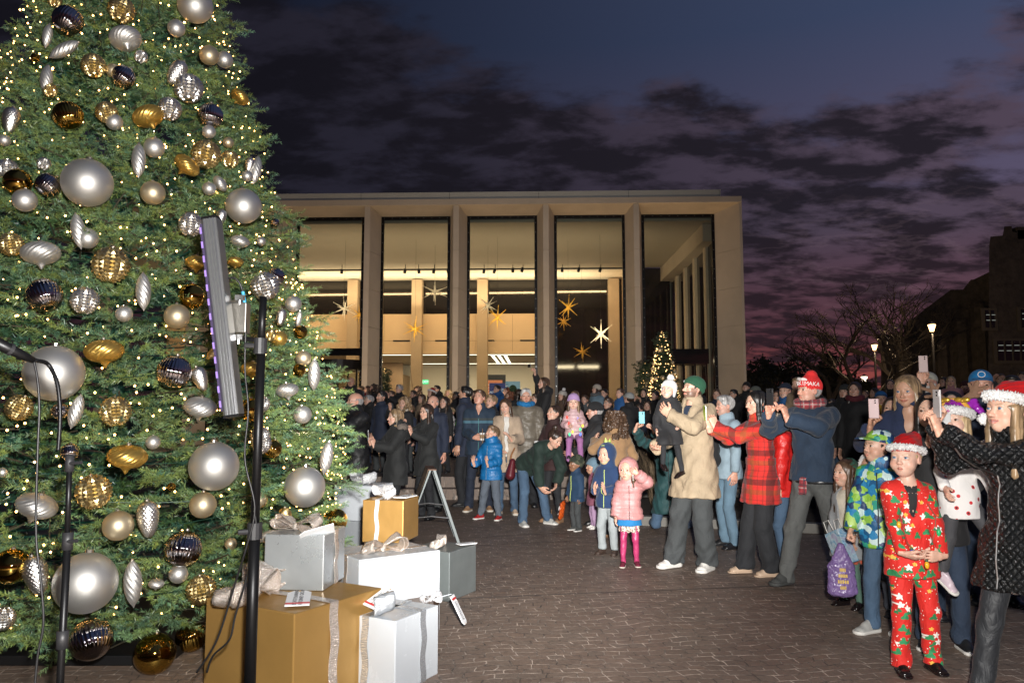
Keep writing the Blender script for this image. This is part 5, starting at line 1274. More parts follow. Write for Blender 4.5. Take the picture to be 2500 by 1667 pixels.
        if bot.get('skirt'):
            sk=bot['skirt']; s=Sdf(lo-.1,hi+.1,res); a=P(.03);b=P(sk['hem']); s.cone(a,b,(.135*kw+.01,.1*kw+.01),(.15*kw*sk.get('fl',1.25),.13*kw*sk.get('fl',1.25)),.02,flat=rt); s.cut(P(sk['hem']),(0,0,-1)); V,F=s.mesh(); V=smoothV(V,F,1); N=vnorm(V,F); an=np.arctan2(V[:,0]-hipc[0],V[:,1]-hipc[1]); V=V+N*(.008*np.sin(an*sk.get('n',11)))[:,None]*np.clip((P(.0)[2]-V[:,2])/.08,0,1)[:,None]; mesh_np('skirt',V,F,sk['m'],body,True)
    # ---- shoes
    if shoe is not None and not only_top:
        for n in 'RL':
            sc=(.265*k if age=='a' else .30*k)*shoe.get('s',1.); 
            key=('shoe',shoe['kind'],lod)
            if key not in HANDS:
                kd=shoe['kind']; s=Sdf((-.30,-.42,-.02),(.30,.82,.95),{0:.026,1:.035,2:.05}[lod])
                s.cone((0,-.08,.13),(.0,.5,.07),(.15,.16),(.17,.12),.05,flat=(1,0,0)); s.ell((0,-.10,.16),(.145,.17,.20),.06); s.cone((0,-.05,.2),(0,.28,.16),.13,.13,.08)
                if kd in('boot','chelsea'): s.cone((0,-.07,.2),(0,-.08,.62),(.145,.17),(.155,.18),.06)
                elif kd=='sneaker': s.cone((0,-.06,.2),(0,-.07,.34),(.13,.16),(.135,.165),.05); s.cone((0,.1,.30),(0,.30,.22),.09,.08,.05)
                s.cut((0,0,.0),(0,0,-1)); s.cut((0,0,.70 if kd in('boot','chelsea') else .40 if kd=='sneaker' else .26),(0,0,1))
                if kd=='flat': s.ell((0,-.06,.36),(.12,.20,.14),.03,'sub')
                V,F=s.mesh(); V=smoothV(V,F,1); s2=Sdf((-.32,-.42,-.06),(.32,.82,.2),{0:.022,1:.03,2:.05}[lod]); s2.cone((0,-.1,.05),(.0,.51,.05),(.175,.2),(.195,.2),.03,flat=(1,0,0)); s2.cut((0,0,0),(0,0,-1)); s2.cut((0,0,.095 if kd=='sneaker' else .06),(0,0,1)); HANDS[key]=((V,F),s2.mesh())
            (V1,F1),(V2,F2)=HANDS[key]; Mz=rz(J['f'+n]); a=J['a'+n]; tilt=rx(R(shoe.get('tilt',0))); base=a-V3(0,0,.048*C); sc2=sc/1.05
            o=mesh_np('shoe',V1*sc2@tilt.T@Mz.T+base,F1,shoe['m'],body,True); mesh_np('sole',V2*sc2@tilt.T@Mz.T+base,F2,shoe.get('sole',shoe['m']),o,True)
    J.update(hc=hc,HR=HR,hh=hh,L=L,C=C,k=k,kw=kw,P=P,nb=nb,fw=fw,up=up,rt=rt,body=body,res=res,lod=lod,lo=lo,hi=hi)
    if hat: make_hat(J,hat)
    if scarf:
        s=Sdf(nb-.2*k-.05,nb+.2*k+.05,min(res,.012)); r0=.085*kw
        for i in range(14):
            a=6.283*i/14; a2=6.283*(i+1)/14; g=lambda t:nb+rt*math.cos(t)*r0*1.05+fw*(math.sin(t)*r0*.95+.012)+up*(.022*k+.012*math.sin(2*t+1)); s.cone(g(a),g(a2),.036*k,.034*k,.01)
        if scarf.get('tail'): s.cone(nb+fw*.10*kw-up*.02,nb+fw*.14*kw-up*.16,(.05,.02),(.055,.018),.02,flat=rt)
        V,F=s.mesh(); V=smoothV(V,F,1); V=wrinkle(V,vnorm(V,F),.004,60,2); mesh_np('scarf',V,F,scarf['m'],body,True)
    PEOPLE.append(J); return J
def make_hat(J,h):
    hh,HR,hc,body,lod=J['hh'],J['HR'],J['hc'],J['body'],J['lod']; res={0:.022,1:.032,2:.05}[lod]; kd=h['kind']
    def put(name,s,m,sm=1,disp=None,par=None):
        V,F=s.mesh(); V=smoothV(V,F,sm); 
        if disp: N=vnorm(V,F); V=V+N*disp(V)[:,None]
        return mesh_np(name,V*hh@HR.T+hc,F,m,par or body,True)
    if kd in('beanie','slouch'):
        s=Sdf((-.6,-.7,-.3),(.6,.6,1.1),res); s.ell((0,-.07,.19),(.375,.47,.40)); 
        if kd=='slouch': s.cone((0,-.12,.4),(.02,-.22,.60),.27,.13,.12)
        if h.get('tall'): s.cone((0,-.08,.35),(0,-.1,.35+h['tall']),.30,.22,.1)
        b=h.get('brow',.13); s.cut((0,.38,b),(0,.42,-1)); 
        o=put('hat',s,h['m'],1,lambda V:.010*np.sin(np.arctan2(V[:,0],V[:,1]+.07)*(34 if lod==0 else 20)))
        if h.get('cuff',True):
            s=Sdf((-.6,-.7,-.4),(.6,.6,.7),res); s.ell((0,-.07,.17),(.405,.50,.44)); s.cut((0,.38,b-.015),(0,.42,-1)); s.cut((0,.38,b+.17),(0,-.42,1)); put('cuff',s,h.get('m2',h['m']),1,lambda V:.010*np.sin(np.arctan2(V[:,0],V[:,1]+.07)*(34 if lod==0 else 20)),o)
        if h.get('pom'):
            s=Sdf((-.3,-.5,.4),(.3,.2,1.0),res*.8); s.ell((0,-.12,.70),(.17,.17,.16)); put('pompom',s,h['pom'],0,lambda V:.028*np.sin(V[:,0]*55+4*np.sin(V[:,2]*31))*np.sin(V[:,1]*61+V[:,2]*40),o)
        if h.get('logo'):
            o2=MB().box((-.045,0,-.035),(.045,.012,.035)).build('badge',h['logo'],o); a=R(h.get('la',35)); p=V3(math.sin(a)*.42,math.cos(a)*.50-.07,b+.06); o2.matrix_local=Matrix(np.vstack([np.hstack([HR@rz(-a)*hh,(hc+HR@p*hh)[:,None]]),[0,0,0,1]]).tolist())
        if h.get('flaps'):
            for x in (-1,1):
                s=Sdf((-.6,-.5,-.7),(.6,.5,.3),res); s.cone((x*.36,-.05,.05),(x*.34,.03,-.34),(.07,.17),(.05,.10),.02,flat=(1,0,0)); put('ear_flap',s,h['m'],1)
    elif kd=='cap':
        s=Sdf((-.5,-.6,-.1),(.5,1.0,.75),res); s.ell((0,-.06,.20),(.372,.46,.37)); s.cut((0,0,.13),(0,.12,-1)); 
        s2=s; o=put('hat',s,h['m'])
        s=Sdf((-.5,.1,-.15),(.5,.95,.5),res*.6); s.ell((0,.34,.17),(.33,.44,.10)); s.ell((0,.34,.115),(.5,.6,.09),0,'sub'); s.cut((0,.22,0),(0,-1,0)); o2=put('visor',s,h.get('m2',h['m']),1,None,o)
        if h.get('logo'):
            m=MB().tube([(0,.0,0),(0,.012,0)],.12,20); q=m.build('badge',h['logo'],o); M=Matrix(np.vstack([np.hstack([HR@rx(R(24))*hh,(hc+HR@V3(0,.375,.37)*hh)[:,None]]),[0,0,0,1]]).tolist()); q.matrix_local=M
            q=MB().tube([(0,-.001,0),(0,.016,0)],.095,20).build('badge_field',h['m'],o); q.matrix_local=M
    elif kd=='santa':
        s=Sdf((-.7,-.9,-.1),(.8,.6,1.0),res); s.ell((0,-.07,.20),(.37,.46,.38)); s.cone((0,-.1,.4),(h.get('dx',.3),-.35,.55),.28,.15,.1); s.cone((h.get('dx',.3),-.35,.55),(h.get('dx',.3)*1.8,-.5,.15),.15,.06,.06); s.cut((0,0,.14),(0,.1,-1)); o=put('hat',s,h['m'],1,lambda V:.012*np.sin(V[:,0]*30+V[:,2]*20)*np.sin(V[:,2]*33))
        s=Sdf((-.75,-.85,-.25),(.75,.75,.6),res); n=26
        for i in range(n):
            a=6.283*i/n;a2=6.283*(i+1)/n; g=lambda t:(math.sin(t)*.385,math.cos(t)*.47-.07,.225+.07*math.cos(t)); s.cone(g(a),g(a2),h.get('br',.095),h.get('br',.095),.02)
        put('fur_brim',s,h['m2'],0,lambda V:.030*np.sin(V[:,0]*58+4*np.sin(V[:,2]*37))*np.sin(V[:,1]*53+V[:,2]*47)+.02*np.sin(V[:,0]*110+V[:,1]*90),o)
        if h.get('pomp') is not None: s=Sdf(V3(h['pomp'])-.25,V3(h['pomp'])+.25,res*.8); s.ell(h['pomp'],(.13,.13,.13)); put('pompom',s,h['m2'],0,lambda V:.03*np.sin(V[:,0]*58+4*np.sin(V[:,2]*37))*np.sin(V[:,1]*53),o)
    elif kd=='hood':
        s=Sdf((-.7,-.8,-.9),(.7,.7,.9),res); s.ell((0,-.08,.08),(.45,.53,.54)); s.cone((0,-.1,-.3),(0,-.12,-.62),(.36,.34),(.42,.34),.08,flat=(1,0,0))
        if h.get('peak'): s.ell((0,-.1,.55),(.12,.3,.15),.05)
        s.ell((0,.42,-.02),(.29,.42,.43 if not h.get('big') else .46),.03,'sub'); s.ell((0,.0,.0),(.33,.40,.40),.0,'sub') if lod<2 else None
        o=put('hood',s,h['m'],1,(lambda V:.022*(np.abs(np.sin(V[:,2]*11))**.5-.5)) if h.get('puff') else None)
        if h.get('rim'):
            s=Sdf((-.7,-.2,-.8),(.7,.8,.8),res*.8); n=28; r=h.get('rr',.04)
            for i in range(n):
                a=6.283*i/n;a2=6.283*(i+1)/n; g=lambda t:(math.sin(t)*.31,.30-.10*abs(math.sin(t)),.02+math.cos(t)*.44); s.cone(g(a),g(a2),r,r,.01)
            put('hood_rim',s,h['rim'],0 if h.get('fur') else 1,(lambda V:.028*np.sin(V[:,0]*58+4*np.sin(V[:,2]*37))*np.sin(V[:,1]*53+V[:,2]*47)) if h.get('fur') else None,o)
    elif kd=='band':
        s=Sdf((-.5,-.65,-.1),(.5,.55,.7),res); s.ell((0,-.06,.19),(.385,.475,.405)); s.ell((0,-.06,.19),(.37,.46,.39),0,'sub'); s.cut((0,0,.25),(0,.8,-1)); s.cut((0,.0,.44),(0,.9,1)); put('headband',s,h['m'])
# ---------------------------------------------------------------- things people hold
def phone(J,loc,nrm,up,label,col=(.02,.02,.022),sc=.88,land=False,screen=None,cam_side=1):
    """screen faces the holder (-nrm); back with lenses faces nrm; world coordinates from the holder's frame"""
    t=thing('phone',label,'phone'); M3=Matrix(J['L']).to_3x3() if J else Matrix.Identity(3)
    p=(J['L']@Vector(loc)) if J else Vector(loc); n=(M3@Vector(nrm)).normalized(); u=(M3@Vector(up)); u=(u-n*u.dot(n)).normalized()
    if land: u=n.cross(u)
    r=u.cross(n); t.matrix_world=Matrix(((r.x,n.x,u.x,p.x),(r.y,n.y,u.y,p.y),(r.z,n.z,u.z,p.z),(0,0,0,1)))
    w,h,d=.0385*sc,.079*sc,.0048*sc; cm=mat('phone_%02x%02x%02x'%tuple(int(c*255) for c in col[:3]),col,.25)
    MB().box((-w,-d,-h),(w,d,h)).build('case',cm,t,bevel=.0035)
    MB().box((-w*.92,-d-.0006,-h*.95),(w*.92,-d+.001,h*.95)).build('screen',emis('phone_screen',(.25,.3,.42,1),.35) if screen is None else screen,t)
    x0=cam_side*w*.45; MB().box((x0-.015*sc,d-.001,h*.48),(x0+.015*sc,d+.0025,h*.90)).build('camera_bump',cm,t,bevel=.001)
    for dz in (.58,.80):
        MB().tube([(x0-.004,d+.002,h*dz),(x0-.004,d+.0045,h*dz)],.0062*sc,12).build('lens',mat('lens_glass',(.004,.004,.006),.05),t)
    return t
def cup(J,loc,label,h=.115,sleeve=(.30,.19,.10),lid=(.75,.75,.75)):
    p=J['L']@Vector(loc); t=thing('coffee_cup',label,'cup',tuple(p)); wc=mat('cup_paper',(.72,.71,.69),.6)
    MB().tube([(0,0,-h/2),(0,0,h/2)],[.028,.040],20).build('cup',wc,t); MB().tube([(0,0,-h*.22),(0,0,h*.25)],[.0345,.0392],20,False).build('sleeve',mat('cup_sleeve',sleeve,.8),t); MB().tube([(0,0,h/2),(0,0,h/2+.006),(0,0,h/2+.014)],[.042,.042,.034],20).build('lid',mat('cup_lid_%d'%int(lid[0]*10),lid,.3),t); return t
# ================================================================ FAR BUILDINGS, BARE TREES, LAMPS
dstone=mat('old_stone',(.075,.062,.05),.95,fn=vary((.075,.062,.05),.45,3.2,.8,.03,9))
gb=thing('gothic_hall','dark old stone hall with steep gable and battlemented tower at the right edge','building',(0,0,0))
Yg=42.
def prof_(pts,y0,y1,name,parent,mt):
    P=[gy(u,v,y0) for u,v in pts]; m=MB(); n=len(P)
    V=[(p[0],y0,max(p[2],-.01)) for p in P]+[(p[0]*(y1/y0 if y1-y0>3 else 1),y1,max(p[2],-.01)) for p in P]
    m.add(V,[tuple(range(n)),tuple(reversed(range(n,2*n)))]+[((i+1)%n,i,i+n,(i+1)%n+n) for i in range(n)]); return m.build(name,mt,parent)
prof_([(2207,1012),(2207,797),(2235,772),(2319,709),(2322,707),(2351,707),(2370,683),(2378,682),(2415,664),(2415,1012)],Yg,Yg+12,'gable_hall',gb,dstone)
prof_([(2151,1012),(2151,816),(2206,816),(2206,1012)],Yg+1,Yg+10,'low_wing',gb,dstone)
tw=prof_([(2412,1012),(2415,600),(2418,578),(2448,575),(2452,553),(2470,552),(2472,566),(2482,568),(2482,562),(2700,560),(2700,1012)],Yg-2.5,Yg+4,'tower',gb,dstone)
m=MB()
for k in range(4):
    p=gy(2500+k*52,556,Yg-2.5); m.box((p[0]-.35,Yg-2.5,p[2]-.6),(p[0]+.35,Yg-2.0,p[2]+.05))
m.build('battlement',dstone,gb)
dg=mat('dim_glass',(.01,.013,.02),.15); trim=mat('stone_trim',(.10,.085,.065),.9)
dash=emis('window_lights',(.75,.8,.7,1),.3)
def gwin(u0,u1,v0,v1,n,rows,Y,lit):
    a=gy(u0,v0,Y-.02); b=gy(u1,v1,Y-.02); m=MB().box((a[0]-.12,Y-.06,b[2]-.15),(b[0]+.12,Y-.0,a[2]+.12)); w=m.build('window',trim,gb)
    q=(b[0]-a[0])/n
    for k in range(n):
        MB().box((a[0]+k*q+.06,Y-.09,b[2]),(a[0]+(k+1)*q-.06,Y-.062,a[2])).build('pane',dg,w)
    if lit:
        m=MB()
        for k in range(n):
            for j in range(rows): 
                for d in range(3): m.box((a[0]+k*q+.1+d*(q-.2)/3,Y-.1,a[2]-.25-j*.28),(a[0]+k*q+.1+d*(q-.2)/3+.12,Y-.092,a[2]-.22-j*.28))
        m.build('ceiling_lamps_seen_through_glass',dash,w)
gwin(2400,2430,758,800,2,2,Yg-2.5,True); gwin(2488,2520,755,800,2,2,Yg-2.5,True); gwin(2430,2530,832,880,5,2,Yg-2.5,True); gwin(2281,2305,843,900,2,1,Yg,False)
for u in (2230,2290,2340,2385):
    p=gy(u,900,Yg); MB().box((p[0]-.25,Yg-.5,0),(p[0]+.25,Yg,p[2]+(u-2207)*.02)).build('buttress',dstone,gb)
bark=mat('bare_bark',(.035,.028,.022),.9)
def baretree(u,Y,vtop,spread,lean,seed,label,z0=0,dens=1.,r0=.24,depthlim=7):
    g=random.Random(seed); base=gy(u,1010,Y); top=gy(u,vtop,Y)[2]; Ht=top; t=thing('bare_tree',label,'tree',(base[0],Y,0)); tr=MB(); cr=MB()
    def grow(p,d,L,r,k):
        if k>depthlim or r<.004: return
        n=3; P=[p]; q=p
        for i in range(n):
            d=(d+Vector((g.uniform(-.22,.22),g.uniform(-.22,.22),g.uniform(-.10,.16)))).normalized(); q=q+d*L/n; P.append(q)
        (tr if k<1 else cr).tube(P,[r,r*.9,r*.8,r*.7],5 if k<3 else 3,False)
        nb=2 if k<2 else g.choice((2,2,3))
        for j in range(nb):
            sp=spread*(1+k*.12); dd=(d+Vector((g.uniform(-1,1)*sp,g.uniform(-1,1)*sp,g.uniform(-.25,.35)))).normalized(); dd.z=max(dd.z,-.15) if k>3 else dd.z
            grow(q,dd,L*g.uniform(.66,.86),r*.64,k+1)
        if k>1: 
            dd=(d+Vector((g.uniform(-1,1)*1.2,g.uniform(-1,1)*1.2,g.uniform(-.3,.3)))).normalized(); grow(P[2],dd,L*.5,r*.4,k+2)
    grow(Vector((0,0,0)),Vector((lean,0,1)).normalized(),Ht*.30,r0,0)
    # scale the crown so its highest twig is at the height of the photo
    zs=max([v[2] for v in cr.V]); f=Ht/zs
    for m in (tr,cr): m.V=[(v[0]*f*1.05,v[1]*f,v[2]*f) for v in m.V]
    tr.build('trunk',bark,t); cr.build('crown',bark,t); return t
baretree(2225,36,660,.62,.05,5,'tallest bare tree with a broad flat crown in front of the gothic gable',r0=.28)
baretree(2105,34,748,.75,-.12,9,'bare wide tree left of the tallest one, over the nearer lamp post',r0=.24)
baretree(2050,40,800,.8,-.25,14,'lower bare tree with drooping twigs left of the lamp posts',r0=.2)
baretree(2160,40,735,.7,.05,22,'bare tree standing between the two tall lamp posts',r0=.2)
baretree(1845,44,820,.3,.0,31,'small thin bare tree beside the corner of the lobby building',r0=.1,depthlim=6)
leafm=mat('night_leaves',(.028,.026,.016),.8)
def leafy(u,Y,vtop,wpx,seed,label,n=2600):
    g=np.random.default_rng(seed); b=gy(u,1010,Y); H=gy(u,vtop,Y)[2]; W_=wpx/FPX*Y/2; t=thing('leafy_tree',label,'tree',(b[0],Y,0)); MB().tube([(0,0,0),(.1,0,H*.4),(0,.1,H*.75)],[.16,.12,.05],7).build('trunk',bark,t)
    cl=g.normal(0,1,(26,3)); cl/=np.linalg.norm(cl,axis=1)[:,None]; cl*=g.uniform(.35,.85,26)[:,None]; c=cl*np.array([W_,W_*.8,H*.38])+np.array([0,0,H*.6])
    k=g.integers(0,26,n); p=c[k]+g.normal(0,1,(n,3))*W_*.17; p[:,2]=np.clip(p[:,2],.3,H); s=g.uniform(.06,.16,n)[:,None]
    a=g.normal(0,1,(n,3)); a/=np.linalg.norm(a,axis=1)[:,None]; d=np.cross(a,g.normal(0,1,(n,3))); d/=np.linalg.norm(d,axis=1)[:,None]
    V=np.stack([p-a*s,p+d*s*.6,p+a*s,p-d*s*.6],1).reshape(-1,3); mesh_np('crown',V,np.arange(len(V)).reshape(-1,4),leafm,t)
for a in ((1850,48,848,70,1,'small dark leafy tree next to the lobby corner'),(1890,50,858,80,2,'round dark tree second from the lobby corner'),(1948,50,845,105,3,'broad dark leafy tree under the orange glow'),
 (2015,52,862,90,4,'dark bushy tree between the glow and the lamp post'),(2030,44,850,80,5,'dark evergreen behind the nearer lamp post'),(2085,44,905,90,6,'low dark shrubby tree below the bare trees'),(1910,46,915,130,7,'low dark hedge like tree at the end of the lawn'),(1990,46,920,120,8,'low dark tree right of the hedge like tree'),(2120,46,925,90,9,'low dark tree in front of the gothic wing')): leafy(*a)
lampglow=emis('lantern_glow',(1,.55,.22,1),7.); lampw=emis('lantern_white',(1,.8,.55,1),6.)
def lamp(u,v,Y,label,mt,e,sc=1.,post=True,col=(1,.7,.4)):
    p=gy(u,v,Y); t=thing('street_lamp',label,'street lamp',(p[0],Y,0)); z=p[2]
    MB().tube([(0,0,0),(0,0,.5),(0,0,.55),(0,0,z-.45*sc)],[.11,.10,.05,.045],10).build('post',black,t)
    s=.32*sc; V=[]; 
    m=MB().tube([(0,0,z-.30*sc),(0,0,z+.18*sc)],[.13*sc,.26*sc],8); m.build('lantern_glass',mt,t)
    MB().tube([(0,0,z+.19*sc),(0,0,z+.26*sc),(0,0,z+.40*sc)],[.30*sc,.24*sc,.03*sc],8).build('lantern_cap',black,t); MB().tube([(0,0,z-.42*sc),(0,0,z-.31*sc)],[.05*sc,.14*sc],8).build('lantern_base',black,t)
    m=MB()
    for k in range(4):
        a=k*1.5708+.4; m.tube([(math.cos(a)*.135*sc,math.sin(a)*.135*sc,z-.3*sc),(math.cos(a)*.27*sc,math.sin(a)*.27*sc,z+.18*sc)],.012*sc,4)
    m.build('cage',black,t)
    l=bpy.data.lights.new('lamp_light','POINT'); l.energy=e; l.color=col; l.shadow_soft_size=.2; o=bpy.data.objects.new('lamp_light',l); o.location=(p[0]-.0,Y-.6,z); link(o)
lamp(2275,799,27,'taller street lamp with glowing lantern in front of the dark gothic hall',lampglow,420,.5)
lamp(2135,847,34,'shorter warm street lamp left of the taller one, before the low wing',lampglow,400,.5)
lamp(1883,905,52,'far small white street lamp near the lobby corner',lampw,120,.9,col=(1,.95,.8))
lamp(2110,925,50,'far small white street lamp behind the crowd right of the red beanie',lampw,120,.8,col=(1,.95,.8))
# lit trees by and in the lobby
def littree(u,vtop,vbot,Y,wpx,label,nl,inside=False,base=(.02,.05,.025)):
    b=gy(u,1010,Y); H=gy(u,vtop,Y)[2]; z0=.36; Wr=wpx/FPX*Y/2; t=thing('lit_tree',label,'tree',(b[0],Y,z0))
    rf=lambda z:max(.02,Wr*(1-(z)/(H-z0))**.7)
    V,F,c,_=needles(900,.1,H-z0-.05,rf,(0,0),.6,nside=4,nneed=14,blen=.30,slen=.2,nl=.07,nw=.02,seed=int(u),base=base); mesh_np('crown',V,F,needle_m,t,cols=c)
    MB().tube([(0,0,0),(0,0,H-z0)],[.06,.02],8).build('trunk',bark,t)
    g=np.random.default_rng(int(u)); P=[]
    while len(P)<nl:
        z=g.uniform(.15,H-z0); 
        if g.uniform()>rf(z)/Wr+.1: continue
        a=g.uniform(0,6.28); r=rf(z)*g.uniform(.85,1.05); P.append((math.cos(a)*r,math.sin(a)*r,z))
    em=emis('tree_light',(1,.58,.22,1),7.); o0=MB().sphere((0,0,0),.014,6,4).build('bulb',em,t); o0.location=P[0]
    for p in P[1:100]: q=o0.copy(); link(q); q.parent=t; q.location=p
    if nl>100:
        m=MB()
        for p in P[100:]: m.sphere(p,.014,6,4)
        m.build('bulbs',em,t)['kind']='stuff'
    bm_=MB()
    for k in range(22):
        z=g.uniform(.2,(H-z0)*.9); a=g.uniform(3.3,6.1); r=rf(z); q=MB().sphere((0,0,0),g.uniform(.05,.09),10,7).build('bauble',OMAT['p'],t,smooth=True); q.location=(math.cos(a)*r,math.sin(a)*r,z)
littree(1621,808,1000,24.5,118,'tall outdoor tree covered in golden lights before the lobby corner',560)
littree(1575,880,1000,25.8,50,'smaller lit tree partly hidden left of the tall outdoor lit tree',140)
littree(938,898,1000,31.,22,'narrow lit tree standing inside the lobby behind the crowd',110)
# thin bare branches of a shrub in front of the lobby
g_=random.Random(4); sh=thing('bare_shrub','leafless shrub with thin arching twigs in front of the lobby window','plant',tuple(gy(1020,1010,16))); sh.location.z=.36; m=MB()
for k in range(16):
    a=g_.uniform(0,3.14); p=Vector((0,0,0)); d=Vector((math.cos(a)*.6,g_.uniform(-.3,.3),1)).normalized(); P=[p]
    for i in range(7): d=(d+Vector((math.cos(a)*.16,g_.uniform(-.1,.1),-.13+g_.uniform(-.1,.1)))).normalized(); p=p+d*.30; P.append(p)
    m.tube(P,[.012,.011,.01,.008,.006,.005,.004,.003],4,False)
    for i in (3,5): m.tube([P[i],P[i]+Vector((g_.uniform(-.2,.3),0,g_.uniform(.05,.3)))],[.005,.002],3,False)
m.build('twigs',bark,sh)
# ================================================================ PEOPLE NEAR THE CAMERA
def at(u,v): p=gz(u*K,v*K); return float(p[0]),float(p[1])
def htop(v,Y): return float(gy(1250,v*K,Y)[2])
def PG(**k): # both hands holding a phone in front of the face
    d=dict(Rh=(.055,.27,.95),Lh=(-.045,.27,.93),Rp='grip',Lp='grip',Rd=(-.15,.2,1),Ld=(.15,.2,1),Rn=(-1,.1,0),Ln=(1,.1,0)); d.update(k); return d
def ph(J,label,a=.0,b=.345,c=1.03,land=False,col=(.02,.02,.022),up=(0,.1,1),n=(0,1,.0),cs=1,sc=.88): C=J['C']; return phone(J,(a*C,b*C,c*C),n,up,label,col,sc,land,None,cs)
def plaid(n,base,dark,mid,s=.26,off=0.):
    def p(t,v):
        sx=t.n('ShaderNodeSeparateXYZ'); t.l(v,sx.inputs[0]); h=t.math('ADD',t.math('MULTIPLY',sx.outputs[0],.8),t.math('MULTIPLY',sx.outputs[1],.62))
        def band(c,o,seq): return t.ramp(t.math('FRACT',t.math('ADD',t.math('DIVIDE',c,s),o)),seq,'CONSTANT')
        seq=[(0,0),(.42,1),(.62,0),(.70,.55),(.74,0),(.90,.5),(.93,0)]; b1=band(h,.1+off,seq); b2=band(sx.outputs[2],.3+off,seq); s2=[(0,0),(.10,1),(.26,0)]; c1=band(h,.1+off,s2); c2=band(sx.outputs[2],.3+off,s2)
        c=t.mix(t.math('MULTIPLY',c1,.5),base,mid); c=t.mix(t.math('MULTIPLY',c2,.5),c,mid); c=t.mix(t.math('MULTIPLY',b1,.62),c,dark); c=t.mix(t.math('MULTIPLY',b2,.62),c,dark)
        tw=t.noise(300,2,.5,v); t.l(t.mix(.25,c,t.ramp(tw,[(.3,(0,0,0,1)),(.7,(1,.9,.8,1))]),'OVERLAY'),t.b.inputs['Base Color'])
    return fab(n,base,.85,300,.4,.5,.1,ptn=p)
PLAID=plaid('red_plaid',(.56,.022,.016,1),(.015,.008,.008,1),(.22,.075,.015,1))
PLAID2=plaid('skirt_plaid',(.55,.10,.05,1),(.10,.08,.06,1),(.6,.5,.35,1),.10)
def suit_p(t,v):
    red=(.62,.018,.012,1); dv=t.n('ShaderNodeTexVoronoi'); dv.inputs['Scale'].default_value=46; t.l(v,dv.inputs['Vector']); c=t.mix(t.ramp(dv.outputs['Distance'],[(0,1),(.16,0)],'CONSTANT'),red,(.8,.76,.7,1))
    # stars: voronoi cell with an angular radius
    def motif(sc,rad,col,pick,n,seed,inner=.5,base=c):
        w=t.n('ShaderNodeMapping'); w.inputs['Location'].default_value=(seed,seed*.7,seed*.3); t.l(v,w.inputs[0]); vo=t.n('ShaderNodeTexVoronoi'); vo.inputs['Scale'].default_value=sc; vo.inputs['Randomness'].default_value=.75; t.l(w.outputs[0],vo.inputs['Vector'])
        s=t.n('ShaderNodeVectorMath',operation='SUBTRACT'); t.l(w.outputs[0],s.inputs[0]); t.l(vo.outputs['Position'],s.inputs[1]); x=t.n('ShaderNodeSeparateXYZ'); t.l(s.outputs[0],x.inputs[0])
        hx=t.math('ADD',x.outputs[0],t.math('MULTIPLY',x.outputs[1],.35)); a=t.math('ARCTAN2',hx,x.outputs[2]); r=t.math('SQRT',t.math('ADD',t.math('MULTIPLY',hx,hx),t.math('MULTIPLY',x.outputs[2],x.outputs[2])))
        sh=t.math('ABSOLUTE',t.math('SUBTRACT',t.math('FRACT',t.math('DIVIDE',t.math('ADD',a,6.2832),6.2832/n)),.5)); lim=t.math('MULTIPLY',t.math('ADD',inner,t.math('MULTIPLY',sh,2*(1-inner))),rad)
        inside=t.math('LESS_THAN',r,lim); y=t.n('ShaderNodeSeparateXYZ'); t.l(vo.outputs['Color'],y.inputs[0]); pk=t.math('LESS_THAN',t.math('ABSOLUTE',t.math('SUBTRACT',y.outputs[0],pick)),.2)
        return t.mix(t.math('MULTIPLY',inside,pk),base,col)
    c=motif(15,.024,(.02,.20,.07,1),.3,3,1.3,.42,c); c=motif(13,.026,(.03,.26,.10,1),.7,3,4.1,.45,c); c=motif(14,.021,(.82,.78,.72,1),.5,5,7.7,.42,c); c=motif(11,.013,(.75,.42,.06,1),.3,5,2.9,.6,c)
    t.l(c,t.b.inputs['Base Color'])
SUIT=fab('christmas_suit',(.6,.02,.015),.75,400,.2,.55,.05,ptn=suit_p)
def geo_p(t,v):
    vo=t.n('ShaderNodeTexVoronoi',distance='MANHATTAN'); vo.inputs['Scale'].default_value=22; vo.inputs['Randomness'].default_value=.95; m=t.n('ShaderNodeMapping'); m.inputs['Rotation'].default_value=(.5,.4,.6); t.l(v,m.inputs[0]); t.l(m.outputs[0],vo.inputs['Vector'])
    x=t.n('ShaderNodeSeparateXYZ'); t.l(vo.outputs['Color'],x.inputs[0])
    t.l(t.ramp(x.outputs[0],[(0,(.012,.04,.12,1)),(.2,(.02,.20,.42,1)),(.36,(.25,.48,.06,1)),(.52,(.42,.62,.16,1)),(.66,(.03,.30,.22,1)),(.78,(.55,.70,.68,1)),(.88,(.01,.09,.22,1))],'CONSTANT'),t.b.inputs['Base Color'])
GEO=fab('geometric_print',(.1,.3,.2),.5,300,.1,.6,0,ptn=geo_p)
def leo_p(t,v):
    vo=t.n('ShaderNodeTexVoronoi'); vo.inputs['Scale'].default_value=55; t.l(v,vo.inputs['Vector']); t.l(t.ramp(vo.outputs['Distance'],[(0,(.45,.26,.16,1)),(.22,(.03,.02,.015,1)),(.40,(.62,.50,.42,1))],'CONSTANT'),t.b.inputs['Base Color'])
LEO=fab('leopard_print',(.5,.4,.3),.8,ptn=leo_p)
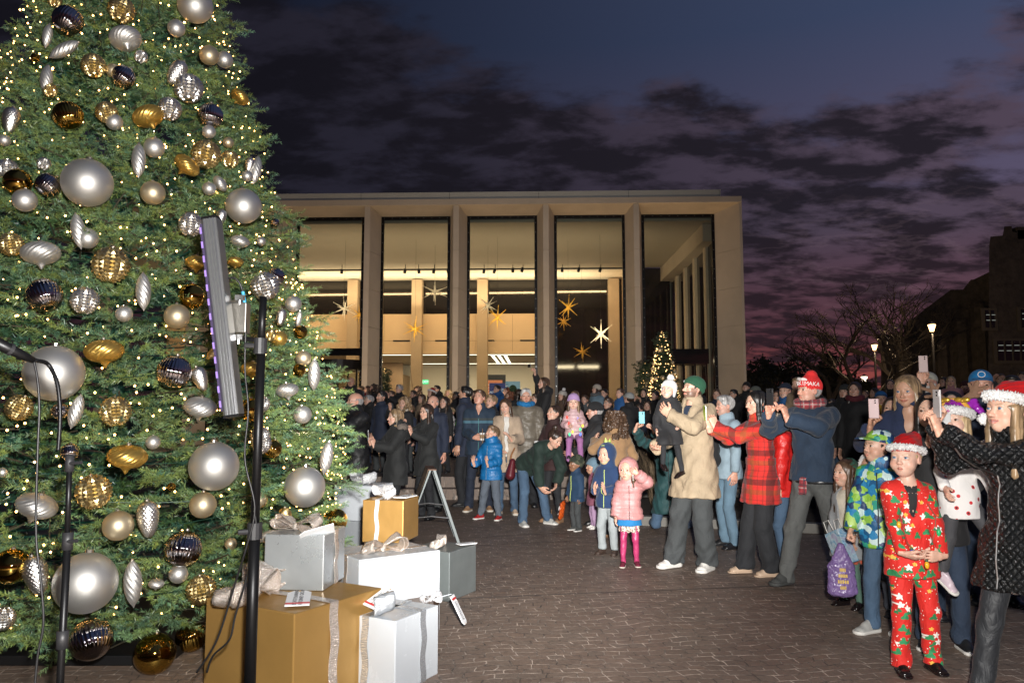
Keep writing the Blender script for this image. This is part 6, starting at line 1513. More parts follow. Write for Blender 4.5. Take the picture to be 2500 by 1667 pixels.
def quilt_fn(c,s=.045,r=.3):
    def p(t,v):
        x=t.n('ShaderNodeSeparateXYZ'); t.l(v,x.inputs[0]); h=t.math('ADD',x.outputs[0],t.math('MULTIPLY',x.outputs[1],.6)); a=t.math('ABSOLUTE',t.math('SINE',t.math('MULTIPLY',t.math('ADD',h,x.outputs[2]),3.1416/s))); b=t.math('ABSOLUTE',t.math('SINE',t.math('MULTIPLY',t.math('SUBTRACT',h,x.outputs[2]),3.1416/s)))
        q=t.math('POWER',t.math('MULTIPLY',a,b),.4); t.b.inputs['Base Color'].default_value=(*c,1); n=t.noise(24,4,.6,v,1.5); t.bump(t.math('ADD',q,t.math('MULTIPLY',n,1.4)),1.,.016)
    return p
def fabq(n,c,r,s=.045):
    if n in MATS: return MATS[n]
    return mat(n,c,r,fn=lambda t:quilt_fn(c,s)(t,t.coords()))
BLKQ=fabq('black_quilted',(.013,.014,.015),.27,.042)
def leg_m(n,c,**k): return fab(n,c,.85,k.pop('sc',600),.3,k.pop('folds',.6),.03,**k)
DEN=leg_m('denim',(.055,.10,.165)); DEND=leg_m('denim_dark',(.02,.035,.065)); CHAR=leg_m('charcoal_trouser',(.045,.05,.052)); GREYJ=leg_m('grey_jean',(.085,.088,.085)); BLKT=leg_m('black_trouser',(.014,.015,.018)); NAVT=leg_m('navy_trouser',(.012,.018,.035)); GRJ=leg_m('grey_jogger',(.10,.12,.15)); KHAKI=leg_m('khaki_trouser',(.25,.2,.145))
VEL=fab('black_velvet',(.016,.018,.022),.6,300,.2,.7,.05)
WS=mat('white_shoe',(.68,.66,.62),.55); BS=mat('black_shoe',(.015,.015,.016),.3); BSH=mat('black_patent',(.012,.008,.008),.12); TAN=mat('tan_suede',(.30,.17,.09),.85); GS=mat('grey_suede_shoe',(.05,.052,.05),.85); MAR=mat('maroon_suede',(.12,.008,.025),.8); CRS=mat('cream_sole',(.62,.58,.5),.7); BEI=mat('beige_shoe',(.52,.38,.27),.6); GRYS=mat('grey_sneaker',(.38,.38,.36),.6)
FUR=fab('white_fur',(.72,.71,.70),.9,120,1.,.8,.3,fs=40)
BLK=fab('black_cloth',(.014,.014,.015)); NAVY=fab('navy_cloth',(.018,.030,.060)); 
# --- boy in the red christmas suit
x,y=at(2105,1538); H=htop(1003,y)
J=person('boy in a red christmas print suit and red santa hat holding a bulb necklace',x,y,H,170,'c','pale',('short','blond'),'neutral',yaw=-38,pitch=3,lod=0,
 top=[dict(m=BLK,t=.002,hem=.05,name='shirt',sleeve=0,wr=0,chest=.93,waist=.95),dict(m=SUIT,hem=-.09,v=.17,vw=.05,flare=1.06,t=.012,wr=.005)],bot=dict(m=SUIT,style='straight',t=.012,wr=.006),shoe=dict(kind='chelsea',m=BSH,s=.95),
 Rh=(.085,.20,.585),Lh=(-.09,.18,.60),Rp='hold',Lp='hold',Rd=(-.9,.3,-.25),Ld=(.9,.3,-.05),Rn=(0,-.5,1),Ln=(0,-1,.2),feet=((.085,.04,0,-4),(-.085,-.03,0,10)),eye='blue',
 hat=dict(kind='santa',m=fab('red_sequin',(.42,.01,.01),.35,200,.8),m2=FUR,br=.075,dx=-.12))
boy=J; Cb=J['C']
nk=thing('bulb_necklace','necklace of coloured christmas bulbs hanging on the boy in the red suit','necklace'); nk.matrix_world=J['L']
BC={'r':mat('bulb_red',(.65,.02,.01),.2),'y':mat('bulb_yellow',(.75,.38,.02),.2),'b':mat('bulb_blue',(.01,.06,.5),.2),'g':mat('bulb_green',(.02,.42,.14),.2)}
pts=[(-.06,.10,.86),(-.085,.135,.80),(-.07,.155,.72),(-.045,.165,.655),(.0,.19,.60),(.04,.175,.64),(.085,.165,.69),(.10,.15,.76),(.07,.12,.84)]
MB().tube([Vector(p)*Cb for p in pts],.0018,5,False).build('cord',mat('cord_green',(.02,.10,.04),.5),nk)
for (a,b,c),q in zip([(.10,.165,.77),(.085,.18,.685),(.055,.195,.635),(.0,.235,.585),(-.045,.185,.66),(-.085,.165,.735)],'yrbyrg'):
    p=Vector((a,b,c))*Cb; m=MB(); m.sphere(p-Vector((0,0,.012)),(.0125,.0125,.021),12,8); m.build('bulb',BC[q],nk,smooth=True); MB().tube([p+Vector((0,0,.006)),p+Vector((0,0,.018))],.007,8).build('bulb_base',MATS['cord_green'],nk)
# --- woman with the santa hat, far right
x,y=2.53,3.92; H=1.60
J=person('woman with long blond hair in black quilted jacket and fluffy santa hat filming',x,y,H,108,'f','light',('long','dkblond'),'smile',yaw=-4,pitch=6,lod=0,hh=.232,
 top=dict(m=BLKQ,hem=-.14,t=.020,collar='high',wr=.010,flare=1.05,arm=1.1,zip=steel,waist=.9,chest=.95),bot=dict(m=VEL,style='straight'),shoe=dict(kind='boot',m=BS),
 Rh=(.10,.25,1.02),Lh=(.05,.29,1.0),Rp='grip',Lp='grip',Rd=(-.15,.3,1),Ld=(.1,.2,1),Rn=(-1,.3,0),Ln=(1,.3,0),Re=(.2,.1,-1),Le=(-.1,.1,-1),feet=((.10,.10,0,-12),(-.09,-.16,0,18)),eye='blue',lips=(.50,.16,.14),
 hat=dict(kind='santa',m=MATS['red_sequin'],m2=FUR,br=.105,dx=-.25,pomp=(.47,.12,-.20)))
ph(J,'silver edged phone held up by the woman in the fluffy santa hat',.04,.30,1.095,col=(.35,.33,.33),n=(.35,1,0))
# --- girl with antler hat, carried
x,y=1.98,4.62; sg=1.06
J=person('small blond girl in a snowflake santa hat with reindeer antlers, carried on an arm',float(gy(2331,1010,y)[0]),y,sg,172,'c','pale',('mid','blond'),'smile',yaw=-40,pitch=5,lod=0,z0=.46,hh=.205,
 top=dict(m=fab('white_red_spots',(.7,.68,.66),.8,ptn=lambda t,v:(lambda vo:(t.l(v,vo.inputs['Vector']),t.l(t.ramp(vo.outputs['Distance'],[(0,(.03,.02,.02,1)),(.10,(.55,.02,.03,1)),(.20,(.7,.68,.66,1))],'CONSTANT'),t.b.inputs['Base Color'])))(t.n('ShaderNodeTexVoronoi',_Scale=17.))),hem=-.12,flare=1.15,t=.01),
 bot=dict(m=fab('grey_knit_leggings',(.05,.05,.055)),style='skinny',t=.012),shoe=dict(kind='sneaker',m=mat('glitter_shoe',(.55,.45,.5),.3),sole=WS,tilt=-35),Rh=(.17,.22,.66),Lh=(-.14,.18,.62),Rp='relax',Lp='relax',feet=((.16,.05,.02,30),(-.26,.16,.06,-30)),
 hat=dict(kind='santa',m=fab('purple_satin',(.28,.02,.36),.25,200,.1,.8),m2=FUR,br=.115,dx=-.38))
hatJ=J
MB().tube([V_ for V_ in [Vector(J['hc'])+Vector(J['HR']@(V3(math.sin(a)*.42,.02,.12+math.cos(a)*.48)*J['hh'])) for a in np.linspace(-1.3,1.3,15)]],.016,8).build('gold_band',fab('gold_felt',(.62,.32,.04)),J['body'],smooth=True)
for sx in (1,-1):
    s=Sdf((-1.4,-.5,-.2),(1.4,.5,1.6),.035); B=V3(sx*.22,.04,.58); 
    s.cone(B,(sx*.50,.04,.80),.10,.085,.04); s.cone((sx*.50,.04,.80),(sx*.62,.04,1.12),.085,.065,.04); s.cone((sx*.40,.04,.72),(sx*.78,.04,.72),.07,.055,.04); s.cone((sx*.52,.04,.86),(sx*.88,.04,.98),.07,.05,.04); s.cone((sx*.50,.04,.85),(sx*.40,.04,1.08),.06,.045,.04)
    V,F=s.mesh(); V=smoothV(V,F,1); mesh_np('antler',(V*V3(1,.5,1))*J['hh']@J['HR'].T+J['hc'],F,fab('brown_felt',(.16,.085,.05)),J['body'],True)
    s=Sdf((-.7,-.3,.2),(.7,.6,1.),.03); c=V3(sx*.26,.16,.56); s.ell(c+V3(.10,0,.04),(.12,.06,.08),.02); s.ell(c-V3(.10,0,-.04),(.12,.06,.08),.02); s.ell(c,(.05,.06,.05),.01); V,F=s.mesh(); mesh_np('gold_bow',V*J['hh']@J['HR'].T+J['hc'],F,mat('gold_glitter',(.7,.42,.06),.3,.7),J['body'],True)
# snowflakes on the brim
for a in (-1.05,-.72,-.38,.0):
    m=MB()
    for q in range(3): 
        d=R(60*q); m.tube([(-.055*math.cos(d),0,-.055*math.sin(d)),(.055*math.cos(d),0,.055*math.sin(d))],.009,4)
    o=m.build('snowflake',mat('pink_flake',(.45,.06,.25),.5),J['body']); HR=J['HR']; p=V3(-math.sin(a)*.52,math.cos(a)*.60-.07,.25); M=np.eye(4); M[:3,:3]=HR@rz(a)*J['hh']; M[:3,3]=J['hc']+HR@p*J['hh']; o.matrix_local=Matrix(M.tolist())
# --- woman carrying her, phone up, dark hair
x,y=float(gy(2276,1010,4.95)[0]),4.95
J=person('dark haired woman behind the antler hat girl, face hidden by her raised phone',x,y,1.60,160,'f','light',('long','black'),yaw=-25,lod=1,top=dict(m=BLK,hem=-.1,t=.02),bot=dict(m=DEND),shoe=dict(kind='sneaker',m=BS,sole=WS),**PG(Lh=(-.10,.22,.72),Lp='relax',Ld=(.5,.5,0),Rh=(.06,.26,.93)))
ph(J,'silver phone held by the dark haired woman behind the antler hat girl',.0,.30,1.03,col=(.5,.5,.5))
# --- boy in geometric print jacket
x,y=at(2040,1450); H=htop(985,y)
J=person('boy in a blue and green geometric print jacket with matching peaked hood, in jeans',x,y,H,140,'c','light',('short','dkbrown'),'neutral',yaw=-42,pitch=6,lod=0,top=dict(m=GEO,hem=-.07,t=.022,collar='high',wr=.008,arm=1.15,zip=BLK),bot=dict(m=DEN,style='straight',t=.012),shoe=dict(kind='sneaker',m=GRYS,sole=WS,s=1.1),
 Rh=(.17,.14,.50),Lh=(-.15,.08,.5),Rp='fist',feet=((.07,.06,0,-25),(-.06,-.03,0,0)),hat=dict(kind='cap',m=GEO))
C=J['C']; bg=thing('gift_bag','crinkled purple plastic bag with gold print held by the boy in geometric print','bag'); bg.matrix_world=J['L']@Matrix.Translation((.20*C,.17*C,.33*C))@Matrix.Rotation(R(25),4,'Z')@Matrix.Scale(.78,4)
s=Sdf((-.2,-.12,-.3),(.2,.12,.35),.008); s.cone((0,0,-.14),(0,0,.07),(.125,.05),(.105,.045),.0,flat=(1,0,0)); s.cone((0,0,.07),(0,0,.25),(.10,.04),(.03,.02),.02,flat=(1,0,0)); V,F=s.mesh(); N=vnorm(V,F); V=wrinkle(V,N,.003,60,3); V=wrinkle(V,N,.002,120,1)
mesh_np('bag',V,F,fab('purple_plastic',(.17,.11,.27),.22,80,.3,.5,0,fs=14),bg,True)
for k,(z,wd) in enumerate(((.05,.05),(.0,.075),(-.05,.09),(-.1,.05))):
    m=MB(); 
    for j in range(5): m.box((-wd/2+j*wd/5,.052,z-.014),(-wd/2+j*wd/5+wd/7,.056,z+.014))
    m.build('gold_print',mat('gold_print',(.55,.38,.08),.4,.6),bg)
# --- girl in grey coat with green headband
x,y=at(1958,1392); H=htop(1052,y)
J=person('little girl in an open grey coat, cream jumper, plaid skirt and green knit headband',x,y,H,120,'c','light',('long','brown'),'smile',yaw=-15,pitch=6,lod=0,top=[dict(m=fab('cream_knit',(.62,.56,.46)),t=.006,hem=-.08,name='jumper'),dict(m=fab('grey_wool',(.27,.28,.29)),t=.016,hem=-.16,v=.55,vw=.085,flare=1.15)],bot=dict(m=fab('green_tights',(.09,.17,.13)),style='skinny',t=.0,name='tights',skirt=dict(m=PLAID2,hem=-.20,fl=1.15)),shoe=dict(kind='boot',m=BSH),
 hat=dict(kind='band',m=fab('green_knit',(.02,.09,.06))),Rh=(.15,.08,.45),Lh=(-.10,.16,.56))
C=J['C']; gb2=thing('gift_bag','shiny pale blue paper gift bag tilted in front of the girl in the grey coat','bag'); gb2.matrix_world=J['L']@Matrix.Translation((-.08*C,.22*C,.52*C))@Matrix.Rotation(R(24),4,'Y')@Matrix.Rotation(R(-15),4,'Z')
MB().box((-.085,-.04,-.13),(.085,.04,.12)).build('bag',mat('iridescent_paper',(.32,.52,.66),.12,.35,fn=lambda t:(t.l(t.ramp(t.noise(9,4,.6,None,2.),[(.35,(.12,.36,.62,1)),(.5,(.55,.72,.8,1)),(.65,(.45,.42,.62,1))]),t.b.inputs['Base Color']),t.bump(t.noise(14,4,.6),.9,.02))),gb2,bevel=.006)
for s_ in (-1,1): MB().tube([(-.04,s_*.04,.12),(-.03,s_*.045,.2),(.03,s_*.045,.2),(.04,s_*.04,.12)],.003,6).build('handle',WS,gb2)
# --- girl with white fur hood and leopard sleeves
x,y=at(1985,1408); x+=.12; H=htop(1040,y)
J=person('small girl with white fur trimmed hood and leopard print sleeves beside the purple bag',x,y,H,135,'c','tan',('long','dkbrown'),'neutral',yaw=-20,lod=0,top=dict(m=LEO,hem=-.05,t=.014,collar='hood'),bot=dict(m=fab('slate_leggings',(.04,.045,.06)),style='skinny',t=.01),shoe=dict(kind='boot',m=BS),Rh=(.17,.10,.42),hat=dict(kind='hood',m=FUR,rim=FUR,fur=1,rr=.07))
# --- man in red beanie
x1,y1=at(1795,1338); x2,y2=at(1898,1352); x,y=(x1+x2)/2+.12,(y1+y2)/2; H=htop(862,y)
RB=fab('red_knit',(.62,.02,.02),.85,90,.8,.2)
J=person('man in a red printed beanie and navy pullover filming with a phone, hands raised',x,y,H,128,'m','ruddy',('buzz','grey'),'neutral',yaw=-22,pitch=4,lod=0,w=1.12,top=dict(m=fab('navy_fleece',(.014,.030,.058),.85,500,.3,.6,.1),hem=-.0,t=.022,wr=.008,arm=1.15),bot=dict(m=GREYJ,style='straight',t=.014,wr=.008),shoe=dict(kind='sneaker',m=GS,sole=GS,s=1.1),
 feet=((.09,.16,0,-5),(-.13,-.07,0,30)),scarf=dict(m=plaid('scarf_plaid',(.30,.03,.04,1),(.03,.03,.04,1),(.5,.42,.4,1),.07)),hat=dict(kind='beanie',m=RB,tall=.22,brow=.10,cuff=False),stub=.12,**PG(Rh=(.09,.27,.925),Lh=(-.03,.29,.91),Re=(.8,-.1,-1),Le=(-1.,-.1,-.7)))
ph(J,'black phone held by the man in the red beanie',.03,.345,1.02)
band=MB(); HR=J['HR']
def onhead(J,o,a,z,ry_,out=.0,tilt=0): 
    HR=J['HR'];p=V3(math.sin(a)*(.40+out),math.cos(a)*(.50+out)-.07,z); M=np.eye(4); M[:3,:3]=HR@rz(-a)@rx(R(-tilt)); M[:3,3]=J['hc']+HR@p*J['hh']; o.matrix_local=Matrix(M.tolist())
WHT=mat('white_print',(.72,.68,.66),.85)
for i,ch in enumerate('KALIKIMAKA'):
    o=textobj('letter',ch,.05,(0,0,0),(0,0,0),WHT,J['body'],.0015); 
    for v in o.data.vertices: v.co=Vector((-v.co.x,v.co.z+.002,v.co.y)) if False else Vector((-v.co.x,v.co.z,v.co.y))
    o.data.flip_normals(); onhead(J,o,R(60-i*17),.235,0,.005,12)
for i,(a,z,s1,s2) in enumerate(((10,.40,.045,.022),(32,.37,.04,.02),(-22,.39,.035,.018),(50,.35,.03,.015))):
    o=MB().sphere((0,0,0),(s1,.004,s2),14,8).build('white_print_patch',WHT,J['body'],smooth=True); onhead(J,o,R(a),z,0,-.06,38)
bl_=MB(); P=J['P']
s=Sdf(P(-.05)-.35,P(.05)+.35,.01); s.cone(P(-.012),P(.012),(.165*J['kw'],.118*J['kw']),(.165*J['kw'],.118*J['kw']),0,flat=J['rt']); s.cut(P(.014),(0,0,1)); s.cut(P(-.014),(0,0,-1)); V,F=s.mesh(); mesh_np('belt',V,F,BS,J['body'],True)
s=Sdf(P(-.1)-.3,P(.1)+.3,.008); q=P(-.0,.085,.0); s.cone(q+J['fw']*.03+J['up']*.03,q+J['fw']*.055-J['up']*.10,(.035,.012),(.042,.01),0,flat=J['rt']); V,F=s.mesh(); V=wrinkle(V,vnorm(V,F),.004,90,1); mesh_np('scarf_end',V,F,MATS['scarf_plaid'],J['body'],True)
# --- woman in the red plaid coat
x,y=at(1755,1318); H=htop(893,y)
J=person('woman with long black hair in a belted red plaid coat, seen from the side, filming',x,y,H,98,'f','light',('longer','black'),'smile',yaw=8,lod=0,top=dict(m=PLAID,hem=-.125,t=.022,flare=1.14,collar='low',wr=.006,arm=1.12),bot=dict(m=BLKT,style='wide',t=.008),shoe=dict(kind='flat',m=BEI),feet=((.05,.10,0,0),(-.06,-.02,0,5)),
 **PG(Rh=(.06,.31,.90),Lh=(.0,.30,.92),Rp='hold',Re=(.4,-.1,-1),Le=(-.4,-.1,-1)))
ph(J,'phone with yellow green case held up by the woman in the red plaid coat',.03,.35,1.0,col=(.25,.33,.05))
P=J['P']; s=Sdf(P(.1)-.3,P(.1)+.3,.01); s.cone(P(.115),P(.145),(.147*J['kw']+.02,.112*J['kw']+.02),(.147*J['kw']+.02,.112*J['kw']+.02),0,flat=J['rt']); s.cut(P(.155),(0,0,1)); s.cut(P(.11),(0,0,-1)); V,F=s.mesh(); mesh_np('belt',V,F,PLAID,J['body'],True)
# --- person in red puffer behind her
x,y=float(gy(1912,1010,7.4)[0]),7.4
person('person in a bright red puffer jacket and jeans behind the woman in plaid',x,y,1.55,60,'f','light',('mid','ltbrown'),lod=0,top=dict(m=puffm('red_puffer',(.55,.015,.012)),hem=-.06,t=.03,puff=.10,collar='high'),bot=dict(m=DEN),shoe=dict(kind='boot',m=BS))
# --- man in beige coat with toddler
x1,y1=at(1585,1300); x2,y2=at(1625,1312); x,y=(x1+x2)/2,(y1+y2)/2+.05; H=htop(862,y)
J=person('bearded man in a green beanie and long beige coat holding a toddler on his arm',x,y,H,128,'m','light',('short','dkbrown'),'smile',yaw=-20,pitch=12,lod=0,w=1.05,top=[dict(m=NAVY,t=.006,hem=.0,name='jumper',sleeve=0),dict(m=fab('beige_canvas',(.35,.27,.178),.8,400,.25,.7,.02),hem=-.15,t=.026,flare=1.22,v=.10,vw=.04,collar='low',wr=.009,arm=1.18,waist=1.15)],
 bot=dict(m=CHAR,style='wide',t=.012,wr=.007),shoe=dict(kind='sneaker',m=WS,sole=WS,s=1.12),feet=((.09,.10,0,-8),(-.08,.0,0,14)),Rh=(.14,.20,.70),Rp='relax',Rd=(-.8,.45,.1),Rn=(0,-.3,1),Lh=(.02,.20,.90),Lp='relax',Ld=(.75,.2,.75),Ln=(.3,-1,0),Le=(-1,.0,-.6),beard=.75,
 hat=dict(kind='beanie',m=fab('green_beanie',(.012,.07,.035),.85,120,.5,.15),brow=.20,logo=WHT,la=25))
Cm=J['C']; Mw=J['L']; p=Mw@Vector((.13*Cm,.15*Cm,0)); p.x+=.08
J2=person('toddler in a white pompom hat and black coat carried by the man in beige',p.x,p.y,.92,172,'c','pale',('short','ltbrown'),'open',hh=.185,yaw=-30,pitch=12,lod=0,z0=.86,top=dict(m=fab('black_wool',(.012,.012,.014)),hem=-.16,t=.022,flare=1.1,collar='hood',arm=1.2),bot=dict(m=BLKT,style='skinny',t=.008,name='leggings'),shoe=dict(kind='flat',m=BSH,tilt=-20),
 Rh=(.17,.12,.60),Lh=(-.12,.16,.66),feet=((.10,.18,.12,20),(-.14,.15,.03,-50)),eye='blue',hat=dict(kind='beanie',m=fab('white_knit',(.66,.65,.63),.9,90,.7,.1),pom=FUR,brow=.16,flaps=True))
# --- kneeling person in teal coat
x,y=at(1545,1235); y+=.15; Hk=1.70
J=person('kneeling person in a long dark teal coat holding a light blue phone overhead',x,y,Hk,165,'f','light',('short','dkbrown'),lod=1,hips=(0,-.10,.50),lean=8,yaw=-10,pitch=10,top=dict(m=fab('teal_parka',(.012,.055,.058),.7,400,.2,.7),hem=-.17,t=.026,flare=1.3,wr=.009,arm=1.1,zip=steel),bot=dict(m=DEN,t=.012),shoe=None,
 feet=((.16,-.34,.02,0),(-.14,-.34,.02,0)),knees=(0,1,-.5),stand=False,Rh=(.24,.24,.86),Lh=(.13,.27,.87),Rp='grip',Lp='grip',Rd=(-.4,.1,1),Ld=(.3,.2,1),Rn=(-1,.2,0),Ln=(1,.2,0))
ph(J,'light blue phone held up by the kneeling person in teal',.18,.33,.955,col=(.10,.42,.50))
# --- pink girl
x,y=at(1447,1298); H=htop(1052,y)
J=person('little girl in a pale pink hooded puffer, pink leggings and maroon boots, hand to forehead',x,y,H,172,'c','light',('mid','brown'),'neutral',yaw=-25,lod=0,top=[dict(m=fab('blue_shirt',(.01,.17,.42)),t=.012,hem=-.10,name='shirt',flare=1.15,sleeve=0),dict(m=puffm('pink_puffer',(.50,.23,.225),.5),hem=-.03,t=.032,puff=.065,collar='high',arm=1.25,zip=steel,pa=.012)],
 bot=dict(m=puffm('pink_leggings',(.42,.04,.13),.35),style='skinny',t=.008,name='leggings',skirt=dict(m=LEO,hem=-.17,fl=1.1,n=9)),shoe=dict(kind='boot',m=MAR,sole=CRS),Rh=(.18,.06,.44),Lh=(-.10,.20,1.08),Lp='relax',Ld=(.8,.1,.55),Ln=(0,-1,0),Le=(-1,.2,-.3),feet=((.08,.05,0,-6),(-.08,0,0,8)),
 hat=dict(kind='hood',m=MATS['pink_puffer'],puff=1))
# --- dino hood boy
x,y=at(1398,1272); H=htop(1018,y)
DN=fab('navy_teddy',(.012,.035,.10),.9,60,1.,.4,.2)
J=person('boy in a navy dinosaur hooded jacket with yellow trim clapping behind the pink girl',x,y,H,150,'c','light',('short','ltbrown'),'neutral',yaw=-10,lod=0,top=dict(m=DN,hem=-.05,t=.024,collar='high',zip=mat('lime_zip',(.5,.6,.15),.6)),bot=dict(m=fab('pale_grey_sweats',(.30,.33,.34)),style='jogger',t=.012),shoe=dict(kind='boot',m=mat('brown_boot',(.05,.03,.022),.6)),Rh=(.07,.20,.70),Lh=(-.05,.20,.70),Rp='flat',Lp='flat',Rd=(-.1,.4,.9),Ld=(.1,.4,.9),Rn=(-1,0,0),Ln=(1,0,0),hat=dict(kind='hood',m=DN,rim=MATS['lime_zip'],rr=.025))
for q in range(4):
    a=R(-10+q*32); p=V3(0,-.08-math.sin(a)*.55,.08+math.cos(a)*.56); o=MB().tube([(0,0,0),(0,0,.045)],[.022,.002],6).build('spike',MATS['lime_zip'],J['body']); M=np.eye(4); M[:3,:3]=J['HR']@rx(a); M[:3,3]=J['hc']+J['HR']@p*J['hh']; o.matrix_local=Matrix(M.tolist())
# --- man with light blue jacket behind the beige coat
x,y=float(gy(1775,1010,8.6)[0]),8.6
J=person('older man with glasses in a pale blue denim jacket and jeans behind the beige coat',x,y,htop(905,y),100,'m','ruddy',('short','grey'),lod=0,glasses=True,stub=.3,top=dict(m=fab('pale_denim',(.27,.36,.42)),hem=-.05,t=.02,collar='low'),bot=dict(m=leg_m('faded_denim',(.12,.20,.27)),t=.012),shoe=dict(kind='boot',m=BS))
bp=thing('backpack','dark backpack hanging between the beige coat and the pale denim jacket','bag'); q=J['L']@Vector((.0,.26,1.12)); bp.location=q; s=Sdf((-.25,-.25,-.35),(.25,.25,.35),.012); s.cone((0,0,-.18),(0,0,.15),(.16,.11),(.14,.10),0,flat=(1,0,0)); s.ell((0,.1,-.1),(.11,.06,.12),.02); V,F=s.mesh(); V=wrinkle(V,vnorm(V,F),.006,40,1); mesh_np('pack',V,F,BLK,bp,True)
MB().tube([(-.08,-.09,.2),(-.09,-.16,.05),(-.08,-.1,-.2)],.012,6).build('strap',BLK,bp)
# --- toddlers
x,y=at(1325,1218); H=htop(1046,y)
J=person('toddler in a camouflage knit hat and navy fleece jacket holding an orange snack bag',x,y,H,120,'c','brown',('short','black'),'smile',yaw=-8,pitch=8,lod=0,top=dict(m=fab('navy_blue_fleece',(.012,.04,.09)),hem=-.07,t=.026,collar='high',arm=1.2,zip=MATS['lime_zip']),bot=dict(m=CHAR,style='jogger',t=.014),shoe=dict(kind='sneaker',m=GS,sole=WS),Rh=(.17,.10,.46),
 hat=dict(kind='beanie',m=fab('camo_knit',(.03,.04,.025),ptn=lambda t,v:t.l(t.ramp(t.noise(16,2,.4,v),[(.4,(.018,.024,.014,1)),(.5,(.07,.075,.045,1)),(.58,(.03,.045,.025,1)),(.66,(.1,.09,.06,1))],'CONSTANT'),t.b.inputs['Base Color'])),brow=.14,tall=.05))
C=J['C']; sb2=thing('snack_bag','crinkled orange snack bag with white swirl held by the camo hat toddler','bag'); sb2.matrix_world=J['L']@Matrix.Translation((.22*C,.16*C,.33*C))@Matrix.Rotation(R(-15),4,'Y')@Matrix.Rotation(R(-50),4,'Z')
s=Sdf((-.12,-.06,-.16),(.12,.06,.16),.006); s.cone((0,0,-.08),(0,0,.08),(.075,.028),(.07,.028),0,flat=(1,0,0)); s.cone((0,0,-.11),(0,0,.11),(.078,.008),(.075,.008),.01,flat=(1,0,0)); V,F=s.mesh(); V=wrinkle(V,vnorm(V,F),.004,90,2); mesh_np('bag',V,F,mat('orange_foil',(.62,.10,.015),.25,fn=lambda t:t.bump(t.noise(30,4,.6),.7,.01)),sb2,True)
MB().tube([(math.cos(a)*.035,.031,math.sin(a)*.03+.02) for a in np.linspace(0,4.8,14)],.006,5).build('print',WHT,sb2); MB().box((-.05,.028,-.055),(.045,.034,-.04)).build('print_band',WHT,sb2)
x,y=at(1366,1213); H=htop(1052,y)
person('toddler in a blue grey ear flap hat and mauve coat with lilac trousers',x,y,H,100,'c','tan',('short','dkbrown'),yaw=0,lod=0,pitch=5,top=dict(m=fab('mauve_coat',(.22,.07,.11)),hem=-.14,t=.024,flare=1.12,collar='hood',arm=1.2),bot=dict(m=fab('lilac_trousers',(.38,.24,.38)),style='jogger',t=.012),shoe=dict(kind='sneaker',m=WS,sole=WS),hat=dict(kind='beanie',m=fab('blue_grey_knit',(.14,.22,.28),.9,60,.9),brow=.12,flaps=True))
# --- woman bending forward
x1,y1=at(1212,1208); x2,y2=at(1252,1203); x,y=(x1+x2)/2-.02,(y1+y2)/2+.03
J=person('woman in a dark green sweater and jeans bending forward with hands on her knees',x,y,1.66,215,'f','light',('bun','dkbrown'),'smile',hips=(-.02,-.20,.77),lean=62,yaw=6,pitch=-30,lod=0,top=dict(m=fab('dark_green_knit',(.008,.022,.016)),hem=-.0,t=.03,arm=1.25,wr=.008,waist=1.15),bot=dict(m=DEN,style='straight',t=.016,wr=.007),shoe=dict(kind='sneaker',m=GRYS,sole=WS),feet=((.14,.0,0,-15),(-.13,.02,0,15)),
 Rh=(.10,.22,.36),Lh=(-.06,.24,.38),Rd=(-.5,.4,-.6),Ld=(.5,.4,-.5),Re=(.6,.3,.4),Le=(-.6,.3,.4))
cb2=thing('shoulder_bag','maroon shoulder bag with tan strap on the back of the bending woman','bag'); q=J['L']@Vector((.20,-.28,.74)); cb2.location=q; s=Sdf((-.2,-.15,-.25),(.2,.15,.25),.01); s.cone((0,0,-.1),(0.03,0,.08),(.07,.12),(.04,.07),0,flat=(1,0,0)); V,F=s.mesh(); mesh_np('bag',V,F,mat('maroon_leather',(.10,.012,.018),.45),cb2,True); MB().tube([(.0,0,.09),(.02,.0,.18),(.06,-.04,.26)],.012,6).build('strap',mat('tan_leather',(.25,.11,.045),.5),cb2)
# --- boy in blue puffer
x,y=at(1128,1192); H=htop(976,y)
J=person('boy in a bright blue puffer jacket and grey joggers clapping with his mouth open',x,y,H,150,'c','light',('side','ltbrown'),'open',yaw=-25,pitch=20,lod=0,top=dict(m=puffm('blue_puffer',(.01,.14,.36)),hem=-.06,t=.028,puff=.06,collar='hood',arm=1.2,zip=steel),bot=dict(m=GRJ,style='jogger',t=.014,wr=.007),shoe=dict(kind='sneaker',m=mat('red_black_shoe',(.35,.02,.02),.5),sole=WS),
 Rh=(.14,.19,.70),Lh=(-.07,.20,.70),Rp='flat',Lp='flat',Rd=(.1,.2,1),Ld=(.05,.25,1),Rn=(-1,.4,0),Ln=(1,0,0),feet=((.13,.04,0,-15),(-.12,0,0,12)))
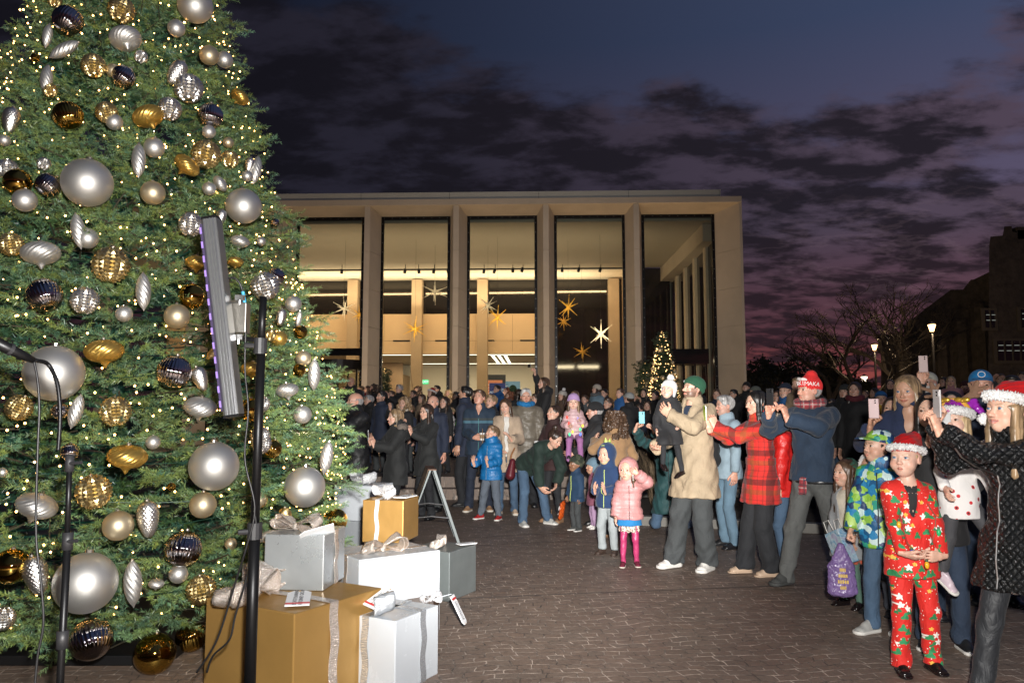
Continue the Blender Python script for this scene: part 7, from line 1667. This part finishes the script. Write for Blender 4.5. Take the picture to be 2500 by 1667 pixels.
# --- man with navy pullover and cup
x,y=at(1100,1172); H=htop(893,y)
def stripe(t,v):
    x_=t.n('ShaderNodeSeparateXYZ'); t.l(v,x_.inputs[0]); z=t.math('MULTIPLY',x_.outputs[2],.5); t.l(t.ramp(z,[(0,(.014,.03,.055,1)),(.655,(.06,.14,.19,1)),(.672,(.014,.03,.055,1)),(.677,(.035,.045,.045,1)),(.693,(.014,.03,.055,1))],'CONSTANT'),t.b.inputs['Base Color'])
J=person('tall man in a navy pullover with pale chest stripe holding a coffee cup',x,y,H,178,'m','ruddy',('short','brown'),'neutral',yaw=-22,pitch=14,lod=0,w=1.08,top=dict(m=fab('navy_striped',(.015,.03,.055),ptn=stripe),hem=-.04,t=.022,collar='low',v=.05,arm=1.1,zip=mat('teal_zip',(.10,.28,.28),.6)),bot=dict(m=NAVT,t=.01),shoe=dict(kind='sneaker',m=TAN,sole=CRS),Rh=(.03,.17,.69),Rp='cup',Rd=(-.95,.3,0),Rn=(-.2,-1,0),Lh=(-.16,.06,.5),feet=((.09,.05,0,-15),(-.09,0,0,15)),hh=.24)
C=J['C']; cup(J,(-.045*C,.235*C,.70*C),'white coffee cup with tan sleeve in the hand of the man in navy',lid=(.02,.02,.02)); 
q=J['L']@Vector((-.05*C,.25*C,.70*C)); tag(MB().tube([q+Vector((0,-.02,-.45)),q+Vector((.0,-.02,.12))],.006,6).build('walking_stick',mat('stick_wood',(.2,.12,.07),.5)),'thin wooden stick held upright beside the coffee cup of the man in navy','stick')
# --- woman in cream shearling
x,y=float(gy(1238,1010,11.4)[0]),11.4
SHR=fab('cream_suede',(.42,.32,.23),.9,200,.5,.6)
J=person('laughing woman with long brown hair in an open cream shearling coat and jeans',x,y,htop(912,y),176,'f','light',('long','brown'),'laugh',yaw=-12,pitch=-8,roll=6,lod=0,top=[dict(m=fab('white_top',(.6,.58,.54)),t=.004,hem=.0,name='shirt',sleeve=0),dict(m=SHR,t=.03,hem=-.15,v=.5,vw=.05,collar='low',arm=1.2,wr=.008)],bot=dict(m=DEN,style='straight'),shoe=dict(kind='sneaker',m=BEI,sole=CRS),Lh=(-.05,.19,.74),Ld=(.5,.2,.8),Rh=(.08,.18,.60),Rd=(-.9,.3,.2))
# --- older man with blue scarf
x,y=float(gy(1284,1010,12.3)[0]),12.3
person('older white haired man with a bright blue scarf and taupe puffer jacket',x,y,htop(890,y),172,'m','ruddy',('short','white'),'neutral',yaw=10,lod=0,w=1.15,hh=.245,top=dict(m=puffm('taupe_puffer',(.17,.145,.11)),hem=-.08,t=.032,puff=.12,collar='high'),bot=dict(m=BLKT),shoe=dict(kind='boot',m=BS),scarf=dict(m=fab('blue_scarf',(.01,.16,.40))))
# --- woman in maroon knit with cup
x,y=float(gy(1352,1010,10.6)[0]),10.6
J=person('young woman in a dark maroon jumper looking up, holding a paper cup',x,y,htop(928,y),140,'f','light',('pony','dkbrown'),'neutral',yaw=-15,pitch=14,lod=0,top=dict(m=fab('maroon_knit',(.03,.010,.010)),hem=-.06,t=.026,collar='low'),bot=dict(m=BLKT,style='skinny'),shoe=dict(kind='boot',m=TAN),Rh=(.07,.20,.72),Rp='cup',Rd=(-.8,.4,.2),Rn=(0,-1,.2),Lh=(.0,.16,.58),Ld=(.9,.2,0))
cup(J,(.02*J['C'],.25*J['C'],.75*J['C']),'paper cup with brown sleeve held by the young woman in maroon')
# --- man in black beanie holding the girl with the lilac hat
x,y=float(gy(1456,1010,10.2)[0]),10.2
J=person('man in a black beanie and black jacket in profile holding the girl in the lilac hat',x,y,htop(922,y),95,'m','ruddy',('buzz','grey'),'neutral',lod=0,glasses=True,stub=.4,w=1.05,top=dict(m=fab('black_softshell',(.013,.013,.015)),hem=-.04,t=.022,collar='high'),bot=dict(m=BLKT),shoe=dict(kind='boot',m=BS),Rh=(.16,.18,.62),Lh=(-.02,.28,.62),Ld=(.3,.9,0),Rd=(-.2,1,0),hat=dict(kind='beanie',m=fab('black_knit',(.012,.012,.013),.9,120,.5),cuff=False,brow=.12))
p=J['L']@Vector((.02,.30,0))
J=person('small girl in a lilac hat and pale pink jacket wearing glowing coloured bulbs, carried',p.x,p.y,.98,178,'c','pale',('mid','ltbrown'),yaw=-5,lod=0,z0=.74,top=dict(m=puffm('pale_pink_jacket',(.50,.33,.34)),hem=-.05,t=.028,puff=.07,collar='high',arm=1.2),bot=dict(m=fab('pink_purple_legs',(.30,.12,.28)),style='jogger',t=.012),shoe=dict(kind='boot',m=BS),Rh=(.09,.19,.72),Lh=(-.10,.18,.80),feet=((.10,.20,.18,0),(-.10,.20,.18,0)),hat=dict(kind='beanie',m=fab('lilac_knit',(.36,.23,.42),.9,90,.6),brow=.15))
C=J['C']; nk2=thing('glowing_bulb_necklace','necklace of glowing red, green, yellow and blue bulbs on the girl in the lilac hat','necklace'); nk2.matrix_world=J['L']
for k,(a,b,c) in enumerate(((.12,.19,.86),(.03,.21,.62),(-.10,.18,.66),(-.06,.20,.84),(.09,.19,.76),(-.14,.18,.72),(.08,.21,.58),(-.10,.19,.58))):
    q=emis('glow_'+'rygb'[k%4],[(1,.05,.03,1),(1,.6,.05,1),(.05,.9,.3,1),(.1,.2,1,1)][k%4],2.2); MB().sphere((a*C,b*C,c*C),(.014,.014,.022),10,7).build('bulb',q,nk2,smooth=True)
MB().tube([Vector(p)*C for p in ((.06,.08,.92),(.12,.17,.84),(.09,.2,.72),(.03,.21,.62),(-.10,.2,.62),(-.13,.17,.74),(-.06,.12,.9))],.002,5,False).build('cord',MATS['cord_green'],nk2)
# --- woman in camel coat from behind
x,y=float(gy(1503,1010,9.3)[0]),9.3
person('woman with long curly brown hair in a camel coat seen from behind',x,y,htop(945,y),15,'f','light',('curly','brown'),lod=0,hairs=1.12,top=dict(m=fab('camel_wool',(.30,.175,.085),.9,300,.3,.5,.2),hem=-.22,t=.028,flare=1.12,arm=1.15,collar='high'),bot=dict(m=BLKT),shoe=dict(kind='boot',m=TAN),Rh=(.16,.16,.68),Lh=(-.12,.24,.9))
# --- left group
x,y=float(gy(868,1010,10.6)[0]),10.6
J=person('balding older man with glasses in a black quilted coat taking a picture overhead',x,y,htop(899,y),128,'m','ruddy',('bald','grey'),'neutral',lod=0,glasses=True,w=1.22,hh=.245,yaw=-5,pitch=6,top=dict(m=puffm('black_puffer',(.013,.013,.014),.5),hem=-.12,t=.034,puff=.16,collar='low',arm=1.2),bot=dict(m=KHAKI,style='wide'),shoe=dict(kind='boot',m=BS),**PG(Rh=(.10,.24,.95),Lh=(-.02,.26,.92)))
ph(J,'red cased phone held sideways by the balding man in the black coat',.05,.31,.99,land=True,col=(.4,.02,.02))
x,y=float(gy(968,1010,10.2)[0]),10.2
J=person('blond woman in a black parka with fur collar looking at her phone',x,y,htop(937,y),125,'f','light',('bob','dkblond'),'neutral',lod=0,yaw=-5,pitch=4,top=dict(m=fab('black_parka',(.016,.017,.017)),hem=-.16,t=.03,flare=1.1,arm=1.15,collar='hood'),bot=dict(m=BLKT),shoe=dict(kind='boot',m=BS),**PG(Rh=(.08,.24,.82),Lh=(-.02,.25,.80)))
ph(J,'black phone held upright by the blond woman in the parka',.03,.30,.90)
s=Sdf(J['nb']-.25,J['nb']+.25,.011); nbk=J['nb']
for i in range(12):
    a=R(100+i*15);a2=R(115+i*15); g=lambda t:nbk+J['rt']*math.cos(t)*.14+J['fw']*(math.sin(t)*-.11)*1.+J['up']*.0; s.cone(nbk+J['rt']*math.cos(a)*.13-J['fw']*abs(math.sin(a))*.10,nbk+J['rt']*math.cos(a2)*.13-J['fw']*abs(math.sin(a2))*.10,.045,.045,.01)
V,F=s.mesh(); V=wrinkle(V,vnorm(V,F),.010,150,1); mesh_np('fur_collar',V,F,fab('grey_fur',(.16,.13,.11),.9,150,1.),J['body'],True)
x,y=float(gy(1044,1010,10.9)[0]),10.9
J=person('dark haired woman with glasses filming with a pink phone while holding a cup',x,y,htop(925,y),140,'f','light',('long','dkbrown'),'neutral',lod=0,glasses=True,top=dict(m=MATS['black_parka'],hem=-.14,t=.028,collar='low',zip=steel),bot=dict(m=BLKT),shoe=dict(kind='boot',m=BS),**PG(Rh=(.10,.25,.93),Lh=(-.03,.25,.86),Lp='cup'))
ph(J,'pink patterned phone held by the dark haired woman with glasses',.07,.30,1.0,col=(.55,.25,.28)); cup(J,(-.0,.34*J['C'],.87*J['C']),'white paper cup held below the pink phone',lid=(.75,.75,.75))
# --- blonde young woman with phone
x,y=float(gy(2222,1010,5.75)[0]),5.75
J=person('young blond woman in a navy jacket with cream fur trim filming with a patterned phone',x,y,htop(856,y),150,'f','tan',('long','dkblond'),'smile',yaw=-18,pitch=-4,lod=0,hh=.235,top=dict(m=fab('navy_shearling',(.018,.028,.07),.9,80,.9,.6),hem=-.1,t=.03,collar='high',v=.2,vw=.05),bot=dict(m=DEND),shoe=dict(kind='boot',m=BS),eye='blue',**PG(Rh=(.16,.24,.88),Lh=(.09,.26,.74),Lp='grip'))
ph(J,'phone with floral pink case held by the young blond woman',.135,.295,.975,col=(.50,.33,.33)); 
# --- man in blue cap
x,y=float(gy(2398,1010,6.1)[0]),6.1
BC2=fab('bright_blue_cap',(.01,.17,.42),.7,300,.3,.1)
person('man in a bright blue baseball cap standing behind the brown antlers',x,y,htop(847,y),165,'m','ruddy',('short','dkbrown'),'neutral',yaw=-12,lod=0,w=1.1,top=dict(m=NAVY,hem=-.04,t=.02,collar='low'),bot=dict(m=DEND),shoe=dict(kind='boot',m=BS),hat=dict(kind='cap',m=BC2,logo=WHT),stub=.15)
# --- person holding a phone high
x,y=float(gy(2325,1010,6.6)[0]),6.6
J=person('person in a black jacket reaching up with a phone high over the crowd',x,y,1.66,160,'f','light',('long','black'),lod=0,yaw=-10,pitch=10,top=dict(m=BLK,hem=-.05,t=.02,collar='low'),bot=dict(m=DEND),shoe=dict(kind='boot',m=BS),Rh=(.17,.12,1.20),Rp='grip',Rd=(.0,.1,1),Rn=(-.2,1,0))
ph(J,'pale rose phone held highest above the crowd',.17,.20,1.30,col=(.55,.42,.40))
# ================================================================ THE CROWD BEHIND
TOPS={}
def coat(c,puff=0): 
    n='coat_%02x%02x%02x'%tuple(int(min(1,q)*255) for q in c)
    return (puffm if puff else fab)(n+('p' if puff else ''),c)
CC={'black':(.013,.013,.014),'navy':(.015,.022,.045),'red':(.22,.015,.018),'tan':(.28,.2,.13),'green':(.12,.42,.04),'olive':(.06,.06,.04),'blue':(.012,.08,.24),'grey':(.10,.105,.11),'white':(.5,.48,.46),'brown':(.09,.055,.035),'denim':(.16,.24,.30),'maroon':(.10,.012,.02),'teal':(.01,.07,.08),'cream':(.45,.38,.30),'pink':(.45,.22,.24),'yellow':(.5,.28,.03)}
def crowd(u,v,hp,sex,hs,hcol,cc,face='neutral',yaw=None,hat=None,skin='light',facing=None,gl=False,extra='',pose=None,where='',d=None,z0=None,puff=0,scarf=None,beard=0):
    hh=.20 if sex=='c' else .232; Y=FPX*hh/hp if d is None else d; vt=v-hp*.5
    if sex!='c' and d is None:
        if Y>13.6:
            Y=min(Y,(1.92+.36-CH)*FPX/(1010-vt)); 
            if Y<13.8: Y=min(13.2,(1.92-CH)*FPX/(1010-vt))
        else: Y=min(Y,(1.92-CH)*FPX/(1010-vt))
    zg=.36 if Y>13.6 else 0.; p=gy(u,vt,Y)
    if z0 is None: z0=zg; H=p[2]-zg
    else: H=p[2]-z0
    if sex=='c' and z0==zg and H>1.35: z0=p[2]-1.0; H=1.0
    H=max(H,.75); rr=random.Random(int(u*7+v)); f=facing if facing is not None else 180-math.degrees(math.atan2(p[0]-TX*.6,p[1]-4.5))*0-rr.uniform(25,60)
    hn={'short':'short ','side':'short ','spiky':'tousled ','bald':'balding ','buzz':'cropped ','long':'long ','longer':'long ','mid':'shoulder length ','bob':'bobbed ','bun':'tied up ','pony':'ponytail ','curly':'curly '}[hs]; cn_={'black':'black','dkbrown':'dark brown','brown':'brown','ltbrown':'light brown','blond':'blond','dkblond':'dark blond','grey':'grey','white':'white','red':'reddish'}[hcol]
    lb=('child' if sex=='c' else 'person')+' with '+hn+cn_+' hair'+(', '+hat['w'] if hat else '')+' in '+cc+' coat'+(', '+extra if extra else '')+', '+where
    kw=dict(pose or {})
    if not kw and sex!='c':
        q=rr.uniform(0,1)
        if q<.3: kw=PG(Rh=(.07,.25,.86),Lh=(-.04,.25,.84)) if False else {}
    J=person(' '.join(lb.split()[:16]),float(p[0]),Y,H,f,sex,skin,(hs,hcol),face,yaw=yaw if yaw is not None else rr.uniform(-15,10),pitch=rr.uniform(2,14),lod=1 if hp>27 else 2,glasses=gl,z0=z0,top=dict(m=coat(CC[cc],puff),hem=-.1,t=.026,collar=rr.choice(('high','low','hood')),arm=1.12,**({'puff':.1} if puff else {})),bot=dict(m=rr.choice((BLKT,DEND,DEN,NAVT,CHAR))),shoe=dict(kind='boot',m=BS),hat=hat,hh=hh,beard=beard,scarf=scarf,group='people in the crowd',w=rr.uniform(.95,1.12),**kw)
    return J
def hatd(k,c,w,**q): return dict(kind=k,m=fab('hat_%02x%02x%02x'%tuple(int(x*255) for x in c),c,.9,90,.6),w=w,**q)
A_='behind the balding man filming'; 
crowd(777,974,26,'f','long','brown','red',where='at the tree edge')
crowd(805,966,28,'f','bob','dkbrown','tan',gl=True,hat=hatd('beanie',(.012,.012,.013),'black beret',cuff=False),where='left of the balding man',pose=PG(Rh=(.08,.22,.80),Lh=(-.04,.22,.78)))
crowd(813,936,17,'m','short','black','black',where='far back by the revolving door')
crowd(845,950,18,'f','long','dkbrown','maroon',where='far back between door and stone fin')
crowd(857,931,25,'m','buzz','black','black',skin='tan',facing=190,where='in a suit, standing tallest by the revolving door',extra='pale shirt')
crowd(881,949,18,'f','mid','ltbrown','grey',where='just right of the tallest man in suit')
crowd(897,949,18,'f','long','brown','red',where='at the foot of the first stone fin')
crowd(912,946,19,'f','curly','dkbrown','black',where='between stone fin and small lit indoor tree')
crowd(901,976,26,'m','short','grey','black',where='over the shoulder of the balding man')
crowd(932,968,30,'m','short','black','navy',beard=.5,skin='light',where='behind the blond woman in parka')
crowd(924,992,24,'c','short','brown','tan',where='in front of the dark bearded man',z0=.75)
crowd(956,963,21,'m','short','brown','grey',where='below the narrow lit indoor tree')
crowd(976,948,22,'m','short','grey','black',where='under the bare shrub twigs',pose=PG())
crowd(988,984,31,'f','curly','dkblond','black',face='laugh',where='waving behind the blond woman in parka',pose=dict(Rh=(.17,.14,1.0),Rp='flat',Rd=(0,.1,1),Rn=(0,1,0)),scarf=dict(m=MATS['cream_knit']))
crowd(1010,962,21,'m','short','black','black',where='right of the curly blond waving woman')
crowd(1031,972,23,'f','mid','brown','tan',where='above the pink phone')
crowd(1020,951,18,'f','curly','brown','black',where='under the exit sign')
crowd(1053,958,22,'f','mid','brown','black',hat=dict(kind='santa',m=MATS['red_sequin'],m2=FUR,w='red santa hat'),where='far back left')
crowd(1058,981,37,'m','bald','grey','navy',where='older, right behind the woman with pink phone',skin='ruddy')
crowd(1067,948,18,'m','short','black','black',gl=True,where='glasses, below the second window')
crowd(1086,982,30,'f','long','dkbrown','black',face='laugh',where='left of the child in green')
crowd(1095,959,18,'f','curly','blond','tan',where='far back above the laughing woman')
crowd(1113,966,22,'m','short','black','black',skin='dark',where='behind the child in green')
crowd(1102,1006,23,'c','short','blond','white',where='left below the child in green',z0=.62)
crowd(1130,985,28,'c','spiky','blond','green',face='open',where='carried left of the man with cup',z0=.82,facing=150)
crowd(1137,958,35,'m','short','black','navy',skin='tan',facing=75,where='in profile carrying the child in green',beard=.3)
crowd(1160,962,22,'f','pony','brown','black',where='between profile man and man with cup')
crowd(1200,979,34,'m','spiky','dkblond','black',face='open',where='between man with cup and laughing woman')
crowd(1214,949,21,'m','short','black','blue',where='below the orange display')
crowd(1236,955,20,'f','bun','red','brown',where='below the blue display')
crowd(1245,966,22,'f','curly','red','grey',where='behind the laughing woman')
crowd(1266,960,25,'f','mid','dkbrown','black',facing=20,where='back turned, left of the blue scarf man')
crowd(1308,975,30,'m','short','dkbrown','black',where='right of the blue scarf man')
J=crowd(1328,934,31,'f','mid','brown','black',where='reaching a phone high overhead before the window',facing=110,pose=dict(Rh=(.16,.05,1.18),Rp='grip',Rd=(.05,.1,1),Rn=(0,1,0),Lh=(.0,.2,.72)),d=13.9,z0=.36)
ph(J,'black phone held sideways high by the woman before the lobby window',.17,.12,1.28,land=True)
crowd(1373,965,25,'f','mid','brown','brown',hat=hatd('beanie',(.5,.47,.42),'cream hat',pom=FUR),where='left of two women by the dark glass')
crowd(1403,964,25,'f','long','ltbrown','black',where='between the cream hats by the dark glass')
crowd(1388,985,26,'f','bob','dkbrown','brown',where='behind the young woman in maroon')
crowd(1428,975,24,'m','short','brown','grey',where='left above the black beanie man')
crowd(1437,990,24,'m','buzz','grey','grey',hat=hatd('cap',(.06,.06,.06),'dark flat cap'),where='between the lilac hat and black beanie')
crowd(1456,949,24,'f','long','dkbrown','denim',hat=hatd('beanie',(.45,.4,.33),'cream beanie'),where='with grey scarf before the lit inner wall',scarf=dict(m=coat(CC['grey'])))
crowd(1476,959,23,'f','pony','black','navy',where='right of the cream beanie')
crowd(1486,984,28,'m','short','brown','black',where='above the curly camel coat woman')
crowd(1514,960,25,'c','short','brown','blue',where='held up left of the grey cap',z0=.95)
crowd(1536,972,30,'m','short','dkbrown','black',facing=25,hat=hatd('cap',(.32,.33,.32),'pale grey mesh cap'),where='back turned with fur hood')
crowd(1572,959,22,'f','long','dkbrown','black',where='before the outdoor lit tree',pose=PG())
crowd(1600,965,24,'m','short','black','black',where='right of the outdoor lit tree')
crowd(1620,985,32,'m','short','black','black',facing=40,puff=1,hat=hatd('beanie',(.01,.09,.09),'teal hat'),where='behind the carried toddler')
crowd(1701,948,24,'m','short','black','black',where='between toddler and man in beige')
crowd(1750,962,26,'m','short','brown','navy',where='right of the green beanie')
crowd(1793,961,24,'m','short','black','black',where='left of the plaid coat woman')
crowd(1822,943,24,'m','short','black','black',hat=hatd('beanie',(.012,.012,.013),'black hat'),where='at the lobby corner')
crowd(1845,956,29,'m','short','dkbrown','olive',hat=hatd('cap',(.10,.11,.09),'green grey cap'),facing=60,where='above the plaid coat woman')
crowd(1875,975,26,'f','mid','brown','black',where='right above the plaid coat woman')
crowd(1898,967,31,'f','bob','brown','black',gl=True,where='glasses, left of the navy cap man')
crowd(1918,952,38,'m','short','brown','blue',face='laugh',hat=hatd('cap',(.012,.018,.04),'navy cap'),where='behind the raised phone')
crowd(1948,937,34,'c','short','dkblond','tan',where='blond boy beside the raised phone',z0=.62)
crowd(1990,955,38,'m','short','grey','black',gl=True,where='between raised phone and red beanie')
crowd(2062,954,34,'m','short','brown','black',facing=140,where='right behind the red beanie',hat=hatd('beanie',(.03,.032,.03),'dark hat'))
crowd(2087,949,40,'f','long','dkbrown','black',face='laugh',where='laughing with burgundy scarf',scarf=dict(m=coat(CC['maroon'])))
crowd(2082,988,36,'f','curly','dkblond','grey',gl=True,where='right of the red beanie man shoulder')
crowd(2117,990,33,'f','mid','brown','black',where='with red scarf below the white lamp',scarf=dict(m=MATS['scarf_plaid']))
crowd(2134,958,25,'f','mid','dkbrown','black',where='hands at mouth right of the burgundy scarf')
crowd(2112,962,20,'m','short','brown','grey',where='small, under the far white lamp')
crowd(2150,972,38,'m','short','dkbrown','yellow',hat=hatd('cap',(.01,.12,.34),'royal blue cap'),where='left of the floral phone')
crowd(2172,938,28,'f','mid','dkbrown','black',where='above the floral phone')
crowd(2266,924,36,'m','bald','white','white',hat=hatd('cap',(.5,.5,.42),'pale cap'),beard=1.,where='with white beard right of the blond woman',skin='ruddy')
crowd(2303,932,25,'m','short','dkbrown','black',where='left of the child in pink at back')
crowd(2321,930,27,'c','long','blond','pink',where='behind the antlers',z0=.7)
crowd(2356,944,30,'m','short','brown','navy',face='laugh',hat=hatd('beanie',(.05,.012,.015),'maroon beanie'),where='laughing left of the blue cap')
crowd(2180,985,42,'f','long','dkbrown','black',where='dark hair below the floral phone',d=6.6)
crowd(2400,965,30,'f','mid','dkbrown','black',where='behind the blue cap man',d=8.5)
crowd(2442,925,28,'m','short','brown','grey',where='small between blue cap and dark haired man',pose=PG(Rh=(.07,.2,1.05),Lh=(-.05,.2,1.03)))
crowd(2470,940,52,'m','short','black','black',facing=150,where='large, above the fluffy santa hat')
crowd(2495,920,26,'m','short','dkbrown','navy',where='at the right picture edge')
# second ranks, mostly hidden, so the crowd stays dense from the side
for i,(u,v,hp,sx,hs,hcx,cc) in enumerate(((830,985,27,'m','short','dkbrown','black'),(1000,1000,30,'m','short','brown','navy'),(1170,1000,30,'m','short','brown','black'),(1290,1000,26,'f','mid','brown','grey'),(1330,1000,28,'m','short','black','black'),(1560,1000,26,'m','short','dkbrown','navy'),(1580,990,24,'f','long','brown','black'),(1830,985,28,'m','short','brown','black'),(2030,990,34,'m','short','dkbrown','grey'),(2240,1000,34,'m','short','dkbrown','black'),(2350,1000,38,'f','long','brown','maroon'),(2440,1000,36,'m','short','black','black'))):
    crowd(u,v,hp,sx,hs,hcx,cc,where=('far left','left of centre','behind the man with cup','behind the blue scarf','behind the maroon jumper','near the lit tree','beside the lit tree','behind the plaid coat','behind the red beanie','behind the blond woman','behind the antler hat','behind the fluffy santa hat')[i]+', mostly hidden')
